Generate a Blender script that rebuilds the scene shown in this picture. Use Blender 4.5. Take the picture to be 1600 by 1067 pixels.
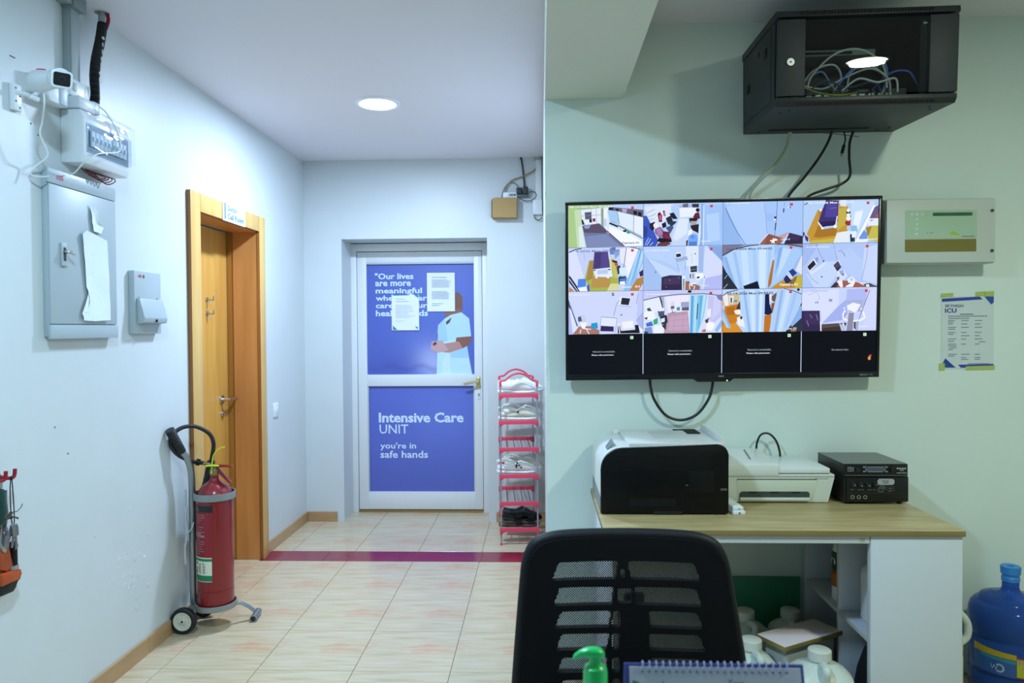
import bpy, bmesh, math, random
from mathutils import Vector, Matrix
random.seed(7)
S = bpy.context.scene
for o in list(bpy.data.objects):
    bpy.data.objects.remove(o)
COL = S.collection
PI = math.pi

# ------------------------------------------------------------------ camera, world, light, exposure
F, YAW, PITCH, ROLL, EYE = 1160.6, .0393, -.0185, -.0068, 1.40
cam = bpy.data.cameras.new('camera')
cam.sensor_width = 36
cam.lens = F / 1600 * 36
cam.clip_start = .05
cam.dof.use_dof = True
cam.dof.focus_distance = 3.2
cam.dof.aperture_fstop = 6.3
camo = bpy.data.objects.new('camera', cam)
COL.objects.link(camo)
_f = Vector((-math.sin(YAW) * math.cos(PITCH), math.cos(YAW) * math.cos(PITCH), math.sin(PITCH)))
_r = Vector((math.cos(YAW), math.sin(YAW), 0))
_u = _r.cross(_f)
_r2 = _r * math.cos(ROLL) + _u * math.sin(ROLL)
_u2 = _u * math.cos(ROLL) - _r * math.sin(ROLL)
camo.matrix_world = Matrix(((_r2.x, _u2.x, -_f.x, 0), (_r2.y, _u2.y, -_f.y, 0), (_r2.z, _u2.z, -_f.z, EYE), (0, 0, 0, 1)))
S.camera = camo

W = bpy.data.worlds.new('world')
S.world = W
W.use_nodes = True
W.node_tree.nodes['Background'].inputs[0].default_value = (.75, .88, 1, 1)
W.node_tree.nodes['Background'].inputs[1].default_value = .05

LAMPS = [('corridor', (-.872, 3.99), (.60, .76, 1.0), 44), ('hall', (-.74, 1.30), (.52, .78, 1.0), 35), ('desk', (1.60, 1.10), (.88, 1.0, .80), 24)]
CEIL = 2.615
for n, (x, y), c, p in LAMPS:
    l = bpy.data.lights.new('led_' + n, 'AREA')
    l.shape = 'DISK'
    l.size = .17
    l.energy = p
    l.color = c
    lo = bpy.data.objects.new('led_' + n, l)
    lo.location = (x, y, CEIL - .02)
    COL.objects.link(lo)

S.view_settings.view_transform = 'Standard'
S.view_settings.look = 'None'
S.view_settings.gamma = 1
S.view_settings.use_curve_mapping = False
S.view_settings.exposure = .35
S.cycles.use_denoising = True
S.cycles.max_bounces = 8
S.cycles.diffuse_bounces = 5
S.cycles.transparent_max_bounces = 16
S.cycles.sample_clamp_indirect = 6
S.cycles.caustics_reflective = False
S.cycles.caustics_refractive = False

# ------------------------------------------------------------------ materials
def lin(h):
    if not isinstance(h, str):
        return tuple(h)
    v = [int(h[i:i + 2], 16) / 255 for i in (0, 2, 4)]
    return tuple(c / 12.92 if c <= .04045 else ((c + .055) / 1.055) ** 2.4 for c in v)

MATS = {}
def mat(name, h, rough=.5, metal=0, var=0, vs=6, bump=0, bs=60, emis=0, trans=0, coat=0, alpha=1, sss=0, stretch=None, h2=None, spec=.5):
    if name in MATS:
        return MATS[name]
    m = bpy.data.materials.new(name)
    m.use_nodes = True
    nt = m.node_tree
    b = nt.nodes['Principled BSDF']
    c = lin(h)
    b.inputs['Base Color'].default_value = (*c, 1)
    b.inputs['Roughness'].default_value = rough
    b.inputs['Metallic'].default_value = metal
    b.inputs['Transmission Weight'].default_value = trans
    b.inputs['Coat Weight'].default_value = coat
    b.inputs['Alpha'].default_value = alpha
    b.inputs['Specular IOR Level'].default_value = spec
    if sss:
        b.inputs['Subsurface Weight'].default_value = sss
        b.inputs['Subsurface Radius'].default_value = (.02, .02, .02)
    if emis:
        b.inputs['Emission Color'].default_value = (*c, 1)
        b.inputs['Emission Strength'].default_value = emis
    if var or bump:
        tc = nt.nodes.new('ShaderNodeTexCoord')
        mp = nt.nodes.new('ShaderNodeMapping')
        nt.links.new(tc.outputs['Object'], mp.inputs[0])
        if stretch:
            mp.inputs['Scale'].default_value = stretch
    if var:
        n = nt.nodes.new('ShaderNodeTexNoise')
        n.inputs['Scale'].default_value = vs
        n.inputs['Detail'].default_value = 6
        nt.links.new(mp.outputs[0], n.inputs[0])
        r = nt.nodes.new('ShaderNodeValToRGB')
        c2 = lin(h2) if h2 else tuple(x * (1 - var) for x in c)
        r.color_ramp.elements[0].position = .3
        r.color_ramp.elements[1].position = .7
        r.color_ramp.elements[0].color = (*c2, 1)
        r.color_ramp.elements[1].color = (*c, 1)
        nt.links.new(n.outputs['Fac'], r.inputs[0])
        nt.links.new(r.outputs[0], b.inputs['Base Color'])
    if bump:
        n = nt.nodes.new('ShaderNodeTexNoise')
        n.inputs['Scale'].default_value = bs
        n.inputs['Detail'].default_value = 4
        nt.links.new(mp.outputs[0], n.inputs[0])
        bu = nt.nodes.new('ShaderNodeBump')
        bu.inputs['Strength'].default_value = bump
        bu.inputs['Distance'].default_value = .01
        nt.links.new(n.outputs['Fac'], bu.inputs['Height'])
        nt.links.new(bu.outputs[0], b.inputs['Normal'])
    MATS[name] = m
    return m

def attr_mat(name, emit, rough=.5):
    m = bpy.data.materials.new(name)
    m.use_nodes = True
    nt = m.node_tree
    b = nt.nodes['Principled BSDF']
    a = nt.nodes.new('ShaderNodeVertexColor')
    a.layer_name = 'Col'
    if emit:
        b.inputs['Base Color'].default_value = (.006, .006, .008, 1)
        nt.links.new(a.outputs[0], b.inputs['Emission Color'])
        b.inputs['Emission Strength'].default_value = emit
    else:
        nt.links.new(a.outputs[0], b.inputs['Base Color'])
    b.inputs['Roughness'].default_value = rough
    if emit: b.inputs['Specular IOR Level'].default_value = .12
    return m

SCREEN = attr_mat('screen_image', .80, .22)
PRINT = attr_mat('flat_print', 0, .45)

def glass(name, tint, refl=1.0):
    m = bpy.data.materials.new(name)
    m.use_nodes = True
    nt = m.node_tree
    nt.nodes.clear()
    out = nt.nodes.new('ShaderNodeOutputMaterial')
    mx = nt.nodes.new('ShaderNodeMixShader')
    t = nt.nodes.new('ShaderNodeBsdfTransparent')
    t.inputs[0].default_value = (*tint, 1)
    g = nt.nodes.new('ShaderNodeBsdfGlossy')
    g.inputs['Roughness'].default_value = .01
    fr = nt.nodes.new('ShaderNodeFresnel')
    fr.inputs['IOR'].default_value = 1.5
    ge = nt.nodes.new('ShaderNodeNewGeometry')
    iv = nt.nodes.new('ShaderNodeMath')
    iv.operation = 'SUBTRACT'
    iv.inputs[0].default_value = 1
    nt.links.new(ge.outputs['Backfacing'], iv.inputs[1])
    mu = nt.nodes.new('ShaderNodeMath')
    mu.operation = 'MULTIPLY'
    nt.links.new(fr.outputs[0], mu.inputs[0])
    nt.links.new(iv.outputs[0], mu.inputs[1])
    nt.links.new(mu.outputs[0], mx.inputs[0])
    nt.links.new(t.outputs[0], mx.inputs[1])
    nt.links.new(g.outputs[0], mx.inputs[2])
    nt.links.new(mx.outputs[0], out.inputs[0])
    return m

# ------------------------------------------------------------------ geometry builder
class G:
    def __init__(s):
        s.bm = bmesh.new()
        s.mi = 0
    def _tag(s, faces):
        for f in faces:
            f.material_index = s.mi
        return faces
    def box(s, a, b, bev=0, M=None, seg=2):
        x0, y0, z0 = a
        x1, y1, z1 = b
        vs = [s.bm.verts.new(p) for p in ((x0, y0, z0), (x1, y0, z0), (x1, y1, z0), (x0, y1, z0), (x0, y0, z1), (x1, y0, z1), (x1, y1, z1), (x0, y1, z1))]
        if M is not None:
            for v in vs:
                v.co = M @ v.co
        fs = [s.bm.faces.new([vs[i] for i in q]) for q in ((3, 2, 1, 0), (4, 5, 6, 7), (0, 1, 5, 4), (1, 2, 6, 5), (2, 3, 7, 6), (3, 0, 4, 7))]
        s._tag(fs)
        if bev:
            es = list({e for f in fs for e in f.edges})
            r = bmesh.ops.bevel(s.bm, geom=es, offset=bev, segments=seg, affect='EDGES', profile=.5)
            s._tag(r['faces'])
        return s
    def cyl(s, p0, p1, r0, r1=None, n=20, cap=True):
        r1 = r0 if r1 is None else r1
        p0, p1 = Vector(p0), Vector(p1)
        d = (p1 - p0).normalized()
        a = d.orthogonal().normalized()
        b = d.cross(a)
        rings = []
        for p, r in ((p0, r0), (p1, r1)):
            rings.append([s.bm.verts.new(p + (a * math.cos(2 * PI * i / n) + b * math.sin(2 * PI * i / n)) * max(r, 1e-5)) for i in range(n)])
        s._skin(rings, True)
        if cap:
            s._tag([s.bm.faces.new(rings[0][::-1]), s.bm.faces.new(rings[1])])
        return s
    def _skin(s, rings, closed):
        fs = []
        for A, B in zip(rings, rings[1:]):
            n = len(A)
            for i in range(n if closed else n - 1):
                j = (i + 1) % n
                fs.append(s.bm.faces.new((A[i], A[j], B[j], B[i])))
        s._tag(fs)
    def loft(s, rings, cap=True, closed=True):
        R = [[s.bm.verts.new(p) for p in r] for r in rings]
        s._skin(R, closed)
        if cap:
            s._tag([s.bm.faces.new(R[0][::-1]), s.bm.faces.new(R[-1])])
        return s
    def tube(s, pts, r, n=8, sub=6, cap=True):
        P = [Vector(p) for p in pts]
        if sub > 1 and len(P) > 2:
            Q = []
            for i in range(len(P) - 1):
                a, b, c, d = P[max(i - 1, 0)], P[i], P[i + 1], P[min(i + 2, len(P) - 1)]
                for k in range(sub):
                    t = k / sub
                    Q.append(.5 * ((2 * b) + (c - a) * t + (2 * a - 5 * b + 4 * c - d) * t * t + (3 * b - a - 3 * c + d) * t ** 3))
            P = Q + [P[-1]]
        rr = r if callable(r) else (lambda t: r)
        nrm = None
        rings = []
        for i, p in enumerate(P):
            d = (P[min(i + 1, len(P) - 1)] - P[max(i - 1, 0)]).normalized()
            nrm = d.orthogonal().normalized() if nrm is None else (nrm - d * nrm.dot(d)).normalized()
            b = d.cross(nrm)
            q = rr(i / (len(P) - 1))
            rings.append([p + (nrm * math.cos(2 * PI * k / n) + b * math.sin(2 * PI * k / n)) * q for k in range(n)])
        return s.loft(rings, cap)
    def lathe(s, prof, c=(0, 0, 0), n=32, M=None, cap=True):
        c = Vector(c)
        rings = []
        for r, z in prof:
            ring = []
            for i in range(n):
                p = Vector((max(r, 1e-5) * math.cos(2 * PI * i / n), max(r, 1e-5) * math.sin(2 * PI * i / n), z))
                ring.append((M @ p if M is not None else p) + c)
            rings.append(ring)
        return s.loft(rings, cap)
    def prism(s, pts, fn, d0, d1, bev=0):
        """2-D outline pts, fn(u, v, d) -> point; solid between d0 and d1"""
        A = [s.bm.verts.new(fn(u, v, d0)) for u, v in pts]
        B = [s.bm.verts.new(fn(u, v, d1)) for u, v in pts]
        fs = [s.bm.faces.new(A[::-1]), s.bm.faces.new(B)]
        n = len(pts)
        for i in range(n):
            j = (i + 1) % n
            fs.append(s.bm.faces.new((A[i], A[j], B[j], B[i])))
        s._tag(fs)
        if bev:
            es = list({e for f in fs for e in f.edges})
            s._tag(bmesh.ops.bevel(s.bm, geom=es, offset=bev, segments=2, affect='EDGES', profile=.5)['faces'])
        return s
    def face(s, pts):
        s._tag([s.bm.faces.new([s.bm.verts.new(p) for p in pts])])
        return s
    def text(s, body, fn, x, y, w, h=None, d=0, bold=0, size=1.0):
        """flat lettering with its bounding box at (x, y) and w wide, h high, drawn through fn(u, v, d)"""
        cu = bpy.data.curves.new('t', 'FONT')
        cu.body = body
        cu.resolution_u = 2
        cu.offset = bold
        to = bpy.data.objects.new('t', cu)
        COL.objects.link(to)
        dg = bpy.context.evaluated_depsgraph_get()
        me = to.evaluated_get(dg).to_mesh()
        vs = [v.co.copy() for v in me.vertices]
        ps = [list(p.vertices) for p in me.polygons]
        bpy.data.objects.remove(to)
        bpy.data.curves.remove(cu)
        if not vs:
            return s
        x0, x1 = min(v.x for v in vs), max(v.x for v in vs)
        y0, y1 = min(v.y for v in vs), max(v.y for v in vs)
        kx = w / (x1 - x0)
        ky = kx if h is None else h / (y1 - y0)
        V = [s.bm.verts.new(fn(x + (v.x - x0) * kx, y + (v.y - y0) * ky, d)) for v in vs]
        for p in ps:
            try:
                s._tag([s.bm.faces.new([V[i] for i in p])])
            except ValueError:
                pass
        return s

def obj(name, g, m, parent=None, loc=None, smooth=35, world=True, keep=False, dz=0):
    """link the builder as ONE mesh object; coordinates are the room's unless world is False"""
    bm = g.bm
    bmesh.ops.recalc_face_normals(bm, faces=bm.faces)
    if dz:
        for v in bm.verts: v.co.z += dz
    off = Vector((0, 0, 0))
    o_loc = Vector((0, 0, 0))
    if parent is not None and world:
        p = parent
        while p is not None:
            off = off + p.location
            p = p.parent
    elif parent is None and loc is None and not keep and len(bm.verts):
        xs = [v.co for v in bm.verts]
        o_loc = Vector(((min(v.x for v in xs) + max(v.x for v in xs)) / 2, (min(v.y for v in xs) + max(v.y for v in xs)) / 2, min(v.z for v in xs)))
        off = o_loc
    elif loc is not None:
        o_loc = Vector(loc)
    if off.length:
        for v in bm.verts:
            v.co -= off
    me = bpy.data.meshes.new(name)
    bm.to_mesh(me)
    bm.free()
    for mm in (m if isinstance(m, (list, tuple)) else [m]):
        me.materials.append(mm)
    if smooth:
        me.shade_smooth()
        me.set_sharp_from_angle(angle=math.radians(smooth))
    o = bpy.data.objects.new(name, me)
    o.location = o_loc
    o.parent = parent
    COL.objects.link(o)
    return o

def tag(o, label=None, cat=None, group=None, kind=None):
    if label: o['label'] = label
    if cat: o['category'] = cat
    if group: o['group'] = group
    if kind: o['kind'] = kind
    return o
def thing(name, label, cat, loc=(0, 0, 0), rz=0, group=None):
    o = bpy.data.objects.new(name, None)
    o.empty_display_size = .05
    o.location = loc
    o.rotation_euler = (0, 0, rz)
    COL.objects.link(o)
    return tag(o, label, cat, group)
def struct(name, g, m, smooth=0):
    return tag(obj(name, g, m, keep=True, smooth=smooth), kind='structure')
def dup(root, loc, rz=None, label=None):
    r = root.copy()
    COL.objects.link(r)
    r.location = loc
    if rz is not None: r.rotation_euler = (0, 0, rz)
    if label: r['label'] = label
    for ch in list(root.children):
        c = ch.copy()
        COL.objects.link(c)
        c.parent = r
        for k in list(ch.children):
            d = k.copy()
            COL.objects.link(d)
            d.parent = c
    return r

def FRONT(y):       # a plane that faces the camera end of the room: u = X, v = Z
    return lambda u, v, d=0: (u, y - d, v)
def LEFT(x):        # a plane on the left wall: u = Y, v = Z
    return lambda u, v, d=0: (x + d, u, v)

def paint(polys, bbox, rect, fn, g=None, step=.00012, d0=0):
    """flat picture: polygons in picture units (bbox) mapped onto rect (u0, v0, u1, v1; v up), each shape a hair proud of the last"""
    bm = g.bm
    L = bm.loops.layers.float_color.get('Col') or bm.loops.layers.float_color.new('Col')
    x0, y0, x1, y1 = bbox
    u0, v0, u1, v1 = rect
    k = 0
    def put(c, pts):
        nonlocal k
        vs = []
        for x, y in pts:
            x = min(max(x, x0), x1)
            y = min(max(y, y0), y1)
            vs.append(bm.verts.new(fn(u0 + (x - x0) / (x1 - x0) * (u1 - u0), v1 + (y - y0) / (y1 - y0) * (v0 - v1), d0 + k * step)))
        f = bm.faces.new(vs)
        f.material_index = g.mi
        c = (*lin(c), 1)
        for l in f.loops:
            l[L] = c
        k += 1
    if polys[0] is not None:
        put(polys[0], [(x0, y0), (x1, y0), (x1, y1), (x0, y1)])
    else:
        k = 1
    for p in polys[1:]:
        if p[0] == 'L':
            _, c, w, a = p
            pts = list(zip(a[::2], a[1::2]))
            up, dn = [], []
            for i, (x, y) in enumerate(pts):
                ax, ay = pts[max(i - 1, 0)]
                bx, by = pts[min(i + 1, len(pts) - 1)]
                l = math.hypot(bx - ax, by - ay) or 1
                nx, ny = -(by - ay) / l * w / 2, (bx - ax) / l * w / 2
                up.append((x + nx, y + ny))
                dn.append((x - nx, y - ny))
            put(c, up + dn[::-1])
        elif p[0] == 'C':
            _, c, x, y, r = p
            put(c, [(x + r * math.cos(i * PI / 6), y + r * math.sin(i * PI / 6)) for i in range(12)])
        else:
            c, a = p
            put(c, list(zip(a[::2], a[1::2])))
    return k * step

def colour_text(g, body, fn, x, y, w, h, c, d, bold=0):
    bm = g.bm
    L = bm.loops.layers.float_color.get('Col') or bm.loops.layers.float_color.new('Col')
    n = len(bm.faces)
    g.text(body, fn, x, y, w, h, d, bold)
    bm.faces.ensure_lookup_table()
    c = (*lin(c), 1)
    for f in bm.faces[n:]:
        for l in f.loops:
            l[L] = c

def paint_grid(fn, rect, colour, g, nx=24, nz=24, d=0):
    """flat printed picture whose colour runs smoothly: colour(a, b) with a, b in 0..1 from the top left"""
    bm = g.bm
    L = bm.loops.layers.float_color.get('Col') or bm.loops.layers.float_color.new('Col')
    u0, v0, u1, v1 = rect
    V = [[bm.verts.new(fn(u0 + (u1 - u0) * i / nx, v1 + (v0 - v1) * j / nz, d)) for i in range(nx + 1)] for j in range(nz + 1)]
    for j in range(nz):
        for i in range(nx):
            f = bm.faces.new((V[j][i], V[j][i + 1], V[j + 1][i + 1], V[j + 1][i]))
            f.material_index = g.mi
            for l, (a, b) in zip(f.loops, ((i, j), (i + 1, j), (i + 1, j + 1), (i, j + 1))):
                l[L] = (*colour(a / nx, b / nz), 1)
def mixc(a, b, t):
    t = max(0, min(1, t))
    return tuple(x + (y - x) * t for x, y in zip(a, b))

def paint_over(polys, bbox, rect, fn, g):
    return paint([None] + polys, bbox, rect, fn, g)

def dashes(g, fn, x, y, w, h, d=0, n=None):
    """a line of print too small to read: a row of little strokes"""
    n = n or max(3, int(w / h / .7))
    for k in range(n):
        a, b = x + w * k / n, x + w * (k + .72) / n
        t = h * (1, .75, .8, 1, .7)[k % 5]
        g.face([fn(a, y, d), fn(b, y, d), fn(b, y + t, d), fn(a, y + t, d)])
# ------------------------------------------------------------------ room shell
XL, YF, YW, XS = -1.717, 5.334, 3.03, .02     # left wall, far wall, monitor wall, corridor's right wall
paint_w = mat('paint_white', 'ced6d8', .42, var=.05, vs=2.5, bump=.10, bs=14)
paint_m = mat('paint_mint', 'd9e8e3', .45, var=.04, vs=2, bump=.06, bs=14)
paint_c = mat('paint_ceiling', 'e2dfe6', .7, var=.02, vs=2)
paint_b = mat('paint_beam', 'd6dcd2', .7, var=.03, vs=2)

g = G()
g.box((XL - .3, -2.6, 0), (XL, 3.64, CEIL)).box((XL - .3, 4.445, 0), (XL, 6.0, CEIL)).box((XL - .3, 3.64, 1.995), (XL, 4.445, CEIL))
wl = struct('wall_left', g, paint_w)
rr = random.Random(21)
g = G()
for k in range(24):      # blistered paint low on the wall beside the trolley
    y, z = 3.02 + rr.gauss(0, .10), .40 + rr.gauss(0, .10)
    if z < .09: continue
    r = rr.uniform(.006, .020)
    g.loft([[Vector((XL - .0005 + h, y + r * q_ * math.cos(a) * rr.uniform(.6, 1.2), z + r * q_ * math.sin(a) * rr.uniform(.6, 1.3))) for a in [2 * PI * i / 9 for i in range(9)]] for q_, h in ((1, 0), (.8, .0008), (.35, .0011))])
tag(obj('paint_blister', g, paint_w, wl, smooth=60), kind='stuff')
g = G().box((XL - .001, 2.36, 2.292), (XL + .0008, 2.385, 2.296), 0, Matrix.Translation((0, 0, 0)))
for y, z in ((2.455, 2.10), (2.49, 2.07), (2.55, 1.06), (2.62, .955)):
    g.cyl((XL - .001, y, z), (XL + .0008, y, z), .0035, n=8)
tag(obj('wall_scuff', g, mat('scuff_dark', '5a6266', .8), wl), kind='stuff')
g = G()
g.box((XL, YF, 0), (-1.44, 6.0, CEIL)).box((-.385, YF, 0), (XS + .2, 6.0, CEIL)).box((-1.44, YF, 2.048), (-.385, 6.0, CEIL))
struct('wall_back', g, paint_w)
g = G()
g.box((XS, YW + .012, 0), (XS + .2, YF, CEIL))
struct('wall_corridor', g, paint_w)
g = G()
g.box((XS, YW, 0), (3.3, YW + .012, CEIL))
# chipped paint down the free edge
for z, hh, w in ((1.93, .02, .004), (1.28, .05, .006), (1.21, .03, .004), (.98, .09, .007), (.86, .05, .005)):
    g.box((XS - .0015, YW - .002, z), (XS + w, YW + .004, z + hh))
struct('wall_right', g, paint_m)
struct('wall_east', G().box((3.3, -2.6, 0), (3.5, YW + .2, CEIL)), paint_m)
struct('wall_rear', G().box((XL - .3, -2.8, 0), (3.5, -2.6, CEIL)), paint_w)
struct('ceiling', G().box((XL - .3, -2.8, CEIL), (3.5, 6.0, CEIL + .12)), paint_c)
g = G()
g.box((XS, -2.6, 2.322), (.338, YW, CEIL), .003)
struct('trim_1', g, paint_b)

# floor: a screed carrying square tiles
def tile_mat(name, shift):
    m = bpy.data.materials.new(name)
    m.use_nodes = True
    nt = m.node_tree
    b = nt.nodes['Principled BSDF']
    tc = nt.nodes.new('ShaderNodeTexCoord')
    def noise(scale, mscale, det, off=0):
        mp = nt.nodes.new('ShaderNodeMapping')
        mp.inputs['Scale'].default_value = mscale
        mp.inputs['Location'].default_value = (off, off * .7, shift)
        nt.links.new(tc.outputs['Object'], mp.inputs[0])
        n = nt.nodes.new('ShaderNodeTexNoise')
        n.inputs['Scale'].default_value = scale
        n.inputs['Detail'].default_value = det
        n.inputs['Distortion'].default_value = .4
        nt.links.new(mp.outputs[0], n.inputs[0])
        return n.outputs['Fac']
    def ramp(fac, stops):
        r = nt.nodes.new('ShaderNodeValToRGB')
        e = r.color_ramp.elements
        while len(e) < len(stops): e.new(.5)
        for k, (p, h) in zip(e, stops):
            k.position = p
            k.color = (*lin(h), 1)
        nt.links.new(fac, r.inputs[0])
        return r.outputs[0]
    base = ramp(noise(5, (.9, 9, 1), 5), [(.3, 'bda987'), (.5, 'c6b698'), (.7, 'ccbfa8')])
    knot = ramp(noise(5.5, (1, 3.2, 1), 7, 3.1), [(.50, '000000'), (.64, 'ffffff')])
    mx = nt.nodes.new('ShaderNodeMix')
    mx.data_type = 'RGBA'
    mu = nt.nodes.new('ShaderNodeMath')
    mu.operation = 'MULTIPLY'
    sp = nt.nodes.new('ShaderNodeSeparateXYZ')
    nt.links.new(tc.outputs['Object'], sp.inputs[0])
    mr = nt.nodes.new('ShaderNodeMapRange')      # the print has its knots in one band across the tile
    ab = nt.nodes.new('ShaderNodeMath')
    ab.operation = 'ABSOLUTE'
    su = nt.nodes.new('ShaderNodeMath')
    su.operation = 'SUBTRACT'
    su.inputs[1].default_value = .03
    nt.links.new(sp.outputs['Y'], su.inputs[0])
    nt.links.new(su.outputs[0], ab.inputs[0])
    nt.links.new(ab.outputs[0], mr.inputs['Value'])
    mr.inputs['From Min'].default_value = .03
    mr.inputs['From Max'].default_value = .09
    mr.inputs['To Min'].default_value = .8
    mr.inputs['To Max'].default_value = .06
    nt.links.new(mr.outputs[0], mu.inputs[1])
    nt.links.new(knot, mu.inputs[0])
    nt.links.new(mu.outputs[0], mx.inputs['Factor'])
    nt.links.new(base, mx.inputs['A'])
    mx.inputs['B'].default_value = (*lin('c99676'), 1)
    nt.links.new(mx.outputs['Result'], b.inputs['Base Color'])
    b.inputs['Roughness'].default_value = .22
    return m
TILE = tile_mat('ceramic_floor_tile', 0.)
grout = mat('grout', '9d907c', .9)
red_tile = mat('red_band_tile', '8e2034', .16, var=.2, vs=3, h2='7a1b38')
floor = struct('floor', G().box((XL - .3, -2.8, -.1), (3.5, 6.0, -.004)), grout)
cache = {}
def lay(name, x0, x1, y0, y1, m):
    k = (round(x1 - x0, 3), round(y1 - y0, 3), m.name)
    if k not in cache:
        w, d = (x1 - x0) / 2 - .0012, (y1 - y0) / 2 - .0012
        o = obj(name, G().box((-w, -d, -.004), (w, d, 0), .0008, seg=1), m, floor, world=False)
        cache[k] = o
    else:
        o = cache[k].copy()
        COL.objects.link(o)
    o.location = ((x0 + x1) / 2, (y0 + y1) / 2, 0)
gx = [-1.978, -1.578, -1.178, -.778, -.378, .022] + [.022 + .4 * k for k in range(1, 8)]
gy_near = [.588 + .4 * k for k in range(-8, 10)] + [4.41]
gy_far = [4.61, 5.01, 5.41, 5.66]
for a, b in zip(gx, gx[1:]):
    for c, d in zip(gy_near, gy_near[1:]):
        if (d > 3.1 and a > 0) or d < -1.5:
            continue
        lay('floor_tile', max(a, XL), b, c, d, TILE)
for a, b in zip(gx[:6], gx[1:6]):
    for c, d in zip(gy_far, gy_far[1:]):
        if d > 5.4:
            lay('floor_tile', max(a, -1.44) if c > 5.3 else max(a, XL), min(b, -.385) if c > 5.3 else b, c, d, TILE)
        else:
            lay('floor_tile', max(a, XL), b, c, d, TILE)
lay('floor_tile', -1.90, XL, 3.66, 4.05, TILE)
lay('floor_tile', -1.90, XL, 4.05, 4.43, TILE)
for a, b in ((XL, -1.33), (-1.33, -.78), (-.78, -.37), (-.37, .02)):
    lay('red_floor_tile', a, b, 4.41, 4.61, red_tile)

# skirting tiles
sk = mat('skirting_tile', 'b8946a', .3, var=.18, vs=5, stretch=(1, 1, 4))
base_l = tag(obj('baseboard_left', G().box((XL, -2.6, 0), (XL + .004, 3.55, .070)).box((XL, 4.52, 0), (XL + .004, YF, .070)), grout, keep=True, smooth=0), kind='structure')
ys = [3.55 - .42 * k for k in range(0, 9)]
for a, b in list(zip(ys[1:], ys)) + [(4.52, 4.93), (4.93, 5.322)]:
    obj('skirting_tile', G().box((XL, a + .0012, 0), (XL + .012, b - .0012, .071), .0015, seg=1), sk, base_l)
base_b = tag(obj('baseboard_back', G().box((XL + .012, YF - .004, 0), (-1.49, YF, .070)).box((-.33, YF - .004, 0), (XS, YF, .070)), grout, keep=True, smooth=0), kind='structure')
for a, b in ((XL + .012, -1.49), (-.33, XS)):
    obj('skirting_tile', G().box((a, YF - .012, 0), (b, YF, .071), .0015, seg=1), sk, base_b)

# ------------------------------------------------------------------ door_1: wooden call-room door in the left wall
def wood(name, h1, h2, stretch, scale=3, rough=.38):
    return mat(name, h1, rough, var=.3, vs=scale, h2=h2, stretch=stretch)
w_leaf = wood('door_veneer', 'd6a250', 'c08c40', (1, 5, .5))
w_face = wood('casing_veneer', 'dab46c', 'c89e58', (6, 6, .5))
w_jamb = wood('jamb_veneer', 'ca8c50', 'b67a42', (6, 6, .5))
w_dark = wood('jamb_dark', 'a87636', '94642c', (6, 6, .5))
w_edge = wood('casing_edge', 'a06834', '8a5628', (6, 6, .5))
chrome = mat('brushed_steel', 'c4c8cc', .25, 1)
d1 = tag(thing('door_1', 'tall wooden door in a deep wooden frame, under the call room sign', None, (XL, 4.03, 0)), kind='structure')
LW = LEFT(0)
obj('door_leaf', G().box((-1.94, 3.66, .006), (-1.90, 4.43, 1.985), .002), w_leaf, d1)
xf = XL + .022
def casing(pts):
    g = G()
    g.prism(pts, lambda u, v, d: (d, u, v), XL, xf, .0015)
    for f in g.bm.faces:
        if f.normal.x < .8 and abs(f.normal.x) < .5:
            f.material_index = 1
    return g
for f in (casing([(3.55, 0), (3.655, 0), (3.655, 2.082), (3.55, 2.082)]), casing([(4.43, 0), (4.52, 0), (4.52, 2.082), (4.43, 2.082)])):
    obj('door_casing', f, [w_face, w_edge], d1)
obj('door_casing', casing([(3.657, 1.99), (4.428, 1.99), (4.428, 2.082), (3.657, 2.082)]), [w_face, w_edge], d1)
obj('door_jamb', G().box((-1.86, 4.431, 0), (XL, 4.445, 1.99)), w_jamb, d1)
obj('door_jamb', G().box((-1.86, 3.64, 0), (XL, 3.655, 1.99)), w_jamb, d1)
obj('door_jamb', G().box((-1.86, 3.64, 1.985), (XL, 4.445, 1.995)), w_jamb, d1)
obj('door_stop', G().box((-1.905, 4.436, 0), (-1.86, 4.46, 1.995)).box((-1.905, 3.62, 0), (-1.86, 3.652, 1.995)), w_dark, d1)
g = G()
g.cyl((-1.90, 4.335, .985), (-1.892, 4.335, .985), .026, n=24).cyl((-1.892, 4.335, .985), (-1.85, 4.335, .985), .010)
g.tube([(-1.852, 4.33, .985), (-1.848, 4.36, .985), (-1.85, 4.445 - .02, .984)], .009, 10)
obj('door_handle', g, chrome, d1)
obj('keyhole', G().cyl((-1.90, 4.34, .90), (-1.888, 4.34, .90), .017, n=20).box((-1.888, 4.336, .888), (-1.878, 4.344, .908)), chrome, d1)
for z in (1.573, 1.495):
    g = G()
    g.cyl((-1.90, 4.155, z), (-1.893, 4.155, z), .012).tube([(-1.893, 4.155, z), (-1.862, 4.155, z - .004), (-1.858, 4.155, z + .02)], .0045, 8)
    g.tube([(-1.893, 4.155, z), (-1.875, 4.155, z - .03)], .004, 6, 1)
    obj('coat_hook', g, chrome, d1)

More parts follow.
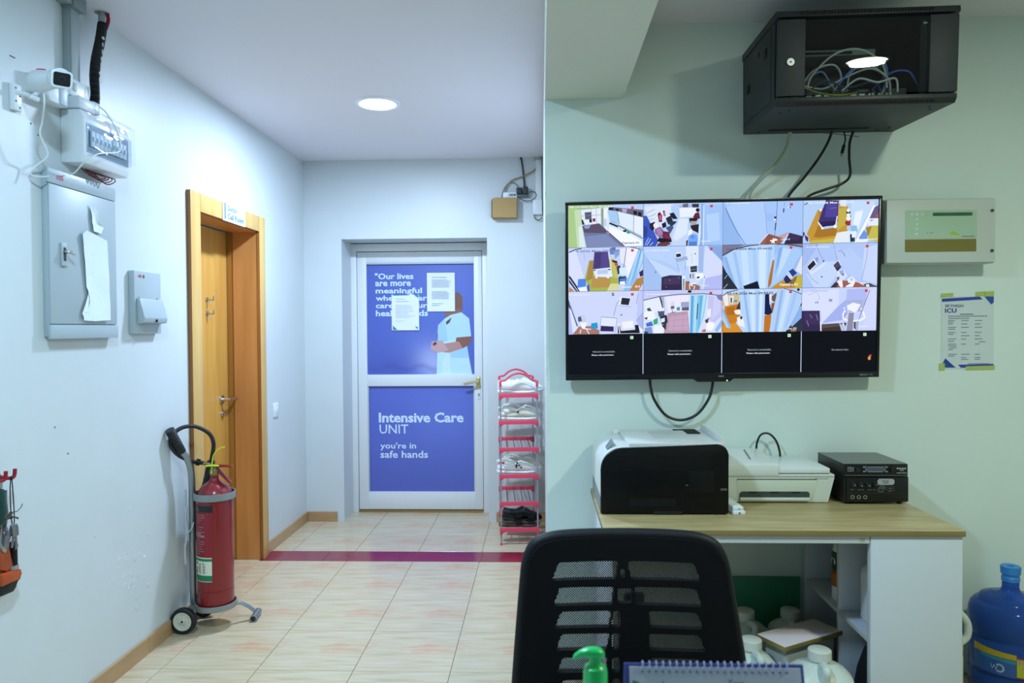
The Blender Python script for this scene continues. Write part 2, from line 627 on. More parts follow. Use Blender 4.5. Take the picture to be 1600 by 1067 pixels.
# ------------------------------------------------------------------ door_2: aluminium door at the corridor's end
alu = mat('white_aluminium', 'dfe4e6', .38, var=.02, vs=3)
d2 = tag(thing('door_2', 'white aluminium door with two blue printed panels at the corridor end', None, (-.92, 5.62, 0)), kind='structure')
y0, y1 = 5.60, 5.66
g = G().box((-1.44, y0 - .01, 0), (-1.398, y1, 2.042), .002).box((-.442, y0 - .01, 0), (-.386, y1, 2.042), .002).box((-1.398, y0 - .01, 1.985), (-.442, y1, 2.042), .002)
obj('door_frame', g, alu, d2)
g = G()
g.box((-1.394, y0, .022), (-1.325, y1 - .01, 1.98), .002).box((-.506, y0, .022), (-.446, y1 - .01, 1.98), .002)
for a, b in ((.022, .155), (.962, 1.05), (1.90, 1.98)):
    g.box((-1.325, y0 + .001, a), (-.506, y1 - .012, b), .002)
obj('door_leaf', g, alu, d2)
g = G().box((-1.327, y0 + .006, .15), (-1.316, y0 + .02, .966)).box((-.515, y0 + .006, .15), (-.504, y0 + .02, .966))
g.box((-1.327, y0 + .004, 1.888), (-.504, y0 + .02, 1.902))
obj('glazing_bead', g, mat('bead_grey', 'b9c2c6', .5), d2)

# printed film, upper panel
fn = FRONT(y0 + .022)
blue = '4a5cb8'
up = [
      # standing figure in pale scrubs, face behind a sheet of paper
      ('7a5546', [703, 460, 716, 456, 722, 464, 722, 478, 720, 492, 712, 496, 700, 492]),
      ('8b6450', [696, 486, 718, 482, 722, 490, 708, 500, 694, 494]),
      ('b8dcf0', [694, 498, 704, 492, 720, 488, 732, 498, 735, 526, 716, 530, 690, 540, 683, 520, 684, 508]),
      ('a6cfe8', [684, 508, 694, 498, 700, 540, 683, 545]),
      ('c2e4f4', [683, 538, 716, 528, 728, 540, 736, 586, 681, 586]),
      ('a8d0ea', [700, 548, 727, 540, 731, 560, 704, 560]),
      ('cfeaf6', [690, 565, 700, 550, 704, 586, 690, 586]),
      ('5a4a50', [696, 503, 705, 496, 702, 504, 697, 508]),
      ('8a5a4c', [712, 528, 736, 526, 734, 538, 722, 545, 710, 542]),
      ('b98a86', [690, 538, 716, 534, 722, 545, 700, 552, 686, 550]),
      ('c9a2a4', [674, 534, 690, 532, 700, 548, 684, 552, 672, 546]),
      ('4a3a40', [675, 538, 680, 534, 682, 538, 677, 541])]
g = G()
R = (-1.325, 1.05, -.506, 1.89)
BB = (574, 411, 740, 586)
B0, B1, B2 = lin('5266bc'), lin('6379ca'), lin('a9b2e2')
def film(a, b):
    c = mixc(B0, B1, .55 * math.exp(-((a - .75) ** 2 + (b - .25) ** 2) / .08) + .5 * math.exp(-((a - .5) ** 2 + (b - .75) ** 2) / .06))
    c = mixc(c, B2, math.exp(-(((a - .60) / .16) ** 2 + ((b - .90) / .16) ** 2)))
    return mixc(c, lin('4a55a8'), .6 * math.exp(-(((a - .25) / .25) ** 2 + ((b - 1.0) / .2) ** 2)) + .35 * math.exp(-(((b - .94 - .02 * math.sin(a * 22)) / .02) ** 2)) * (a < .66))
paint_grid(fn, R, film, g, 40, 40, 0)
BG = up
d = paint_over(BG, BB, R, fn, g)
px = lambda x: R[0] + (x - BB[0]) / (BB[2] - BB[0]) * (R[2] - R[0])
pz = lambda y: R[3] + (y - BB[1]) / (BB[3] - BB[1]) * (R[1] - R[3])
for s, x0, x1, yt, yb in (('"Our lives', 586.5, 646.5, 425.2, 435), ('are more', 587, 642.5, 438.6, 446), ('meaningful', 587.5, 659.5, 448.6, 460), ('when you are', 587.5, 674, 460.6, 471.5),
                          ('care of your', 587.5, 667.5, 472.3, 483.3), ('health needs', 587.5, 668.5, 484, 493.6)):
    colour_text(g, s, fn, px(x0), pz(yb), px(x1) - px(x0), pz(yt) - pz(yb), 'd4e8fa', d + .0002, .026)
obj('printed_panel', g, PRINT, d2, smooth=0)
g = G()
R = (-1.318, .155, -.512, .962)
BB = (575, 604, 739, 771)
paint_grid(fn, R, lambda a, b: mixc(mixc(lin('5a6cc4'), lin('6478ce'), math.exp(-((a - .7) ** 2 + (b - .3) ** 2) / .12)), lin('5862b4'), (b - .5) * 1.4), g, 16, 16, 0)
d = .0003
for s, x0, x1, yt, yb, bo in (('Intensive Care', 590, 722.5, 646, 662, .032), ('UNIT', 591, 636, 665, 679.5, .008), ("you're in", 592, 648, 693.5, 706, .018), ('safe hands', 592, 666.5, 706.5, 718, .018)):
    colour_text(g, s, fn, px(x0), pz(yb), px(x1) - px(x0), pz(yt) - pz(yb), 'd2e6fb', d + .0002, bo)
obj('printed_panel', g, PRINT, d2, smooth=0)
brass = mat('pale_brass', 'd8c890', .25, 1)
g = G().box((-.492, y0 - .008, .945), (-.462, y0, 1.03), .003).cyl((-.475, y0 - .045, .995), (-.475, y0 - .006, .995), .009)
g.tube([(-.472, y0 - .045, .995), (-.51, y0 - .048, .993), (-.585, y0 - .045, .978)], .0085, 10)
obj('door_handle', g, brass, d2)
g = G().box((-.485, y0 - .006, .86), (-.462, y0, .93), .003)
g.mi = 1
g.box((-.477, y0 - .0075, .885), (-.470, y0 - .004, .905))
obj('lock_plate', g, [alu, mat('dark_hole', '1a2228', .6)], d2)
obj('door_sill', G().box((-1.40, y0 - .002, .002), (-.44, y1, .016)), mat('dull_brass', 'a8905a', .4, .6), d2)

# sheets of paper taped to the door
white_paper = mat('white_paper', 'e6edf2', .7)
ink = mat('grey_ink', 'b0b9c4', .8)
teal = mat('teal_ink', '1d8eb4', .7)
def sheet(name, label, fn, u0, v0, u1, v1, extra=None, lines=(), group=None, curl=.006, m=None):
    g = G()
    n = 6
    rings = []
    for i in range(n + 1):
        t = i / n
        dd = .0008 + curl * max(0, abs(t - .5) * 2 - .6) ** 1.5
        rings.append([Vector(fn(u0 + (u1 - u0) * t, v0, dd)), Vector(fn(u0 + (u1 - u0) * t, v1, dd * .6))])
    g.loft(rings, cap=False, closed=False)
    for a, b, y, h in lines:
        g.mi = 1
        g.face([fn(u0 + (u1 - u0) * a, v1 - (v1 - v0) * (y + h), .004 + curl * .2), fn(u0 + (u1 - u0) * b, v1 - (v1 - v0) * (y + h), .004 + curl * .2),
                fn(u0 + (u1 - u0) * b, v1 - (v1 - v0) * y, .004 + curl * .2), fn(u0 + (u1 - u0) * a, v1 - (v1 - v0) * y, .004 + curl * .2)])
    if extra:
        g.mi = 2
        for poly in extra:
            g.face([fn(u0 + (u1 - u0) * a, v1 - (v1 - v0) * b, .0045 + curl * .2) for a, b in poly])
    return tag(obj(name, g, [m or white_paper, ink, teal], smooth=0), label, 'paper', group)
fd = FRONT(y0 + .0145)
R = (-1.325, 1.05, -.506, 1.89)
BB = (574, 411, 740, 586)
rnd = random.Random(3)
ln = [(.16, .5, .12, .008), (.16, .62, .19, .010)] + [(.14, rnd.uniform(.6, .9), .30 + .042 * k, .007) for k in range(9)] + [(.14, .45, .74, .007)]
sheet('paper_notice', 'white notice with blue corner shapes stuck over the quotation on the door', fd, px(612.5), pz(516), px(655), pz(459),
      [[(.05, 0), (.68, 0), (.60, .02), (.05, .03)], [(.80, 0), (.98, 0), (.98, .10)], [(.04, .86), (.20, .98), (.04, .98)], [(.85, .90), (.95, .90), (.95, .97)]], ln)
ln = [(.18, .7, .11, .016)] + [(.17, rnd.uniform(.7, .86), .18 + .036 * k, .012) for k in range(6)] + [(.17, rnd.uniform(.7, .82), .48 + .036 * k, .012) for k in range(6)] + [(.17, .6, .79, .01), (.17, .44, .84, .01)]
sheet('paper_notice', 'plain white notice covering the face of the printed figure on the door', fd, px(667.5), pz(486.5), px(710.5), pz(425.5), None, ln)
# ------------------------------------------------------------------ things on the left wall
plastic_w = mat('white_plastic', 'dfe5e8', .35)
plastic_g = mat('grey_plastic', 'a9b3b5', .5)
steel_paint = mat('grey_steel_paint', 'a9b6bc', .4, var=.04, vs=4)
black = mat('black_plastic', '0c0e10', .45, spec=.3)
rubber = mat('black_rubber', '15181a', .6)
redp = mat('red_ink', 'c01c2c', .5)
dark_hole = MATS['dark_hole']
fl = LEFT(XL)

# door sign
g = G()
g.box((xf + .0005, 3.905, 1.985), (xf + .0055, 4.205, 2.092), .001)
fs = LEFT(xf + .006)
g.mi = 1
g.box((xf + .0055, 3.925, 1.995), (xf + .0065, 3.938, 2.082))
g.text('Doctor', fs, 3.965, 2.043, .125, .030, 0, .025)
g.text('Call Room', fs, 3.965, 2.000, .215, .030, 0, .025)
tag(obj('door_sign', g, [plastic_w, mat('cyan_ink', '0e6c9c', .6)]), 'small white Doctor Call Room sign on the wooden door frame', 'sign')

# light switch
t = thing('light_switch', 'small white wall switch right of the wooden door', 'switch', (XL, 4.72, .88))
obj('switch_plate', G().box((XL, 4.68, .835), (XL + .009, 4.76, .925), .003), plastic_w, t)
obj('rocker', G().box((XL + .009, 4.705, .86), (XL + .013, 4.735, .90), .002), plastic_w, t)

# big distribution board
X1 = -1.688
KEEP = len(bpy.data.objects)
t = thing('distribution_board', 'large grey steel breaker cabinet on the left wall with torn white paper', 'electrical cabinet', (XL, 2.66, 1.372))
obj('case', G().box((XL, 2.465, 1.380), (X1 - .006, 2.855, 1.948), .003), steel_paint, t)
obj('cover_plate', G().box((X1 - .010, 2.46, 1.905), (X1 - .001, 2.86, 1.955), .002), steel_paint, t)
obj('cover_plate', G().box((X1 - .010, 2.46, 1.372), (X1 + .002, 2.86, 1.420), .002), steel_paint, t)
dd = obj('door', G().box((X1 - .006, 2.463, 1.424), (X1, 2.857, 1.902), .0025), steel_paint, t)
g = G().box((X1, 2.515, 1.625), (X1 + .008, 2.545, 1.705), .002)
g.mi = 1
g.box((X1 + .008, 2.523, 1.643), (X1 + .0085, 2.537, 1.690))
g.mi = 2
g.tube([(X1 + .008, 2.53, 1.675), (X1 + .022, 2.532, 1.674), (X1 + .03, 2.55, 1.670)], .006, 8)
obj('latch', g, [plastic_g, dark_hole, chrome], dd)
g = G().text('ABB', LEFT(X1), 2.503, 1.922, .038, .016, .0006, .01)
obj('lettering', g, redp, t, smooth=0)

def torn(name, label, pts, d0, seed):
    rr = random.Random(seed)
    g = G()
    P = [Vector(fl(u, v, 0)) for u, v in pts]
    cu = sum(p[0] for p in pts) / len(pts)
    vs = [g.bm.verts.new((X1 + d0 + rr.uniform(0, .006), u, v)) for u, v in pts]
    c = g.bm.verts.new((X1 + d0 * .5, cu, sum(p[1] for p in pts) / len(pts)))
    for i in range(len(vs)):
        g.bm.faces.new((vs[i], vs[(i + 1) % len(vs)], c))
    r = bmesh.ops.subdivide_edges(g.bm, edges=list(g.bm.edges), cuts=2, use_grid_fill=True)
    for v in g.bm.verts:
        v.co.x = max(v.co.x + rr.uniform(-.0014, .0014), X1 + .001)
    return tag(obj(name, g, mat('torn_paper', 'dfe9ee', .8, bump=.2, bs=30), smooth=60), label, 'paper')
torn('torn_paper', 'small torn white paper strip above the larger one on grey cabinet', [(2.685, 1.868), (2.725, 1.850), (2.74, 1.800), (2.765, 1.790), (2.75, 1.765), (2.70, 1.768), (2.692, 1.80)], .005, 1)
torn('torn_paper', 'long ragged white paper stuck down the grey cabinet door', [(2.628, 1.748), (2.65, 1.765), (2.74, 1.752), (2.785, 1.742), (2.79, 1.60), (2.795, 1.44), (2.70, 1.435), (2.635, 1.437), (2.622, 1.462), (2.66, 1.47), (2.668, 1.52), (2.652, 1.56), (2.642, 1.65)], .006, 2)

for o_ in list(bpy.data.objects):
    if o_.type == 'MESH' and (o_.parent == t or o_.parent == dd or o_.name.startswith('torn_paper')):
        base = o_.location if o_.parent is None else t.location
        for v in o_.data.vertices:
            w_ = v.co + base
            v.co.y = w_.y * 1.0145 - base.y
            v.co.z = 1.4 + (w_.z - 1.4) * 1.0145 - base.z

# small grey socket box with hooded flap
t = thing('switch_box', 'small grey switch box with hooded flap, right of the large breaker cabinet', 'electrical box', (XL, 3.12, 1.385))
obj('back_plate', G().box((XL, 3.03, 1.385), (-1.69, 3.245, 1.65), .003), steel_paint, t)
g = G()
prof = [(-1.689, 1.535), (-1.676, 1.532), (-1.655, 1.452), (-1.659, 1.432), (-1.689, 1.426)]
g.prism(prof, lambda u, v, d: (u, d, v), 3.045, 3.235, .002)
fp = obj('flap', g, steel_paint, t)
obj('catch', G().box((-1.656, 3.135, 1.434), (-1.650, 3.141, 1.446)), dark_hole, fp)
for y in (3.06, 3.205):
    obj('hinge', G().cyl((-1.687, y, 1.537), (-1.687, y + .015, 1.537), .004, n=8), steel_paint, t)
g = G().text('ABB', LEFT(-1.69), 3.058, 1.622, .030, .013, .0006, .01)
obj('lettering', g, redp, t, smooth=0)
obj('scorch', G().cyl((-1.69, 3.103, 1.628), (-1.6894, 3.103, 1.628), .008, n=10), mat('brown_mark', '6b5540', .8), t)

# white plastic breaker box with a smoked window, half wrapped in clear film
t = thing('breaker_box', 'white plastic breaker box with smoked window wrapped in clear film', 'electrical box', (XL, 2.75, 2.0))
xb = -1.632
g = G()
g.prism([(XL, 2.195), (xb - .012, 2.195), (xb, 2.165), (xb, 2.030), (xb - .008, 2.004), (XL, 2.004)], lambda u, v, d: (u, d, v), 2.61, 2.905, .004)
obj('case', g, plastic_w, t)
smoked = glass('smoked_window', (.86, .91, .95))
wg = mat('window_backing', '879cab', .4)
g = G().box((xb + .0002, 2.628, 2.045), (xb + .002, 2.895, 2.150))
obj('window_recess', g, wg, t)
g = G()
for k in range(9):
    g.box((xb + .002, 2.645 + k * .0255, 2.068), (xb + .008, 2.668 + k * .0255, 2.125), .001)
    g.box((xb + .008, 2.652 + k * .0255, 2.09), (xb + .013, 2.661 + k * .0255, 2.104))
obj('breaker_row', g, mat('breaker_grey', 'c4d2da', .5), t)
g = G().box((xb + .002, 2.628, 2.045), (xb + .016, 2.895, 2.150), .003)
obj('window', g, smoked, t)
film = glass('clear_film', (.97, .98, .99))
g = G()
rr = random.Random(5)
rings = []
for i in range(15):
    v = 2.215 - i * .0115
    rings.append([Vector((xb + .019 + rr.uniform(-.002, .004) - (.03 if i < 2 else 0) * (2 - i) / 2, 2.60 + j * .0225, v + rr.uniform(-.004, .004))) for j in range(15)])
g.loft(rings, cap=False, closed=False)
obj('plastic_film', g, film, t, smooth=80)

# sockets, adapter, junction box under the hose
t = thing('junction_box', 'small white box on the wall below the bullet camera', 'box', (XL, 2.52, 2.19))
obj('body', G().box((XL, 2.475, 2.185), (-1.665, 2.575, 2.275), .004), plastic_w, t)
obj('front_face', G().box((-1.665, 2.53, 2.188), (-1.661, 2.573, 2.272), .001), mat('pale_blue_plastic', 'aebfca', .4), t)
t = thing('wall_socket', 'white surface socket on wall at the foot of grey trunking', 'socket', (XL, 2.65, 2.25))
obj('body', G().box((XL, 2.60, 2.242), (-1.672, 2.715, 2.305), .004), plastic_w, t)
obj('socket_switch', G().box((-1.672, 2.615, 2.262), (-1.668, 2.632, 2.29), .001), plastic_g, t)
g = G().box((-1.672, 2.685, 2.256), (-1.6716, 2.688, 2.295)).box((-1.672, 2.688, 2.292), (-1.6716, 2.70, 2.295))
obj('lip', g, plastic_g, t)
t = thing('power_adapter', 'white plug-in power adapter below the wall socket, trailing a white wire', 'adapter', (-1.66, 2.66, 2.2))
g = G().box((XL, 2.60, 2.196), (-1.640, 2.70, 2.240), .006)
obj('body', g, mat('adapter_white', 'cfd6dc', .4), t)
obj('plug', G().box((XL, 2.70, 2.205), (-1.65, 2.742, 2.250), .004), mat('adapter_grey', 'b4bec6', .4), t)

# trunking
t = thing('cable_trunking', 'grey square cable trunking down the left wall from the ceiling', 'trunking', (XL, 2.68, 2.3))
tg = mat('trunk_grey', '97a4a6', .55)
obj('vertical_duct', G().box((XL, 2.63, 2.295), (-1.69, 2.685, 2.585), .002), tg, t)
obj('vertical_lid', G().box((-1.69, 2.633, 2.31), (-1.686, 2.682, 2.575), .001), tg, t)
obj('ceiling_duct', G().box((XL, 1.6, CEIL - .042), (-1.675, 2.63, CEIL), .002), tg, t)
obj('elbow', G().box((XL, 2.625, CEIL - .05), (-1.668, 2.70, CEIL), .002), mat('trunk_dark', '7d898b', .6), t)

# black corrugated conduit with red wires
t = thing('corrugated_hose', 'black corrugated conduit hanging from the ceiling with red wires on top', 'conduit', (-1.68, 2.77, 2.28))
path = [(-1.668, 2.800, 2.605), (-1.668, 2.798, 2.57), (-1.665, 2.775, 2.50), (-1.665, 2.745, 2.41), (-1.665, 2.735, 2.34), (-1.67, 2.745, 2.28), (-1.69, 2.765, 2.235)]
g = G()
g.tube(path[1:], lambda q: .0165 + .0022 * math.sin(q * 2 * PI * 46), 12, 40)
obj('sleeve', g, rubber, t)
obj('grey_pipe', G().cyl((-1.672, 2.797, 2.555), (-1.672, 2.80, CEIL), .012), tg, t)
g = G()
for dx, dy in ((.016, .012), (.020, .019), (.012, .021)):
    g.tube([(-1.672 + dx, 2.79 + dy, CEIL), (-1.670 + dx, 2.793 + dy, 2.59), (-1.676 + dx, 2.787 + dy, 2.555)], .0035, 6)
obj('red_wire', g, mat('red_wire', '8c1230', .5), t)
obj('ceiling_hole', G().cyl((-1.672, 2.803, CEIL - .001), (-1.672, 2.803, CEIL), .027, n=18), mat('hole_grey', '8f999c', .8), t)
g = G()
rr = random.Random(9)
for k in range(7):
    z = 2.50 - k * .028
    g.box((-1.6485, 2.762 - k * .004 + rr.uniform(-.008, .004), z), (-1.647, 2.770 - k * .004 + rr.uniform(0, .01), z + rr.uniform(.008, .02)))
obj('printed_mark', g, mat('white_print', 'c8cdd0', .6), t)

# bullet camera
t = thing('security_camera', 'white bullet security camera on a bracket high on the left wall', 'camera', (-1.60, 2.34, 2.15))
a, b = Vector((-1.635, 2.372, 2.212)), Vector((-1.505, 2.303, 2.197))
ax = (b - a).normalized()
g = G()
M = ax.to_track_quat('Z', 'Y').to_matrix()
g.lathe([(0, 0), (.028, .001), (.0345, .006), (.0355, .02), (.030, .07), (.0265, .105), (.0265, .112), (0, .112)], a, 28, M)
obj('housing', g, plastic_w, t)
g = G()
g.lathe([(0, .108), (.026, .108), (.031, .116), (.0325, .13), (.031, .146), (.025, .150), (0, .150)], a, 28, M)
hd = obj('camera_head', g, plastic_w, t)
look = (Vector((-.25, 1.0, 1.62)) - b).normalized()
sx = look.cross(Vector((0, 0, 1))).normalized()
sz = sx.cross(look)
fc = a + ax * .133 + look * .022
ff = lambda u, v, d=0: fc + sx * u + sz * v + look * d
rrp = lambda w, h, r: [(sx_ * (w - r) + r * math.cos(q), sy_ * (h - r) + r * math.sin(q)) for sx_, sy_, q0 in ((1, 1, 0), (-1, 1, PI / 2), (-1, -1, PI), (1, -1, 3 * PI / 2)) for q in [q0 + k * PI / 10 for k in range(6)]]
g = G().prism(rrp(.030, .026, .010), ff, -.012, .008, .002)
obj('face_shroud', g, plastic_w, hd)
g = G().prism(rrp(.0235, .020, .007), ff, .008, .0095)
obj('face_plate', g, mat('lens_black', '0a0b16', .08, coat=1), hd)
g = G().cyl(ff(0, 0, .0095), ff(0, 0, .012), .011, n=24)
g.mi = 1
g.cyl(ff(0, 0, .012), ff(0, 0, .0125), .006, n=18)
obj('lens', g, [mat('lens_ring', '23243a', .2), mat('lens_glass', '05060c', .03, coat=1)], hd)
g = G()
q = a + ax * .012
g.tube([q + Vector((0, -.012, .0345)), q + Vector((.012, -.008, .0358)), q + Vector((.026, -.004, .0350))], .0022, 6)
obj('red_mark', g, redp, t)
g = G().box((XL, 2.352, 2.118), (-1.700, 2.392, 2.205), .004)
bk = obj('wall_bracket', g, plastic_w, t)
g = G()
for y, z in ((2.362, 2.19), (2.382, 2.168), (2.362, 2.148), (2.38, 2.13)):
    g.cyl((-1.700, y, z), (-1.6985, y, z), .0035, n=8)
obj('screw', g, mat('screw_dark', '5d4a44', .5), bk)
g = G().tube([(-1.702, 2.372, 2.178), (-1.675, 2.372, 2.172), (-1.650, 2.366, 2.162), (-1.635, 2.362, 2.166)], .0075, 10)
g.cyl((-1.646, 2.35, 2.158), (-1.630, 2.372, 2.152), .008).tube([(-1.635, 2.362, 2.166), (-1.622, 2.362, 2.18)], .006, 8, 1)
obj('swivel_arm', g, plastic_w, t)
obj('rear_knob', G().cyl(a - ax * .022, a, .011, n=14), plastic_g, t)
cab_w = mat('white_cable', 'd9dfe0', .45)
g = G().tube([(-1.60, 2.352, 2.166), (-1.605, 2.36, 2.13), (-1.64, 2.40, 2.09), (-1.655, 2.41, 2.05), (-1.655, 2.44, 2.01), (-1.66, 2.45, 1.985), (-1.69, 2.44, 1.955), (-1.70, 2.42, 1.925), (-1.685, 2.44, 1.918), (-1.668, 2.47, 1.925)], .0028, 6, 8)
tag(obj('camera_cable', g, cab_w), 'thin white cable hanging from the bullet camera down the left wall', 'cable')
g = G().tube([(-1.652, 2.742, 2.24), (-1.64, 2.77, 2.222), (-1.618, 2.80, 2.16), (-1.606, 2.80, 2.10), (-1.606, 2.77, 2.075), (-1.606, 2.66, 2.045), (-1.612, 2.60, 2.01), (-1.632, 2.595, 1.99), (-1.66, 2.60, 1.965), (-1.68, 2.60, 1.958)], .0026, 6, 8)
tag(obj('adapter_cable', g, cab_w), 'thin white wire looping from the adapter across the smoked breaker box window', 'cable')
g = G()
for k in range(4):
    y = 2.70 + k * .022
    g.tube([(-1.70, y, 2.004), (-1.685, y + .01, 1.985), (-1.67, y + .045, 1.972 - k * .003), (-1.655, y + .075, 1.978), (-1.66, y + .07, 1.990), (-1.685, y + .03, 1.995), (-1.70, y + .02, 2.003)], .0022, 6, 6)
tag(obj('red_wires', g, mat('dark_red_wire', '6a1a20', .5)), 'loop of dark red wires below the white breaker box', 'wire')

# tools hung at the left edge
pl_red = mat('red_plastic', '8e1524', .4)
t = thing('tool_hook_rail', 'red plastic hook rail with tools at the left edge of the wall', 'hook rail', (XL, 2.2, .93))
obj('rail', G().box((XL, 2.02, .935), (-1.700, 2.262, .955), .002), pl_red, t)
for y in (2.08, 2.15, 2.235, 2.275):
    g = G().tube([(-1.703, y - .02, .945), (-1.68, y - .012, .938), (-1.668, y, .94), (-1.666, y + .004, .965)], .006, 8)
    obj('hook', g, pl_red, t)
t = thing('screwdriver', 'dark green handled tool hanging from the red hook rail', 'tool', (-1.68, 2.245, .76))
g = G().lathe([(.0, 0), (.012, .002), (.0155, .02), (.0145, .09), (.012, .108), (.0, .112)], (-1.682, 2.232, .80), 14)
obj('handle', g, mat('green_grip', '0e4038', .4, var=.3, vs=20), t)
obj('ferrule', G().cyl((-1.682, 2.232, .912), (-1.682, 2.232, .932), .008, n=12), chrome, t)
t = thing('key_ring', 'bunch of grey keys on a thin black cord below the red hook', 'keys', (-1.66, 2.28, .71))
g = G().tube([(-1.668, 2.266, .944), (-1.668, 2.272, .87), (-1.668, 2.274, .80), (-1.668, 2.266, .785), (-1.668, 2.260, .83), (-1.668, 2.258, .90), (-1.667, 2.262, .944)], .0016, 6, 6)
obj('cord', g, black, t)
kz = mat('dull_key', '8d8f90', .35, .9)
for q, (dy, dz, an) in enumerate(((0, 0, -.45), (.004, .004, -.2), (.002, -.004, .05))):
    M = Matrix.Translation((-1.664 + q * .003, 2.262 + dy, .788 + dz)) @ Matrix.Rotation(an, 4, 'X')
    g = G().box((-.001, -.013, -.030), (.001, .013, 0), .0008, M).box((-.001, -.0045, -.072), (.001, .0045, -.030), 0, M).box((-.001, .0045, -.066), (.001, .0075, -.056), 0, M)
    obj('key', g, kz, t)
t = thing('pliers', 'steel pliers with pointed jaws hanging above the orange pipe wrench', 'pliers', (-1.68, 2.25, .67))
g = G()
st = mat('tool_steel', 'a9adb0', .3, .95)
g.prism([(2.236, 0.785), (2.262, 0.785), (2.268, 0.740), (2.258, 0.712), (2.249, 0.704), (2.240, 0.712), (2.232, 0.740)], lambda u, v, d: (d, u, v), -1.694, -1.680, .002)
g.cyl((-1.680, 2.249, .767), (-1.676, 2.249, .767), .008, n=14)
obj('jaw', g, st, t)
for s in (-1, 1):
    g = G().tube([(-1.687, 2.249 + s * .006, .78), (-1.687, 2.249 + s * .016, .83), (-1.687, 2.249 + s * .012, .87), (-1.687, 2.249 + s * .014, .90)], .0055, 8)
    obj('grip', g, mat('steel_grip', '7a8488', .35, .6), t)
t = thing('wire_bundle', 'small tangle of grey wire tied at the red hook', 'wire', (-1.66, 2.27, .83))
g = G()
rr = random.Random(4)
for k in range(5):
    g.tube([(-1.672 + rr.uniform(-.006, .006), 2.225 + rr.uniform(0, .05), .82 + rr.uniform(-.012, .012)) for _ in range(5)], .002, 6, 6)
g.tube([(-1.67, 2.255, .832), (-1.668, 2.285, .828), (-1.668, 2.305, .836), (-1.668, 2.312, .846)], .0014, 6, 6)
g.tube([(-1.67, 2.255, .82), (-1.668, 2.285, .808), (-1.668, 2.29, .803)], .003, 6, 4)
obj('wire_tangle', g, mat('wire_grey', '5b5650', .4, .5), t)
t = thing('pipe_wrench', 'orange pipe wrench with dark steel jaw hanging at the left edge', 'wrench', (-1.68, 2.24, .58))
org = mat('orange_enamel', 'c2521a', .4, var=.3, vs=15, h2='9c3c10')
dk = mat('dark_steel', '3a3c3e', .4, .8, var=.3, vs=15)
g = G().prism([(2.225, .80), (2.245, .80), (2.271, .72), (2.290, .655), (2.268, .64), (2.228, .66), (2.240, .74)], lambda u, v, d: (d, u, v), -1.705, -1.685, .003)
obj('handle', g, org, t)
g = G().prism([(2.228, .645), (2.313, .636), (2.318, .618), (2.303, .604), (2.228, .606)], lambda u, v, d: (d, u, v), -1.708, -1.676, .004)
obj('housing', g, org, t)
g = G()
for k in range(12):
    g.cyl((-1.692, 2.300, .655 + k * .006), (-1.692, 2.300, .660 + k * .006), .0115, n=12)
g.cyl((-1.692, 2.300, .64), (-1.692, 2.300, .727), .0098, n=12)
obj('hook_jaw_shank', g, dk, t)
obj('adjusting_nut', G().cyl((-1.692, 2.294, .640), (-1.692, 2.294, .654), .0175, n=18), chrome, t)
g = G().prism([(2.228, .605), (2.313, .632), (2.320, .615), (2.314, .600), (2.296, .603), (2.298, .585), (2.283, .572), (2.228, .575)], lambda u, v, d: (d, u, v), -1.702, -1.680, .004)
obj('lower_jaw', g, dk, t)

# ------------------------------------------------------------------ fire extinguisher on its trolley
CX, CY = -1.547, 3.44
WX, WR = -1.655, .0605
t = thing('extinguisher_trolley', 'grey two-wheeled trolley with black grip holding the red extinguisher', 'trolley', (CX, CY, 0))
gal = mat('galvanised_tube', '9aa4a8', .35, .85)
gpaint = mat('grey_paint_metal', '8d9698', .45, .3)
g = G().tube([(-1.650, 3.43, .095), (-1.652, 3.43, .18), (-1.652, 3.43, .45), (-1.650, 3.427, .68), (-1.652, 3.415, .76), (-1.660, 3.39, .81), (-1.672, 3.364, .845), (-1.68, 3.345, .88)], .0155, 14, 8)
obj('handle_tube', g, gal, t)
g = G()
p0, p1 = Vector((-1.668, 3.370, .835)), Vector((-1.692, 3.308, .945))
g.tube([p0, p0.lerp(p1, .5), p1], lambda q: .0205 + .0015 * math.sin(q * 90), 14, 14)
obj('grip', g, rubber, t)
def band(z0, z1, r, th=.004):
    g = G()
    n = 40
    ring = [[Vector((CX + rr_ * math.cos(2 * PI * i / n), CY + rr_ * math.sin(2 * PI * i / n), z)) for rr_, z in ((r, z0), (r, z1), (r - th, z1), (r - th, z0))] for i in range(n)]
    ring.append(ring[0])
    R = [[g.bm.verts.new(p) for p in q] for q in ring[:-1]]
    for i in range(n):
        A, B = R[i], R[(i + 1) % n]
        for k in range(4):
            g.bm.faces.new((A[k], A[(k + 1) % 4], B[(k + 1) % 4], B[k]))
    return g
obj('top_band', band(.606, .637, .094), gpaint, t)
obj('bottom_band', band(.092, .116, .094), gpaint, t)
obj('base_tray', G().cyl((CX, CY, .090), (CX, CY, .0985), .092, n=36), gpaint, t)
g = G().box((-1.665, 3.41, .085), (-1.62, 3.45, .10)).box((-1.652, 3.42, .61), (-1.638, 3.44, .632))
tag(obj('tube_bracket', g, gpaint, t), kind='stuff')
obj('axle', G().cyl((WX, CY - .10, WR), (WX, CY + .10, WR), .009), gal, t)
obj('axle_arm', G().cyl((WX, 3.43, WR), (-1.650, 3.43, .10), .012), gal, t)
wh_w = mat('wheel_cream', 'cfd3c6', .5)
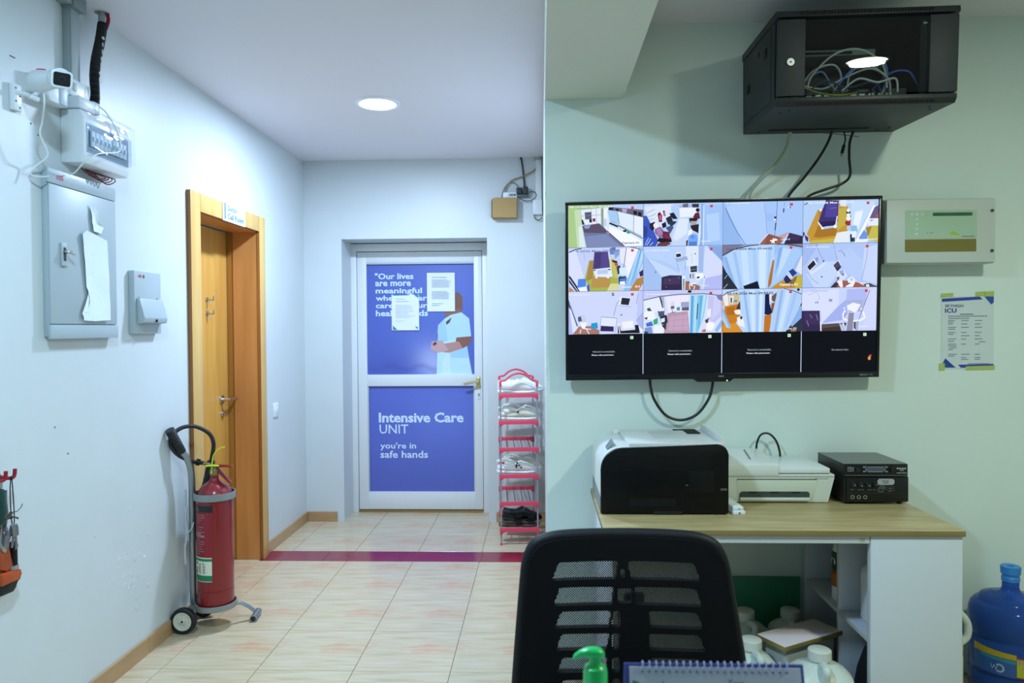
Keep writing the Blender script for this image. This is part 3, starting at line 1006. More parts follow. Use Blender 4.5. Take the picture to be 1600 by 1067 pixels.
for s in (-1, 1):
    yc = CY + s * .103
    g = G()
    M = Matrix.Rotation(PI / 2, 3, 'X')
    g.lathe([(.043, -.015), (.054, -.015), (.0590, -.011), (.0605, 0), (.0590, .011), (.054, .015), (.043, .015), (.043, -.015)], (WX, yc, WR), 36, M, cap=False)
    w = obj('wheel', g, rubber, t)
    g = G().lathe([(.033, -.012), (.046, -.014), (.046, .014), (.033, .012), (.033, -.012)], (WX, yc, WR), 36, M, cap=False)
    g.cyl((WX, yc - .015, WR), (WX, yc + .015, WR), .012, n=16)
    for k in range(6):
        an = k * PI / 3 + .2
        dxx, dzz = math.cos(an), math.sin(an)
        px_, pz_ = -dzz, dxx
        g.prism([(.008, -.004), (.036, -.011), (.036, .011), (.008, .004)], lambda u, v, d: (WX + dxx * u + px_ * v, yc + d, WR + dzz * u + pz_ * v), -.010, .010)
    g.cyl((WX, yc - .008, WR), (WX, yc + .008, WR), .036, n=24)
    obj('hub', g, wh_w, w)
    obj('axle_end', G().cyl((WX, yc - .018, WR), (WX, yc + .018, WR), .0045, n=12), dk, w)
g = G()
prof = [(CX + .080, .092), (CX + .105, .088), (CX + .130, .066), (CX + .155, .036)]
rings = [[Vector((x, CY + .01 + dy * .026, z + dz * .006)) for dy, dz in ((0, 0), (1, 0), (1, 1), (0, 1))] for x, z in prof]
rings = [[p + Vector((0, (r_i) * .018, 0)) for p in r] for r_i, r in enumerate(rings)]
g.loft(rings)
obj('front_stay', g, gal, t)
g = G()
p0, p1 = Vector((CX + .162, CY + .035, .0165)), Vector((CX + .150, CY + .135, .0165))
dd_ = (p1 - p0).normalized()
g.cyl(p0, p1, .0165, n=18)
g.mi = 1
g.cyl(p0 - dd_ * .0004, p0 + dd_ * .0004, .0125, n=18).cyl(p1 - dd_ * .0004, p1 + dd_ * .0004, .0125, n=18)
obj('foot_bar', g, [gal, dark_hole], t)
g = G()
rr = random.Random(8)
for k in range(3):
    g.tube([(-1.664 - rr.uniform(0, .012), 3.408 - rr.uniform(0, .01), .66 - k * .09 - q * .045 + rr.uniform(-.01, .01)) for q in range(5)], .006, 6, 4)
g.tube([(-1.66, 3.405, .45), (-1.64, 3.40, .47), (-1.632, 3.40, .50)], .004, 6)
obj('plastic_strip', g, mat('tape_film', 'c9d2d6', .3, alpha=.75), t, smooth=80)

t = thing('fire_extinguisher', 'tall red carbon dioxide fire extinguisher standing in the grey trolley', 'fire extinguisher', (CX, CY, .0985))
ext_red = mat('extinguisher_red', '82121a', .28, coat=.4)
R0 = .082
UP = -.035
g = G().lathe([(0, .0985), (.074, .0985), (R0 - .001, .106), (R0, .116), (R0, .178), (R0 - .0025, .180), (R0 - .0025, .183), (R0, .185), (R0, .600), (.080, .622), (.073, .642), (.061, .661), (.042, .677), (.025, .689), (.020, .70), (.019, .718), (0, .718)], (CX, CY, 0), 48)
obj('cylinder', g, ext_red, t)
g = G().lathe([(0, .750), (.020, .750), (.022, .756), (.022, .775), (.016, .782), (.016, .80), (0, .80)], (CX, CY, 0), 18)
g.cyl((CX, CY, .788), (CX - .052, CY, .806), .0095, n=12)
g.cyl((CX, CY, .775), (CX + .01, CY - .024, .768), .007, n=10)
obj('valve', g, mat('valve_brass', '8f8a62', .35, .9), t, dz=UP)
g = G()
g.prism([(CX - .012, .795), (CX + .02, .80), (CX + .085, .795), (CX + .088, .789), (CX + .02, .786), (CX - .012, .782)], lambda u, v, d: (u, CY + d, v), -.011, .011, .002)
obj('lever', g, ext_red, t, dz=UP)
g = G()
g.prism([(CX + .002, .788), (CX + .02, .782), (CX + .082, .716), (CX + .074, .712), (CX + .012, .768)], lambda u, v, d: (u, CY + d, v), -.011, .011, .002)
obj('carry_handle', g, ext_red, t, dz=UP)
yel = mat('yellow_tie', 'cfe01a', .4)
g = G().tube([(CX - .035, CY - .015, .793), (CX - .01, CY - .02, .797), (CX + .03, CY - .02, .797)], .0045, 6)
g.tube([(CX - .002, CY - .02, .79), (CX - .005, CY - .024, .76), (CX + .002, CY - .024, .77)], .0025, 6)
g.tube([(CX - .003, CY - .02, .795), (CX + .006, CY - .02, .845), (CX + .03, CY - .02, .875), (CX + .06, CY - .02, .885)], .0028, 6)
obj('seal_tie', g, yel, t, dz=UP)
g = G().tube([(-1.599, 3.44, .771), (-1.64, 3.42, .782), (-1.680, 3.365, .82), (-1.700, 3.335, .87), (-1.698, 3.34, .915), (-1.67, 3.38, .946), (-1.625, 3.42, .946), (-1.575, 3.45, .91), (-1.558, 3.46, .86), (-1.568, 3.465, .80), (-1.575, 3.465, .765)], .0095, 12, 8)
obj('hose', g, rubber, t)
g = G().cyl((-1.628, 3.427, .779), (-1.612, 3.434, .774), .016, n=14)
obj('hose_clip', g, black, t)
hp0, hp1 = Vector((-1.574, 3.466, .775)), Vector((-1.655, 3.535, .395))
dv = (hp1 - hp0)
g = G()
M = dv.normalized().to_track_quat('Z', 'Y').to_matrix()
Lh = dv.length
g.lathe([(0, 0), (.018, 0), (.020, .03), (.026, .10), (.040, .24), (.048, Lh), (.044, Lh), (.034, .24), (0, .12)], hp0, 24, M)
obj('discharge_horn', g, mat('horn_black', '14181c', .45), t)
# wrap-round labels facing the corridor
def wrap(a0, a1, z0, z1, r, n=14):
    return [[Vector((CX + r * math.cos(a0 + (a1 - a0) * i / n), CY + r * math.sin(a0 + (a1 - a0) * i / n), z)) for z in (z0, z1)] for i in range(n + 1)]
CYL = lambda a0, s, r: (lambda u, v, d=0: (CX + (r + d) * math.cos(a0 + u / r * s), CY + (r + d) * math.sin(a0 + u / r * s), v))
A0, A1 = math.radians(200), math.radians(287)
g = G().loft(wrap(A0, A1, .345, .585, R0 + .0004), cap=False, closed=False)
g.mi = 1
g.loft(wrap(A0, A1, .555, .585, R0 + .0008), cap=False, closed=False)
g.mi = 2
fc_ = CYL(A0, 1, R0 + .001)
g.text('CO', fc_, .022, .562, .026, .017, .0006, .01)
g.text('2', fc_, .050, .559, .006, .009, .0006, .01)
rr = random.Random(6)
for k in range(17):
    z = .54 - k * .0112
    w = rr.uniform(.035, .085)
    for j in range(6):
        g.face([fc_(.014 + w * j / 6, z, .0006), fc_(.014 + w * (j + 1) / 6 - .002, z, .0006), fc_(.014 + w * (j + 1) / 6 - .002, z + (.003 if k not in (8, 9) else .009), .0006), fc_(.014 + w * j / 6, z + (.003 if k not in (8, 9) else .009), .0006)])
obj('printed_label', g, [mat('label_red', '8a1a24', .35), mat('label_black', '15161c', .35), mat('label_pale', 'b08a90', .5)], t)
A1b = math.radians(283)
g = G().loft(wrap(A0, A1b, .232, .345, R0 + .0009), cap=False, closed=False)
g.mi = 1
g.loft(wrap(A0, A1b, .235, .262, R0 + .0013), cap=False, closed=False)
g.loft(wrap(A0, A1b, .328, .340, R0 + .0013), cap=False, closed=False)
g.mi = 2
fc_ = CYL(A0, 1, R0 + .0013)
for k, (u, sgn) in enumerate(((.03, '01'), (.052, 'APRIL'), (.076, '2027'), (.012, '1'))):
    fr = (lambda u0: (lambda a, b, d=0: fc_(u0 - b, a, d)))(u)
    g.text(sgn, lambda a, b, d=0, fr=fr: fr(a, b, d), .270, -.012, .05 if len(sgn) > 1 else .008, .013, .0006)
obj('service_tag', g, [mat('tag_cream', 'd8dccc', .6), mat('tag_green', '157a52', .5), mat('pen_ink', '2d2f38', .7)], t)
# ------------------------------------------------------------------ ceiling lights
lamp_ring = mat('lamp_ring', 'e8eef2', .4)
lamp_glow = {}
for n, (x, y), c, p in LAMPS:
    lab = {'corridor': 'round LED ceiling light glowing in the corridor before the aluminium door', 'hall': 'round LED ceiling light in the hall just behind the camera, left of the beam',
           'desk': 'round LED ceiling light whose reflection shines in the black cabinet window'}[n]
    t = thing('ceiling_light', lab, 'light', (x, y, CEIL - .012))
    g = G().lathe([(.098, -.010), (.112, -.012), (.122, -.006), (.124, 0), (.098, 0), (.098, -.010)], (x, y, CEIL), 40, cap=False)
    obj('rim', g, lamp_ring, t)
    g = G().lathe([(0, -.006), (.099, -.006), (.099, -.002), (0, -.002)], (x, y, CEIL), 40)
    obj('diffuser', g, mat('led_' + n, (c[0], c[1], c[2]), .5, emis=30), t)

# ------------------------------------------------------------------ far end of the corridor
cardboard = mat('cardboard', 'a98a5c', .8, var=.12, vs=8)
t = thing('cardboard_box', 'small brown cardboard box fixed high on the far wall over cables', 'box', (-.25, YF, 2.17))
g = G().box((-.342, YF - .075, 2.178), (-.165, YF, 2.315), .002)
obj('carton', g, cardboard, t)
obj('front_flap', G().prism([(-.336, 2.18), (-.168, 2.178), (-.166, 2.318), (-.32, 2.320), (-.336, 2.305)], lambda u, v, d: (u, d, v), YF - .080, YF - .0765, .001), mat('cardboard_face', 'b3935f', .8, var=.1, vs=8), t)
obj('dark_lining', G().box((-.348, YF - .06, 2.185), (-.342, YF - .004, 2.305)), mat('lining_green', '2f4a3c', .7), t)
t = thing('network_switch', 'white network device with a barcode sticker peeping over the cardboard box', 'router', (-.21, YF, 2.318))
obj('body', G().box((-.265, YF - .05, 2.3205), (-.165, YF - .002, 2.362), .004), plastic_w, t)
g = G()
for k in range(5):
    g.box((-.222 + k * .011, YF - .0512, 2.334), (-.216 + k * .011 + (k % 2) * .002, YF - .05, 2.350))
obj('sticker', g, mat('sticker_dark', '39435a', .6), t)
t = thing('power_plug', 'two black power plugs in a dark socket strip beside the cardboard box', 'plug', (-.13, YF, 2.33))
obj('strip', G().box((-.162, YF - .04, 2.330), (-.082, YF, 2.348), .003), mat('strip_grey', '5a6468', .5), t)
for x0, x1, z1 in ((-.170, -.128, 2.392), (-.124, -.086, 2.398)):
    obj('plug', G().box((x0, YF - .06, 2.348), (x1, YF - .006, z1), .005), mat('plug_dark', '2a3234', .5, var=.3, vs=30), t)
g = G().tube([(-.110, YF - .03, 2.398), (-.113, YF - .02, 2.42), (-.120, YF - .012, 2.50), (-.130, YF - .012, 2.58), (-.138, YF - .012, CEIL)], lambda q: .006 + .0018 * math.sin(q * 150), 8, 14)
tag(obj('riser_cable', g, mat('riser_dark', '33372f', .5)), 'dark cable rising from the plugs to the ceiling on the far wall', 'cable')
g = G().tube([(-.03, YF - .012, 2.535), (-.06, YF - .02, 2.508), (-.13, YF - .022, 2.475), (-.20, YF - .022, 2.45), (-.245, YF - .022, 2.40), (-.25, YF - .022, 2.355), (-.22, YF - .025, 2.366)], .005, 8, 8)
tag(obj('yellow_cable', g, mat('khaki_cable', '8d8350', .5)), 'khaki cable curving from the white duct down to the network device', 'cable')
g = G().tube([(-.155, YF - .03, 2.396), (-.18, YF - .02, 2.43), (-.225, YF - .02, 2.43), (-.258, YF - .02, 2.39), (-.272, YF - .02, 2.35), (-.275, YF - .02, 2.322)], .003, 6, 8)
g2 = G().tube([(-.165, YF - .03, 2.338), (-.12, YF - .035, 2.305), (-.07, YF - .02, 2.305), (-.03, YF - .02, 2.335), (-.04, YF - .02, 2.365), (-.075, YF - .02, 2.368)], .0035, 6, 8)
tag(obj('loop_cable', g, mat('grey_cable', '5c625c', .5)), 'thin dark cable arching over the white network device', 'cable')
tag(obj('loop_cable', g2, MATS['grey_cable']), 'grey cable loop sagging between the plugs and white duct', 'cable')
t = thing('cable_duct', 'white vertical cable duct in the far right corner ending in a small box', 'trunking', (-.02, YF, 2.2))
obj('duct', G().box((-.032, YF - .02, 2.31), (.008, YF, CEIL - .02), .002), plastic_w, t)
obj('outlet_box', G().box((-.052, YF - .035, 2.205), (.012, YF, 2.31), .004), plastic_w, t)
obj('ceiling_clip', G().box((-.045, YF - .03, CEIL - .022), (.005, YF, CEIL), .001), plastic_g, t)
g = G().tube([(-.045, YF - .02, 2.206), (-.04, YF - .022, 2.18), (-.02, YF - .025, 2.165), (.002, YF - .022, 2.172), (.008, YF - .02, 2.188)], .004, 8, 6)
obj('tail_wire', g, mat('olive_wire', '6e6f4a', .5), t)

# ------------------------------------------------------------------ shoe rack and shoes
RX, RY, RZ = -.163, 5.0, .07
RACK = thing('shoe_rack', 'narrow tall shoe rack with red plastic end bars and grey tubes', 'rack', (RX, RY, 0), RZ)
rk_red = mat('rack_red', 'd8455f', .35)
tube_m = mat('rack_tube', 'aab2ba', .3, .7)
tube_d = mat('rack_wire', '5f676d', .35, .8)
HW, HD = .118, .235
LV = [.098, .268, .445, .618, .793, .966]
for sx_ in (-1, 1):
    for sy_ in (-1, 1):
        obj('upright', G().cyl((sx_ * HW, sy_ * HD, 0), (sx_ * HW, sy_ * HD, 1.055), .0055, n=10), tube_m, RACK, world=False)
        obj('foot', G().cyl((sx_ * HW, sy_ * HD, 0), (sx_ * HW, sy_ * HD, .014), .0075, n=10), rk_red, RACK, world=False)
bar_me = {}
def bar(z, sy_):
    g = G()
    y = sy_ * HD
    g.prism([(-HW - .009, .012), (HW + .009, .012), (HW + .009, -.028), (HW - .008, -.024), (HW - .022, -.012), (-HW + .022, -.012), (-HW + .008, -.024), (-HW - .009, -.028)],
            lambda u, v, d: (u, y + d, z + v), -.009, .009, .0015)
    return g
for z in LV:
    for sy_ in (-1, 1):
        obj('end_bar', bar(z, sy_), rk_red, RACK, world=False)
    for k in range(4):
        x = -.075 + k * .05
        obj('shelf_rod', G().cyl((x, -HD, z), (x, HD, z), .0032, n=8), tube_d, RACK, world=False)
for sy_ in (-1, 1):
    y = sy_ * HD
    arch = [(-HW, 1.03), (-HW, 1.055), (-.085, 1.064), (-.05, 1.092), (0, 1.107), (.05, 1.092), (.085, 1.064), (HW, 1.055), (HW, 1.03)]
    g = G().tube([(a, y, b) for a, b in arch], .0065, 8, 6)
    g.box((-HW - .008, y - .009, 1.02), (-HW + .008, y + .009, 1.06), .002).box((HW - .008, y - .009, 1.02), (HW + .008, y + .009, 1.06), .002)
    obj('top_arch', g, rk_red, RACK, world=False)

def rack_pt(x, y, z):
    c, s_ = math.cos(RZ), math.sin(RZ)
    return (RX + x * c - y * s_, RY + x * s_ + y * c, z)
shoe_w = mat('shoe_white', 'e6eae8', .45, var=.05, vs=12)
shoe_g = mat('shoe_grey', 'b9bfc0', .5)
shoe_cr = mat('shoe_cream', 'd9dccb', .5, var=.1, vs=12)
shoe_bk = mat('shoe_black', '0f1114', .45)
shoe_br = mat('shoe_brown', '4a4136', .55, var=.3, vs=14)
def shoe_rings(prof, n=14):
    """prof: (x, halfwidth, z bottom, z top); the shoe runs along X, toe at +X"""
    out = []
    for x, w, a, b in prof:
        r = []
        for k in range(n):
            q = 2 * PI * k / n
            cx, sz_ = math.cos(q), math.sin(q)
            r.append(Vector((x, w * (abs(cx) ** .7) * (1 if cx > 0 else -1), (a + b) / 2 + (b - a) / 2 * (abs(sz_) ** .75) * (1 if sz_ > 0 else -1))))
        out.append(r)
    return out
def shoe(kind, label, x, y, z, rz, m, m2, holes=None):
    t = thing('shoe', label, 'shoe', (x, y, z), rz, None)
    sole = [(-.132, .012, .004, .026), (-.125, .028, 0, .030), (-.08, .036, 0, .028), (0, .036, 0, .024), (.06, .044, 0, .024), (.10, .042, .003, .026), (.128, .024, .008, .028), (.136, .008, .014, .026)]
    obj('sole', G().loft(shoe_rings(sole)), m2, t, world=False, smooth=50)
    if kind == 'clog':
        upper = [(-.128, .010, .02, .05), (-.120, .028, .02, .062), (-.10, .033, .02, .062), (-.06, .034, .02, .050), (-.02, .036, .02, .060), (.02, .040, .02, .088), (.06, .043, .02, .074), (.10, .038, .02, .056), (.124, .022, .02, .042), (.132, .008, .02, .032)]
        obj('upper', G().loft(shoe_rings(upper)), m, t, world=False, smooth=60)
        g = G().tube([(-.005, -.040, .062), (-.06, -.040, .088), (-.115, -.030, .085), (-.128, 0, .082), (-.115, .030, .085), (-.06, .040, .088), (-.005, .040, .062)], .0055, 8, 5)
        s_ = obj('heel_strap', g, m, t, world=False)
        obj('rivet', G().cyl((-.005, -.046, .060), (-.005, -.039, .060), .0065, n=12), black, s_, world=False)
        if holes:
            g = G()
            for hx, hz in holes:
                g.cyl((hx, -.046, hz), (hx, -.03, hz), .0052, n=10)
            tag(obj('vent_hole', g, black, t, world=False), kind='stuff')
    elif kind == 'trainer':
        upper = [(-.130, .010, .02, .075), (-.122, .029, .02, .092), (-.09, .034, .02, .082), (-.04, .035, .02, .078), (0, .036, .02, .098), (.03, .039, .02, .088), (.07, .042, .02, .062), (.105, .036, .02, .050), (.124, .021, .02, .040), (.132, .008, .02, .030)]
        obj('upper', G().loft(shoe_rings(upper)), m, t, world=False, smooth=60)
        g = G()
        for k in range(4):
            g.tube([(.012 + k * .014, -.030, .082 - k * .007), (.016 + k * .014, 0, .100 - k * .009), (.012 + k * .014, .030, .082 - k * .007)], .0025, 6, 4)
        tag(obj('laces', g, shoe_g, t, world=False), kind='stuff')
    else:
        for x0, x1, h in ((-.02, .02, .062), (.055, .10, .050)):
            g = G()
            rr_ = []
            for xx in (x0, x1):
                rr_.append([Vector((xx, .040 * math.cos(q), .018 + h * math.sin(q))) for q in [PI * k / 10 for k in range(11)]])
            g.loft(rr_, cap=False, closed=False)
            bmesh.ops.solidify(g.bm, geom=list(g.bm.faces), thickness=.004)
            obj('strap', g, m, t, world=False, smooth=60)
        g = G().tube([(-.02, -.036, .04), (-.08, -.036, .062), (-.122, 0, .066), (-.08, .036, .062), (-.02, .036, .04)], .006, 8, 5)
        obj('heel_strap', g, m, t, world=False)
    return t
def on(level, x, y):
    a, b, c = rack_pt(x, y, LV[level] + .0036)
    return a, b, c
shoe('trainer', 'white shoe lying across the front of the top rack shelf', *on(5, -.005, -.165), RZ, shoe_w, shoe_w)
shoe('trainer', 'white shoe on the back of the top rack shelf, toe past the post', *on(5, .045, -.03), RZ, shoe_w, shoe_cr)
shoe('clog', 'pale grey clog with black strap rivet at front of second rack shelf', *on(4, .0, -.165), RZ, shoe_cr, shoe_w)
shoe('clog', 'pale clog behind the grey clog on the second rack shelf', *on(4, .035, -.02), RZ, shoe_w, shoe_w)
shoe('clog', 'white clog with black vent holes at front of the middle rack shelf', *on(2, -.012, -.165), RZ, shoe_w, shoe_w, [(.0, .076), (.014, .06), (.026, .046), (-.006, .05)])
shoe('clog', 'cream clog behind the holed white clog on middle rack shelf', *on(2, .038, -.02), RZ, shoe_cr, shoe_w)
shoe('sandal', 'black strappy sandal with thick sole at front of lowest rack shelf', *on(0, .0, -.165), RZ, shoe_bk, shoe_br)
shoe('trainer', 'black shoe behind the strappy sandal on the lowest rack shelf', *on(0, .025, -.02), RZ, shoe_bk, shoe_bk)

# ------------------------------------------------------------------ monitor wall: network cabinet
cabm = mat('cabinet_black', '1a2024', .5, var=.1, vs=4)
cabd = mat('cabinet_door', '262d33', .6)
slotm = mat('slot_black', '050607', .8)
cx0, cx1, cy0, cy1, cz0, cz1 = .815, 1.405, 2.55, 3.03, 2.155, 2.470
PIV = Vector((cx0, YW, cz1))
t = CAB = thing('network_cabinet', 'black wall-hung network cabinet with a glass door full of cables', 'cabinet', PIV)
SAG = Matrix.Translation((0, -.002, .014)) @ Matrix.Translation(PIV) @ Matrix.Rotation(-.030, 4, 'Z') @ Matrix.Rotation(.054, 4, 'X') @ Matrix.Translation(-PIV)
INSIDE = []
obj('back_plate', G().box((cx0, cy1 - .012, cz0), (cx1, cy1, cz1), .001), cabm, t)
g = G()
g.prism([(cy0 + .02, cz1 - .026), (cy0, cz1 - .020), (cy0 + .004, cz1), (cy1, cz1), (cy1, cz1 - .026)], lambda u, v, d: (d, u, v), cx0 - .004, cx1 + .004, .002)
tp = obj('top', g, cabm, t)
g = G()
for k in range(46):
    x = cx0 + .075 + k * .0095
    g.box((x, cy0 - .001, cz1 - .0155), (x + .004, cy0 + .004, cz1 - .005))
tag(obj('vent_slot', g, slotm, tp), kind='stuff')
g = G()
g.prism([(cy0 + .012, cz0), (cy0, cz0 + .016), (cy0 + .001, cz0 + .030), (cy1, cz0 + .030), (cy1, cz0)], lambda u, v, d: (d, u, v), cx0, cx1, .002)
bt = obj('bottom', g, cabm, t)
g = G()
for k in range(48):
    x = cx0 + .07 + k * .0095
    z = cz0 + .0075
    g.box((x, cy0 + .0035, z - .004), (x + .004, cy0 + .009, z + .005))
tag(obj('vent_slot', g, slotm, bt), kind='stuff')
obj('cable_entry', G().box((cx0 + .08, cy1 - .10, cz0 - .0012), (cx0 + .46, cy1 - .07, cz0)), slotm, bt)
g = G()
for x, y in ((cx0 + .04, cy0 + .10), (cx0 + .06, cy0 + .06), (cx1 - .04, cy0 + .10), (cx1 - .06, cy0 + .06), (cx1 - .05, cy1 - .08), (cx1 - .08, cy1 - .04), (cx0 + .05, cy1 - .05)):
    g.cyl((x, y, cz0 - .001), (x, y, cz0), .006, n=10)
tag(obj('screw_hole', g, slotm, bt), kind='stuff')
for x0, x1 in ((cx0, cx0 + .012), (cx1 - .012, cx1)):
    sp = obj('side_panel', G().box((x0, cy0 + .03, cz0 + .03), (x1, cy1 - .012, cz1 - .026), .001), cabm, t)
    obj('side_door', G().box((x0 - .002 if x0 == cx0 else x1, cy0 + .07, cz0 + .035), (x0 if x0 == cx0 else x1 + .002, cy1 - .03, cz1 - .035), .0008), cabm, sp)
    if x0 == cx0:
        for y, z in ((cy0 + .12, cz1 - .115), (cy0 + .36, cz0 + .14)):
            obj('side_latch', G().box((x0 - .005, y, z), (x0 - .002, y + .035, z + .03), .001), slotm, sp)
        obj('knockout', G().cyl((x0 - .003, cy0 + .23, cz1 - .075), (x0 - .002, cy0 + .23, cz1 - .075), .012, n=14), slotm, sp)
# door frame, glass, lock
dz0, dz1 = cz0 + .033, cz1 - .030
dr = obj('door', G().box((cx0 + .002, cy0 - .004, dz0), (cx0 + .092, cy0 + .016, dz1), .002), cabd, t)
obj('glass_pane', G().box((cx0 + .090, cy0 - .002, dz0 + .003), (cx1 - .092, cy0 + .003, dz1 - .003)), glass('cabinet_glass', (.82, .86, .88)), dr, smooth=0)
obj('right_stile', G().box((cx1 - .094, cy0 - .004, dz0), (cx1 - .002, cy0 + .016, dz1), .002), cabd, dr)
g = G().cyl((cx0 + .043, cy0 - .009, 2.299), (cx0 + .043, cy0 - .004, 2.299), .0125, n=20)
g.mi = 1
g.box((cx0 + .040, cy0 - .0095, 2.297), (cx0 + .046, cy0 - .0088, 2.301))
obj('lock', g, [chrome, slotm], dr)
# inside
obj('mounting_rail', G().box((cx0 + .075, cy0 + .06, cz0 + .03), (cx0 + .088, cy0 + .08, cz1 - .026)), mat('rail_grey', '7f8a8c', .4, .6), t)
obj('mounting_rail', G().box((cx1 - .088, cy0 + .06, cz0 + .03), (cx1 - .075, cy0 + .08, cz1 - .026)), MATS['rail_grey'], t)
t2 = thing('rack_shelf_device', 'pale flat network device on a shelf inside the glass-door cabinet', 'network device', (1.05, 2.80, 2.36))
obj('body', G().box((cx0 + .10, cy0 + .12, 2.352), (cx1 - .22, cy0 + .30, 2.372), .002), mat('device_grey', '828b86', .5), t2)
INSIDE.append(t2)
obj('port_row', G().box((cx0 + .12, cy0 + .118, 2.356), (cx1 - .3, cy0 + .12, 2.366)), slotm, t2)
t2 = thing('network_hub', 'black device with pale sockets on the cabinet floor under the cables', 'network device', (1.05, 2.75, 2.186))
obj('body', G().box((cx0 + .11, cy0 + .10, cz0 + .0315), (cx1 - .12, cy0 + .30, cz0 + .075), .002), mat('device_dark', '3a4145', .5, var=.4, vs=30), t2)
INSIDE.append(t2)
for k in range(10):
    obj('socket', G().box((cx0 + .13 + k * .03, cy0 + .097, cz0 + .043), (cx0 + .148 + k * .03, cy0 + .10, cz0 + .06)), mat('socket_pale', 'b8c2c0', .4), t2)
cabs = [('c8c8b8', [(.93, 2.215), (.95, 2.27), (1.02, 2.335), (1.10, 2.345), (1.18, 2.30), (1.20, 2.22)], 'pale grey cable making the tallest arch inside the glass-door cabinet'),
        ('4f7cd8', [(1.04, 2.235), (1.10, 2.30), (1.17, 2.315), (1.20, 2.27), (1.19, 2.21)], 'blue patch cable looping in the middle of the glass-door cabinet'),
        ('4570c8', [(1.16, 2.22), (1.21, 2.27), (1.27, 2.275), (1.31, 2.235)], 'blue patch cable bowed at the right side of the glass-door cabinet'),
        ('d0d2c8', [(.92, 2.24), (.96, 2.29), (1.03, 2.31), (1.06, 2.27), (1.03, 2.22)], 'pale cable curled at the left inside the glass-door cabinet'),
        ('8f9a3e', [(.915, 2.225), (.97, 2.205), (1.04, 2.20), (1.10, 2.205)], 'yellow green cable lying along the bottom left of the cabinet'),
        ('c0c2bc', [(.91, 2.235), (.99, 2.225), (1.06, 2.26), (1.14, 2.285), (1.20, 2.25), (1.215, 2.20)], 'white cable snaking across the middle of the glass-door cabinet'),
        ('b8bab4', [(1.07, 2.215), (1.09, 2.285), (1.15, 2.30), (1.20, 2.245), (1.185, 2.20)], 'pale cable forming a small arch right of the middle of the cabinet'),
        ('7f93b8', [(.925, 2.205), (.935, 2.255), (.985, 2.285), (1.02, 2.24), (1.06, 2.205)], 'grey blue cable looping at the lower left of the cabinet'),
        ('d2d4d0', [(1.05, 2.215), (1.10, 2.25), (1.16, 2.235), (1.225, 2.25), (1.235, 2.205)], 'bright white cable crumpled low at the right of the cabinet'),
        ('31405c', [(.93, 2.21), (.99, 2.245), (1.07, 2.225), (1.16, 2.245), (1.18, 2.205)], 'dark navy cable low down inside the glass-door cabinet')]
for k, (c, pts, lab) in enumerate(cabs):
    yy = cy0 + .045 + .012 * (k % 4)
    g = G().tube([(x, yy + .012 * math.sin(i * 1.7 + k), z) for i, (x, z) in enumerate(pts)], .0034, 8, 8)
    LAST = [None]
    LAST[0] = tag(obj('patch_cable', g, mat('cable_' + c, c, .5)), lab, 'cable', 'patch cables inside the network cabinet')
    INSIDE.append(bpy.data.objects[-1] if False else LAST[0])

for o_ in [CAB] + INSIDE:          # the cabinet hangs a little forward off its bracket, with what is inside it
    m_ = SAG @ Matrix.Translation(o_.location)
    o_.location = m_.to_translation()
    o_.rotation_euler = m_.to_euler()
cblk = mat('cable_black', '0d1011', .45)
def cable(label, pts, r, m, cat='cable', name='cable', n=8):
    return tag(obj(name, G().tube(pts, r, n, 8), m), label, cat)
zc = cz0 - .0015
cable('black cable running from cabinet down left to the screen top', [(1.133, 2.945, zc), (1.118, 2.95, 2.11), (1.085, 2.96, 2.05), (1.035, 2.975, 1.98), (.985, 2.985, 1.92), (.965, 2.99, 1.87)], .0052, cblk)
cable('black cable dropping from cabinet and sweeping left behind the screen', [(1.215, 2.945, zc), (1.203, 2.95, 2.11), (1.203, 2.955, 2.05), (1.208, 2.96, 1.985), (1.180, 2.97, 1.955), (1.12, 2.975, 1.935), (1.06, 2.985, 1.912), (1.02, 2.99, 1.87)], .0052, cblk)
t = thing('power_lead', 'short black power lead with barrel plug dangling below the cabinet', 'cable', (1.18, 2.95, 2.05))
obj('wire', G().tube([(1.178, 2.945, zc), (1.184, 2.945, 2.125), (1.178, 2.945, 2.098)], .003, 8, 6), cblk, t)
g = G().cyl((1.179, 2.945, 2.10), (1.171, 2.945, 2.068), .006, n=12)
g.mi = 1
g.cyl((1.171, 2.945, 2.068), (1.168, 2.945, 2.056), .003, n=10)
obj('barrel_plug', g, [cblk, chrome], t)
cable('pair of translucent grey cables from the cabinet to the screen top', [(.975, 2.945, zc), (.965, 2.955, 2.10), (.93, 2.965, 2.04), (.87, 2.985, 1.975), (.835, 2.995, 1.93), (.82, 2.995, 1.86)], .005, mat('cable_clear', 'aab49c', .35))
cable('second pale cable beside the translucent one above the screen', [(.968, 2.95, zc), (.955, 2.96, 2.09), (.915, 2.97, 2.03), (.855, 2.99, 1.965), (.815, 3.0, 1.92), (.80, 3.0, 1.86)], .003, MATS['cable_clear'])
cable('thin grey wire sticking out under the cabinet cable entry', [(1.04, 2.944, zc - .001), (1.12, 2.93, 2.142), (1.225, 2.92, 2.125)], .0013, mat('wire_thin', '394042', .5))
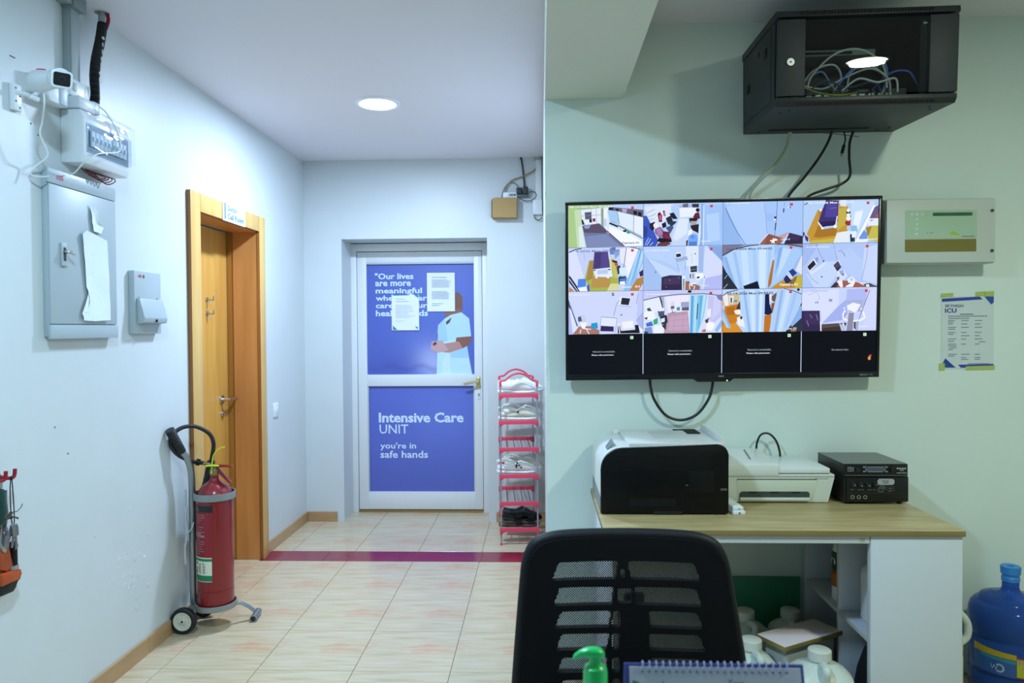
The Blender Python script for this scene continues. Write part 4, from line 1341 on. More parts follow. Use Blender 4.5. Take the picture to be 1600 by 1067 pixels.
# ------------------------------------------------------------------ the monitor
TX0, TX1 = .097, 1.318
zt, zb, yt, yb_ = 1.891, 1.189, 2.930, 2.958
t = thing('monitor', 'large wall screen showing sixteen camera views in a four by four grid', 'monitor', ((TX0 + TX1) / 2, 2.96, zb))
ZA = Vector((0, yt - yb_, zt - zb)).normalized()
NA = Vector((1, 0, 0)).cross(ZA)          # towards the viewer
if NA.y > 0: NA = -NA
TILT = .0                                  # the set hangs a touch clockwise
O = Vector((TX0, yb_, zb))
sl = (1.899 - 1.881) / 1.22 * .5
def TV(u, v, d=0):
    return O + Vector((1, 0, sl)) * u + ZA * v + NA * d
TW, TH = TX1 - TX0, math.hypot(zt - zb, yt - yb_)
bez = mat('bezel_black', '0c0f11', .25)
g = G().prism([(0, 0), (TW, 0), (TW, TH), (0, TH)], TV, -.030, -.0005, .002)
g.prism([(.15, .05), (TW - .15, .05), (TW - .15, TH - .15), (.15, TH - .15)], TV, -.055, -.030)
obj('rear_case', g, bez, t)
bz = .011
g = G()
g.prism([(0, 0), (TW, 0), (TW, .022), (0, .022)], TV, -.001, .005, .001)
g.prism([(0, TH - bz), (TW, TH - bz), (TW, TH), (0, TH)], TV, -.001, .005, .001)
g.prism([(0, .022), (bz, .022), (bz, TH - bz), (0, TH - bz)], TV, -.001, .005, .001)
g.prism([(TW - bz, .022), (TW, .022), (TW, TH - bz), (TW - bz, TH - bz)], TV, -.001, .005, .001)
bf = obj('bezel', g, bez, t)
g = G()
g.text('SMART TV', TV, TW - .075, .007, .05, .006, .0056, .01)
for k in range(6):
    g.prism([(.600 + k * .0035, .008), (.6025 + k * .0035, .008), (.6025 + k * .0035, .012 + .002 * (k % 2)), (.600 + k * .0035, .012 + .002 * (k % 2))], TV, .005, .0056)
obj('lettering', g, mat('bezel_print', '8d9496', .5), bf, smooth=0)
g = G().prism([(.52, -.012), (.645, -.012), (.66, .0), (.50, .0)], TV, -.02, .002, .001)
g.mi = 1
g.prism([(.632, -.009), (.637, -.009), (.637, -.005), (.632, -.005)], TV, .002, .0026)
obj('sensor_bar', g, [bez, mat('led_green', 'b8f0c0', .4, emis=1.5)], t)
obj('wall_mount', G().box((.45, 2.985, 1.35), (.95, YW, 1.75), .002), bez, t)
obj('screen_panel', G().prism([(bz, .022), (TW - bz, .022), (TW - bz, TH - bz), (bz, TH - bz)], TV, -.0008, .0006), mat('screen_black', '04060b', .2), t)
gu = [bz + .001, .3055, .6135, .9215, TW - bz - .001]
gv = [TH - bz - .001, TH - .178, TH - .350, TH - .520, .023]
CT, GR, WH = 'f4f6ff', '8f94a8', 'ffffff'
rec = 'c8202c'
FEED = {}
# picture units are those of the coordinates beside each box
FEED[0, 0] = ((52, 85, 875, 553), 'b8d0f8', [
    ('a8cc8c', [52, 85, 200, 85, 190, 140, 235, 553, 52, 553]), ('c4dcb8', [120, 140, 185, 130, 235, 553, 150, 553]), ('dcecea', [165, 330, 200, 300, 240, 553, 175, 553]), ('9cc088', [52, 85, 560, 85, 440, 118, 180, 135]),
    ('e4ecff', [190, 140, 425, 118, 415, 300, 215, 300]), ('5a5c74', [232, 165, 305, 160, 312, 238, 240, 245]), ('7a2a40', [320, 235, 350, 232, 352, 268, 325, 270]), ('24242e', [283, 240, 315, 240, 315, 278, 285, 278]),
    ('30303c', [195, 240, 215, 250, 235, 300, 205, 300]), ('L', '8890b0', 4, [305, 130, 312, 290]), ('L', '8890b0', 4, [360, 125, 365, 290]), ('L', '8890b0', 4, [190, 205, 420, 195]),
    ('6c78a4', [205, 312, 390, 288, 475, 350, 672, 550, 255, 553]), ('5c5068', [210, 320, 390, 292, 476, 380, 460, 400, 230, 390]), ('7f8cb8', [240, 430, 470, 410, 640, 550, 262, 553]), ('90a0d0', [225, 318, 300, 305, 280, 345, 235, 345]),
    ('88a888', [412, 125, 440, 122, 442, 330, 415, 310]), ('f0f2ff', [440, 120, 490, 120, 500, 300, 490, 385, 445, 330]), ('c4ccf0', [445, 240, 470, 240, 475, 330, 450, 320]),
    ('d2e6ff', [480, 140, 875, 235, 875, 550, 672, 550, 480, 380]), ('a6ccf2', [485, 150, 592, 160, 612, 300, 510, 270]), ('dcecff', [596, 162, 770, 195, 770, 400, 618, 300]), ('e6f0ff', [776, 200, 875, 235, 875, 450, 776, 400]),
    ('6a6478', [500, 110, 875, 150, 875, 235, 592, 160, 490, 145]), ('b8a8c8', [640, 130, 700, 140, 690, 180, 650, 170]), ('161822', [768, 158, 806, 165, 806, 205, 770, 198]), ('161822', [818, 172, 856, 180, 856, 222, 820, 212]), ('202430', [500, 115, 545, 118, 545, 150, 500, 145]), ('202430', [575, 130, 606, 134, 606, 158, 578, 152]),
    ('L', '202836', 20, [505, 288, 600, 330]), ('L', '3a4658', 9, [600, 318, 870, 465]), ('L', '5c6878', 5, [520, 268, 860, 440]), ('C', '2aa39a', 712, 396, 19), ('20242e', [652, 372, 690, 365, 694, 388, 660, 394]), ('L', '303848', 4, [592, 160, 614, 300]), ('L', '303848', 4, [772, 195, 770, 405]), ('f4faff', [500, 320, 760, 430, 860, 500, 860, 545, 672, 540, 500, 385]), ('L', '50243a', 8, [480, 375, 672, 550]), ('c88a80', [480, 385, 505, 395, 500, 410, 482, 405])],
    [('Camera 01', 640, 500, 190, 22, '5a6070'), ('03-14-2026 Mon 09:44:02', 70, 96, 460, 18, CT)])
FEED[1, 0] = ((55, 560, 878, 1040), 'c4d2f8', [
    ('d8e0ff', [60, 600, 150, 600, 245, 880, 240, 940, 160, 1000, 60, 840]), ('c4d0f8', [150, 600, 330, 600, 340, 700, 290, 700, 245, 890]), ('a8b450', [285, 700, 560, 690, 590, 800, 615, 1040, 290, 1040, 235, 900]), ('c4c464', [520, 700, 560, 700, 600, 900, 560, 900]), ('a8884a', [290, 705, 330, 700, 325, 900, 250, 930]), ('b89450', [325, 880, 520, 885, 520, 1000, 300, 1005]), ('d8d8a0', [520, 960, 610, 960, 615, 1040, 480, 1040]),
    ('54488c', [342, 605, 490, 605, 515, 785, 325, 800]), ('463c78', [350, 620, 420, 612, 410, 780, 335, 795]), ('e0ecff', [325, 800, 530, 780, 545, 880, 500, 890, 350, 880]), ('b8ccf0', [375, 810, 490, 800, 490, 850, 375, 855]), ('3c4058', [328, 806, 358, 804, 356, 815, 330, 817]), ('3c4058', [490, 800, 522, 798, 520, 810, 492, 812]), ('C', 'f4f6ff', 365, 890, 12), ('C', 'f4f6ff', 492, 890, 12), ('d8d8c8', [505, 620, 525, 680, 540, 860, 515, 780]),
    ('6888c8', [510, 570, 570, 560, 560, 640, 515, 640]), ('5a74b0', [535, 562, 575, 562, 575, 600, 540, 600]), ('8aa4d8', [560, 600, 610, 580, 620, 640, 570, 690]), ('f0f0ff', [690, 570, 830, 580, 790, 760, 700, 900, 690, 780]), ('e4e8ff', [620, 580, 690, 570, 690, 760, 630, 730]), ('L', '3c4460', 6, [696, 565, 664, 785]),
    ('2a2a38', [530, 700, 590, 710, 600, 740, 545, 725]), ('c05a48', [560, 735, 590, 730, 610, 760, 575, 770]), ('303848', [585, 770, 625, 760, 640, 850, 600, 860]), ('d4ecff', [615, 790, 690, 785, 705, 860, 620, 870]), ('58a8d0', [610, 880, 640, 870, 650, 900, 620, 905]), ('2a3850', [605, 890, 690, 880, 690, 960, 610, 970]), ('4a80d0', [620, 910, 700, 895, 700, 930, 625, 935]), ('f8fbff', [620, 940, 680, 935, 680, 965, 625, 970]),
    ('8fc0f0', [825, 590, 878, 570, 878, 720, 760, 1040, 660, 1040]), ('a8d4fa', [800, 660, 850, 590, 760, 900, 700, 1030]), ('6aa4e0', [850, 600, 862, 600, 770, 900, 745, 960]), ('b8dcfc', [860, 620, 878, 600, 878, 690, 800, 900]), ('b8844a', [810, 910, 878, 890, 878, 960, 830, 1040, 730, 1040]), ('3a3058', [835, 840, 878, 810, 878, 880, 845, 890]),
    ('2a3044', [58, 860, 80, 880, 190, 1040, 140, 1040, 62, 940]), ('L', 'd8e4ff', 8, [64, 900, 160, 1040]), ('4a88e8', [160, 905, 245, 900, 250, 985, 155, 1000]), ('3c62c0', [255, 985, 285, 960, 290, 1040, 265, 1040]), ('eef4ff', [155, 1000, 255, 990, 265, 1040, 180, 1040]), ('c08450', [60, 985, 120, 1035, 60, 1040]),
    ('L', '20242e', 10, [60, 610, 130, 580, 200, 566]), ('L', '20242e', 8, [720, 552, 780, 570, 850, 588]), ('L', '8890b8', 3, [150, 610, 240, 900]), ('L', '8890b8', 3, [220, 600, 240, 700])],
    [('4-2026 Mon 09:44:02', 135, 585, 490, 26, '7a86b0'), ('01', 790, 985, 50, 24, CT), ('Camera', 640, 988, 110, 20, CT)])
FEED[0, 1] = ((22, 70, 905, 532), 'b4cefa', [
    ('dce6fa', [30, 100, 330, 80, 330, 200, 240, 280, 190, 420, 60, 200]), ('3a58c0', [22, 200, 60, 200, 190, 480, 160, 532, 22, 532]), ('2c449c', [22, 300, 70, 330, 60, 430, 22, 440]), ('L', 'd0e4ff', 6, [40, 520, 80, 440]), ('L', 'd0e4ff', 6, [60, 525, 105, 450]), ('L', 'd0e4ff', 6, [95, 525, 130, 490]), ('L', '7890c0', 5, [60, 170, 150, 130]), ('L', '7890c0', 5, [75, 215, 160, 180]), ('L', '7890c0', 5, [85, 250, 140, 230]),
    ('48243c', [180, 180, 205, 160, 232, 200, 230, 270, 195, 270]), ('d05a7c', [195, 200, 220, 190, 228, 240, 200, 260]), ('30203c', [240, 145, 260, 150, 270, 210, 245, 200]), ('d0648c', [240, 165, 262, 165, 262, 200, 245, 200]),
    ('e8f0ff', [420, 115, 640, 110, 640, 215, 430, 225]), ('a8b8e0', [420, 90, 640, 85, 640, 120, 420, 120]), ('606884', [460, 80, 520, 75, 520, 115, 460, 115]), ('303848', [560, 80, 640, 80, 640, 120, 570, 120]),
    ('c4d6f6', [400, 225, 530, 230, 520, 532, 340, 532, 330, 430]), ('dce8fc', [420, 240, 520, 240, 510, 400, 390, 480, 350, 450]), ('242c3c', [270, 230, 330, 200, 350, 260, 300, 300]), ('1c2230', [310, 180, 360, 170, 405, 240, 350, 240]), ('2c3850', [300, 280, 350, 262, 400, 270, 330, 330]), ('48587c', [270, 330, 340, 310, 360, 330, 320, 400]), ('1a202c', [225, 290, 270, 270, 280, 320, 240, 340]),
    ('2a2030', [90, 285, 150, 265, 150, 320, 130, 370, 95, 340]), ('C', 'f0f0fa', 158, 306, 26), ('8c6a98', [150, 345, 210, 320, 260, 380, 250, 440, 200, 440, 150, 390]), ('a884b4', [165, 350, 205, 335, 240, 400, 190, 420]), ('6a2848', [240, 370, 310, 380, 325, 460, 270, 470, 235, 440]), ('7a3048', [260, 400, 330, 440, 340, 485, 290, 480]), ('201824', [200, 440, 330, 460, 340, 490, 220, 500, 170, 470]), ('6a3c40', [190, 500, 300, 485, 330, 510, 280, 532, 170, 532]),
    ('C', '1c1820', 626, 148, 22), ('6a2234', [600, 180, 640, 170, 655, 240, 600, 250, 575, 220]), ('281c24', [530, 235, 620, 230, 625, 262, 540, 285]), ('a8a8a0', [550, 265, 620, 270, 610, 325, 550, 310]), ('24242c', [545, 315, 640, 300, 635, 400, 560, 360]), ('f0f6ff', [525, 370, 560, 350, 570, 400, 520, 440]), ('78a8f0', [525, 430, 560, 405, 620, 415, 630, 470, 620, 532, 525, 532]), ('5080d8', [530, 490, 620, 490, 618, 532, 528, 532]), ('C', '5a90e8', 572, 440, 20), ('20242c', [500, 480, 520, 470, 515, 532, 500, 532]),
    ('90b4ee', [660, 75, 700, 85, 695, 532, 640, 532, 660, 300]), ('dcebff', [640, 380, 660, 200, 660, 420, 645, 532, 630, 532]), ('a0c4f8', [700, 100, 905, 85, 905, 532, 690, 532]), ('b4d2fc', [720, 200, 860, 180, 880, 480, 740, 500]), ('L', 'dcebff', 10, [694, 100, 690, 532]), ('L', 'c0d4f8', 12, [330, 90, 335, 170])],
    [('03-14-2026 Mon 09:44:02', 40, 78, 320, 12, CT), ('Camera 02', 665, 478, 100, 16, CT)])
FEED[1, 1] = ((25, 535, 905, 1025), 'b8d2fc', [
    ('a4c2f2', [25, 600, 70, 660, 250, 900, 215, 1025, 25, 1025]), ('c4dafc', [70, 660, 440, 780, 460, 860, 230, 880]), ('b0ccf8', [70, 660, 250, 700, 440, 790, 430, 840]), ('dce8ff', [500, 540, 640, 540, 640, 760, 500, 760]), ('a0bcec', [640, 540, 700, 540, 690, 840, 640, 820]), ('d4dcff', [720, 540, 905, 720, 905, 1025, 690, 1025, 700, 700]), ('b4bcf4', [720, 900, 905, 860, 905, 1025, 700, 1025]), ('88a8e4', [740, 540, 905, 540, 905, 715]),
    ('9ab4dc', [375, 665, 510, 650, 525, 690, 395, 715]), ('e4ecfc', [385, 610, 440, 600, 460, 660, 390, 670]), ('2a2c38', [388, 625, 440, 617, 447, 652, 395, 662]), ('L', '8494bc', 5, [400, 720, 420, 800]), ('L', '8494bc', 5, [500, 710, 490, 800]), ('L', 'b4bcd8', 4, [560, 620, 570, 730]),
    ('34284c', [230, 880, 320, 860, 455, 865, 458, 1025, 225, 1025]), ('44365c', [250, 895, 440, 880, 440, 960, 250, 970]), ('C', 'a8a8c8', 320, 915, 5), ('C', 'a8a8c8', 420, 890, 5), ('C', 'a8a8c8', 280, 990, 4), ('f2f6ff', [462, 870, 492, 870, 490, 1025, 465, 1025]), ('202838', [470, 900, 482, 900, 482, 1020, 472, 1020]), ('30b8d8', [472, 905, 488, 905, 488, 925, 472, 925]),
    ('9a6a58', [495, 930, 540, 930, 660, 990, 655, 1025, 495, 1025]), ('eaf0fc', [535, 755, 620, 745, 635, 830, 540, 840]), ('3c4458', [548, 765, 622, 757, 626, 800, 550, 806]), ('202634', [550, 808, 625, 802, 625, 825, 552, 832]), ('d0dcf4', [530, 840, 640, 835, 690, 880, 640, 960, 545, 960]), ('6a7494', [540, 850, 560, 850, 560, 900, 545, 900]), ('8c98b8', [570, 850, 590, 845, 590, 900, 575, 905]), ('f4f8ff', [605, 850, 690, 840, 700, 890, 620, 920]), ('2c3448', [620, 885, 650, 875, 655, 895, 625, 905]), ('f0f4ff', [545, 960, 620, 950, 600, 985, 560, 985]), ('303440', [560, 970, 610, 965, 600, 985]), ('L', 'f0f4ff', 9, [540, 960, 545, 1020]), ('L', 'f0f4ff', 9, [600, 980, 590, 1025]), ('202838', [700, 880, 710, 880, 705, 905]),
    ('C', '5a6480', 602, 625, 8), ('C', '5a6480', 162, 823, 8), ('L', '9cb0d8', 4, [265, 640, 280, 660]), ('L', '90a4cc', 3, [75, 680, 160, 815])],
    [('03-14-2026 Mon 09:44:02', 55, 573, 260, 14, CT), ('Camera 11', 665, 975, 95, 14, CT)])
FEED[0, 2] = ((18, 85, 905, 550), 'a4c6fa', [
    ('b0cefc', [200, 85, 480, 85, 520, 550, 270, 550, 50, 140]), ('94b8f0', [18, 85, 60, 160, 240, 550, 18, 550]), ('9cbef4', [500, 220, 580, 220, 580, 300, 510, 300]), ('a8c8fa', [620, 85, 905, 85, 905, 430, 620, 430]),
    ('9c6450', [430, 550, 520, 435, 700, 490, 660, 550]), ('8a5444', [520, 440, 640, 480, 600, 550, 480, 550]), ('c0a0a8', [640, 465, 740, 425, 760, 440, 720, 480, 660, 480]), ('302848', [700, 550, 760, 430, 905, 470, 905, 550]), ('3c3058', [760, 440, 880, 470, 860, 520, 740, 500]), ('L', 'dfe8ff', 9, [525, 435, 420, 550]), ('L', 'e8f0ff', 8, [742, 445, 690, 550]),
    ('L', 'ffffff', 14, [545, 515, 625, 505]), ('L', 'ffffff', 12, [580, 485, 590, 545]), ('L', 'ffffff', 12, [560, 540, 610, 490]), ('L', '38405c', 5, [45, 145, 90, 250, 180, 420, 270, 550]), ('L', '48507c', 5, [620, 85, 610, 320, 595, 460]), ('L', '7c90c4', 4, [470, 90, 490, 220, 510, 440]), ('L', '202838', 10, [605, 320, 598, 400]), ('30384c', [585, 250, 612, 250, 612, 275, 588, 275]), ('e8eefc', [580, 275, 610, 275, 600, 295, 580, 290]), ('3c4468', [684, 165, 700, 165, 696, 210, 684, 210]), ('L', '7080a8', 4, [700, 90, 695, 150]), ('C', '4c5880', 762, 155, 9), ('C', 'e8eefc', 745, 155, 9), ('L', '7080a8', 4, [762, 100, 762, 150])],
    [('03-14-2026 Mon 09:44:02', 50, 93, 260, 12, CT), ('Camera 12', 665, 492, 98, 18, CT)])
FEED[1, 2] = ((18, 557, 905, 1045), '9cc0f2', [
    ('7c7890', [18, 557, 260, 557, 60, 650, 18, 680]), ('8c8898', [700, 557, 905, 557, 905, 600, 760, 575]), ('b4d4fa', [30, 690, 150, 610, 330, 570, 590, 560, 600, 720, 530, 1045, 190, 1045, 90, 870]), ('c4e0fc', [220, 620, 290, 600, 330, 1040, 260, 1045]), ('a0c4f4', [130, 640, 165, 630, 250, 1045, 215, 1045]), ('cce6fe', [420, 600, 500, 580, 500, 1040, 430, 1045]), ('a8ccf8', [350, 600, 385, 590, 420, 1040, 380, 1040]), ('8cb4ec', [30, 690, 60, 680, 180, 1045, 130, 1000]), ('a4c8f6', [530, 590, 560, 580, 540, 900, 520, 960]),
    ('b0742e', [575, 735, 595, 730, 590, 870, 560, 1000, 525, 1045, 530, 960]), ('a8ccf8', [600, 700, 640, 590, 680, 570, 890, 620, 895, 680, 780, 850, 560, 1040]), ('88b0e8', [640, 600, 690, 580, 640, 800, 600, 900]), ('c0dcfc', [690, 600, 780, 620, 700, 800, 620, 950]), ('dce4f4', [895, 690, 905, 690, 905, 900, 830, 850]), ('98bcec', [860, 720, 895, 680, 820, 830, 790, 840]),
    ('c8902c', [590, 1020, 700, 950, 905, 900, 905, 1045, 560, 1045]), ('c8b43c', [840, 920, 905, 905, 905, 1045, 820, 1045]), ('2c3c8c', [755, 860, 800, 830, 850, 880, 800, 920]), ('222c60', [700, 940, 740, 890, 790, 960, 760, 990, 720, 990]), ('L', 'f4f8ff', 9, [750, 870, 800, 940]), ('L', 'f4f8ff', 9, [735, 890, 785, 950]), ('7c7440', [770, 980, 850, 900, 840, 960, 790, 1020]), ('2c2c2c', [760, 1000, 800, 985, 790, 1030]),
    ('28303c', [18, 780, 60, 860, 190, 1045, 18, 1045]), ('L', 'd4dcec', 5, [40, 930, 70, 890]), ('L', 'd4dcec', 5, [30, 1040, 75, 990]), ('10182c', [250, 1015, 410, 960, 435, 1045, 262, 1045]), ('L', '14181e', 11, [18, 670, 130, 610, 280, 572, 420, 557]), ('L', '30343c', 9, [620, 557, 780, 565, 905, 590])],
    [('03-14-2026 Mon 09:44:02', 60, 590, 510, 24, '5c6480'), ('Camera 01', 655, 992, 200, 26, CT)])
FEED[0, 3] = ((18, 65, 860, 530), 'b4d0f6', [
    ('b4842e', [180, 170, 240, 150, 190, 300, 60, 430]), ('c49638', [60, 430, 180, 170, 230, 380, 400, 380, 420, 65, 520, 140, 510, 380, 540, 430, 500, 530, 100, 530]), ('a87428', [190, 330, 240, 380, 400, 360, 390, 450, 200, 470, 140, 460]), ('c4b04c', [420, 160, 500, 150, 500, 330, 400, 400, 410, 330]), ('c8b848', [110, 500, 380, 480, 350, 530, 100, 530]), ('e4ecf4', [400, 420, 540, 400, 510, 530, 360, 530]), ('d8e4f8', [430, 65, 500, 65, 500, 140, 430, 130]),
    ('3c3274', [270, 65, 415, 70, 405, 300, 240, 360, 190, 295, 240, 150]), ('2a2250', [200, 300, 400, 290, 395, 340, 250, 350]), ('50449a', [280, 100, 400, 90, 395, 250, 260, 250]), ('L', '8078c0', 6, [320, 155, 395, 148]), ('L', 'f0f4ff', 12, [185, 300, 235, 370]), ('L', 'f0f4ff', 12, [400, 240, 380, 370]), ('C', 'f4f6ff', 235, 368, 14), ('C', 'f4f6ff', 378, 352, 20), ('e8f0ff', [195, 165, 230, 150, 225, 180, 200, 185]),
    ('24282c', [500, 185, 548, 185, 545, 215, 502, 215]), ('C', 'f0f6f0', 524, 180, 20), ('C', '70a060', 530, 245, 24), ('C', 'f4f8f4', 524, 232, 20), ('b02a24', [497, 275, 552, 275, 548, 345, 505, 345]), ('C', 'f4f4f0', 524, 268, 26), ('304028', [490, 305, 505, 300, 505, 330, 492, 330]),
    ('c4dcfc', [550, 75, 820, 90, 700, 300, 620, 470, 560, 330]), ('e8f2ff', [600, 200, 690, 180, 640, 380, 580, 330]), ('8cc0e8', [550, 350, 620, 345, 630, 420, 560, 430]), ('d8ecff', [530, 400, 620, 420, 600, 530, 510, 530]), ('2c3440', [545, 440, 600, 430, 600, 520, 550, 525]), ('e4f0ff', [560, 410, 615, 405, 610, 470, 570, 480]), ('f4f8ff', [800, 130, 830, 130, 640, 530, 600, 530]),
    ('6a5a88', [815, 150, 860, 130, 860, 270, 760, 270]), ('c8504c', [835, 230, 860, 225, 860, 260, 840, 260]), ('e4ecfc', [745, 280, 860, 270, 860, 350, 740, 350]), ('404858', [760, 295, 800, 285, 790, 300]), ('a48434', [720, 370, 800, 350, 830, 400, 800, 450, 740, 460]), ('c4bc54', [790, 350, 860, 350, 860, 530, 740, 500]), ('6c98e4', [640, 490, 700, 395, 740, 440, 740, 495]), ('f0f4ff', [620, 505, 750, 490, 740, 530, 610, 530]),
    ('3c3880', [35, 430, 80, 470, 75, 520, 45, 490]), ('L', 'e4ecff', 6, [35, 420, 88, 470, 78, 525]), ('2c2c6c', [18, 400, 40, 420, 18, 470]), ('L', '1c2028', 8, [25, 110, 70, 92])],
    [('03-14-2026 Mon 09:44:02', 70, 80, 510, 24, 'e8ecf8'), ('Camera 01', 740, 488, 110, 16, CT)])
FEED[1, 3] = ((15, 538, 850, 1030), 'b0c8f8', [
    ('c4d8fc', [60, 880, 260, 740, 380, 740, 400, 900, 300, 1030, 150, 1030]), ('a4bcf0', [15, 538, 200, 538, 60, 760, 15, 800]), ('b8cefa', [360, 600, 540, 600, 700, 740, 660, 960, 500, 860]), ('c8d8fc', [700, 600, 850, 560, 850, 1000, 680, 950]), ('L', '8498d0', 5, [740, 540, 730, 700, 680, 950]), ('L', '8498d0', 5, [360, 540, 380, 640, 400, 720]), ('L', '7488bc', 5, [165, 540, 200, 640, 245, 720]),
    ('e4eafa', [60, 795, 140, 705, 180, 760, 95, 860]), ('22242e', [68, 795, 138, 722, 165, 770, 95, 838]), ('8c9cc8', [150, 700, 190, 690, 185, 760, 170, 740]), ('dce6fa', [95, 870, 280, 740, 260, 780, 120, 880]), ('C', '3c4868', 250, 735, 10), ('C', '48587c', 232, 910, 9), ('L', '8494bc', 5, [75, 860, 120, 930, 200, 990]),
    ('dce6fa', [350, 790, 420, 720, 450, 800, 400, 860]), ('4a4864', [358, 785, 412, 735, 440, 790, 400, 850]), ('24283a', [390, 830, 445, 790, 448, 805, 405, 852]), ('d4e0f8', [400, 860, 470, 830, 520, 900, 480, 950, 400, 950]), ('98a8d0', [430, 850, 470, 840, 480, 880, 440, 890]), ('4c5878', [400, 920, 430, 910, 425, 945, 405, 950]), ('485070', [450, 890, 480, 880, 475, 905]), ('a85c4c', [340, 1030, 400, 950, 530, 960, 640, 980, 740, 1030]), ('f0f4ff', [400, 960, 460, 950, 470, 1030, 440, 1030]), ('383440', [330, 1030, 380, 975, 420, 985, 400, 1030]), ('ecf2ff', [520, 940, 570, 910, 610, 950, 590, 1000, 530, 990]), ('C', 'b8c8ec', 565, 945, 18), ('48503c', [525, 985, 585, 980, 575, 1020, 520, 1020]), ('f0f4ff', [500, 1020, 600, 960, 605, 975, 580, 1030, 500, 1030]), ('L', 'ecf2ff', 6, [610, 960, 700, 1010]), ('a85c4c', [620, 985, 740, 1025, 600, 1030]), ('54544c', [700, 1000, 760, 985, 850, 1030, 720, 1030]), ('e8ecf4', [725, 1005, 760, 1000, 765, 1030, 730, 1030]), ('L', '303c48', 6, [760, 1000, 850, 1026]),
    ('L', '586c9c', 6, [410, 630, 440, 620, 470, 650, 490, 690]), ('L', '98aad8', 3, [430, 605, 520, 610, 540, 680])],
    [('03-14-2026 Mon 09:44:02', 55, 570, 255, 14, CT), ('Camera 14', 665, 978, 95, 14, CT)])
FEED[2, 0] = ((60, 45, 785, 480), 'ced8fc', [
    ('b0bcf0', [60, 130, 95, 200, 150, 400, 100, 480, 60, 480]), ('dce4ff', [62, 150, 90, 220, 150, 420, 100, 470]), ('c0cafa', [740, 45, 785, 45, 785, 480, 750, 420, 720, 360]), ('acb8ec', [785, 260, 730, 350, 760, 440, 785, 480]), ('a8786c', [100, 480, 160, 400, 280, 395, 360, 440, 360, 480]), ('4c5c74', [60, 120, 75, 180, 150, 390, 140, 400, 85, 230, 60, 200]),
    ('e8eefc', [565, 100, 668, 115, 650, 195, 550, 185]), ('262838', [580, 112, 662, 122, 645, 190, 568, 180]), ('b4c0e4', [550, 185, 680, 205, 660, 212, 545, 195]), ('L', '7c88b4', 5, [560, 140, 530, 170, 500, 300]), ('L', '7c88b4', 4, [740, 70, 720, 180]), ('C', '6c78a0', 575, 287, 9),
    ('c4d0ec', [150, 290, 215, 280, 240, 360, 150, 360]), ('48587c', [150, 305, 180, 295, 190, 345, 155, 350]), ('f0f4ff', [170, 360, 240, 355, 220, 420, 190, 420]), ('L', 'f4f8ff', 8, [180, 430, 170, 470]), ('L', 'f4f8ff', 8, [230, 420, 260, 475]), ('L', 'f4f8ff', 8, [200, 420, 280, 430]), ('2898d8', [280, 370, 340, 360, 348, 420, 280, 425]),
    ('e0e8fa', [380, 305, 530, 320, 520, 400, 375, 390]), ('34285c', [375, 395, 500, 405, 500, 455, 370, 450]), ('L', 'a8b4d8', 6, [380, 300, 360, 475]), ('L', 'a8b4d8', 6, [535, 320, 510, 475]), ('L', '98a4cc', 8, [380, 303, 530, 320]), ('1c1c28', [540, 400, 740, 390, 755, 475, 540, 475]), ('d4dcf2', [550, 350, 700, 330, 710, 440, 570, 450]), ('eef2fc', [580, 360, 690, 350, 690, 420, 590, 425]), ('L', 'f4f8ff', 8, [545, 370, 560, 475]), ('e8eeff', [740, 400, 785, 440, 785, 478, 770, 475]), ('L', '6c78a4', 4, [785, 270, 720, 350])],
    [('03-14-2026 Mon 09:44:02', 62, 70, 210, 12, CT), ('5', 480, 62, 26, 32, '20242c'), ('Camera 15', 590, 430, 75, 12, CT)])
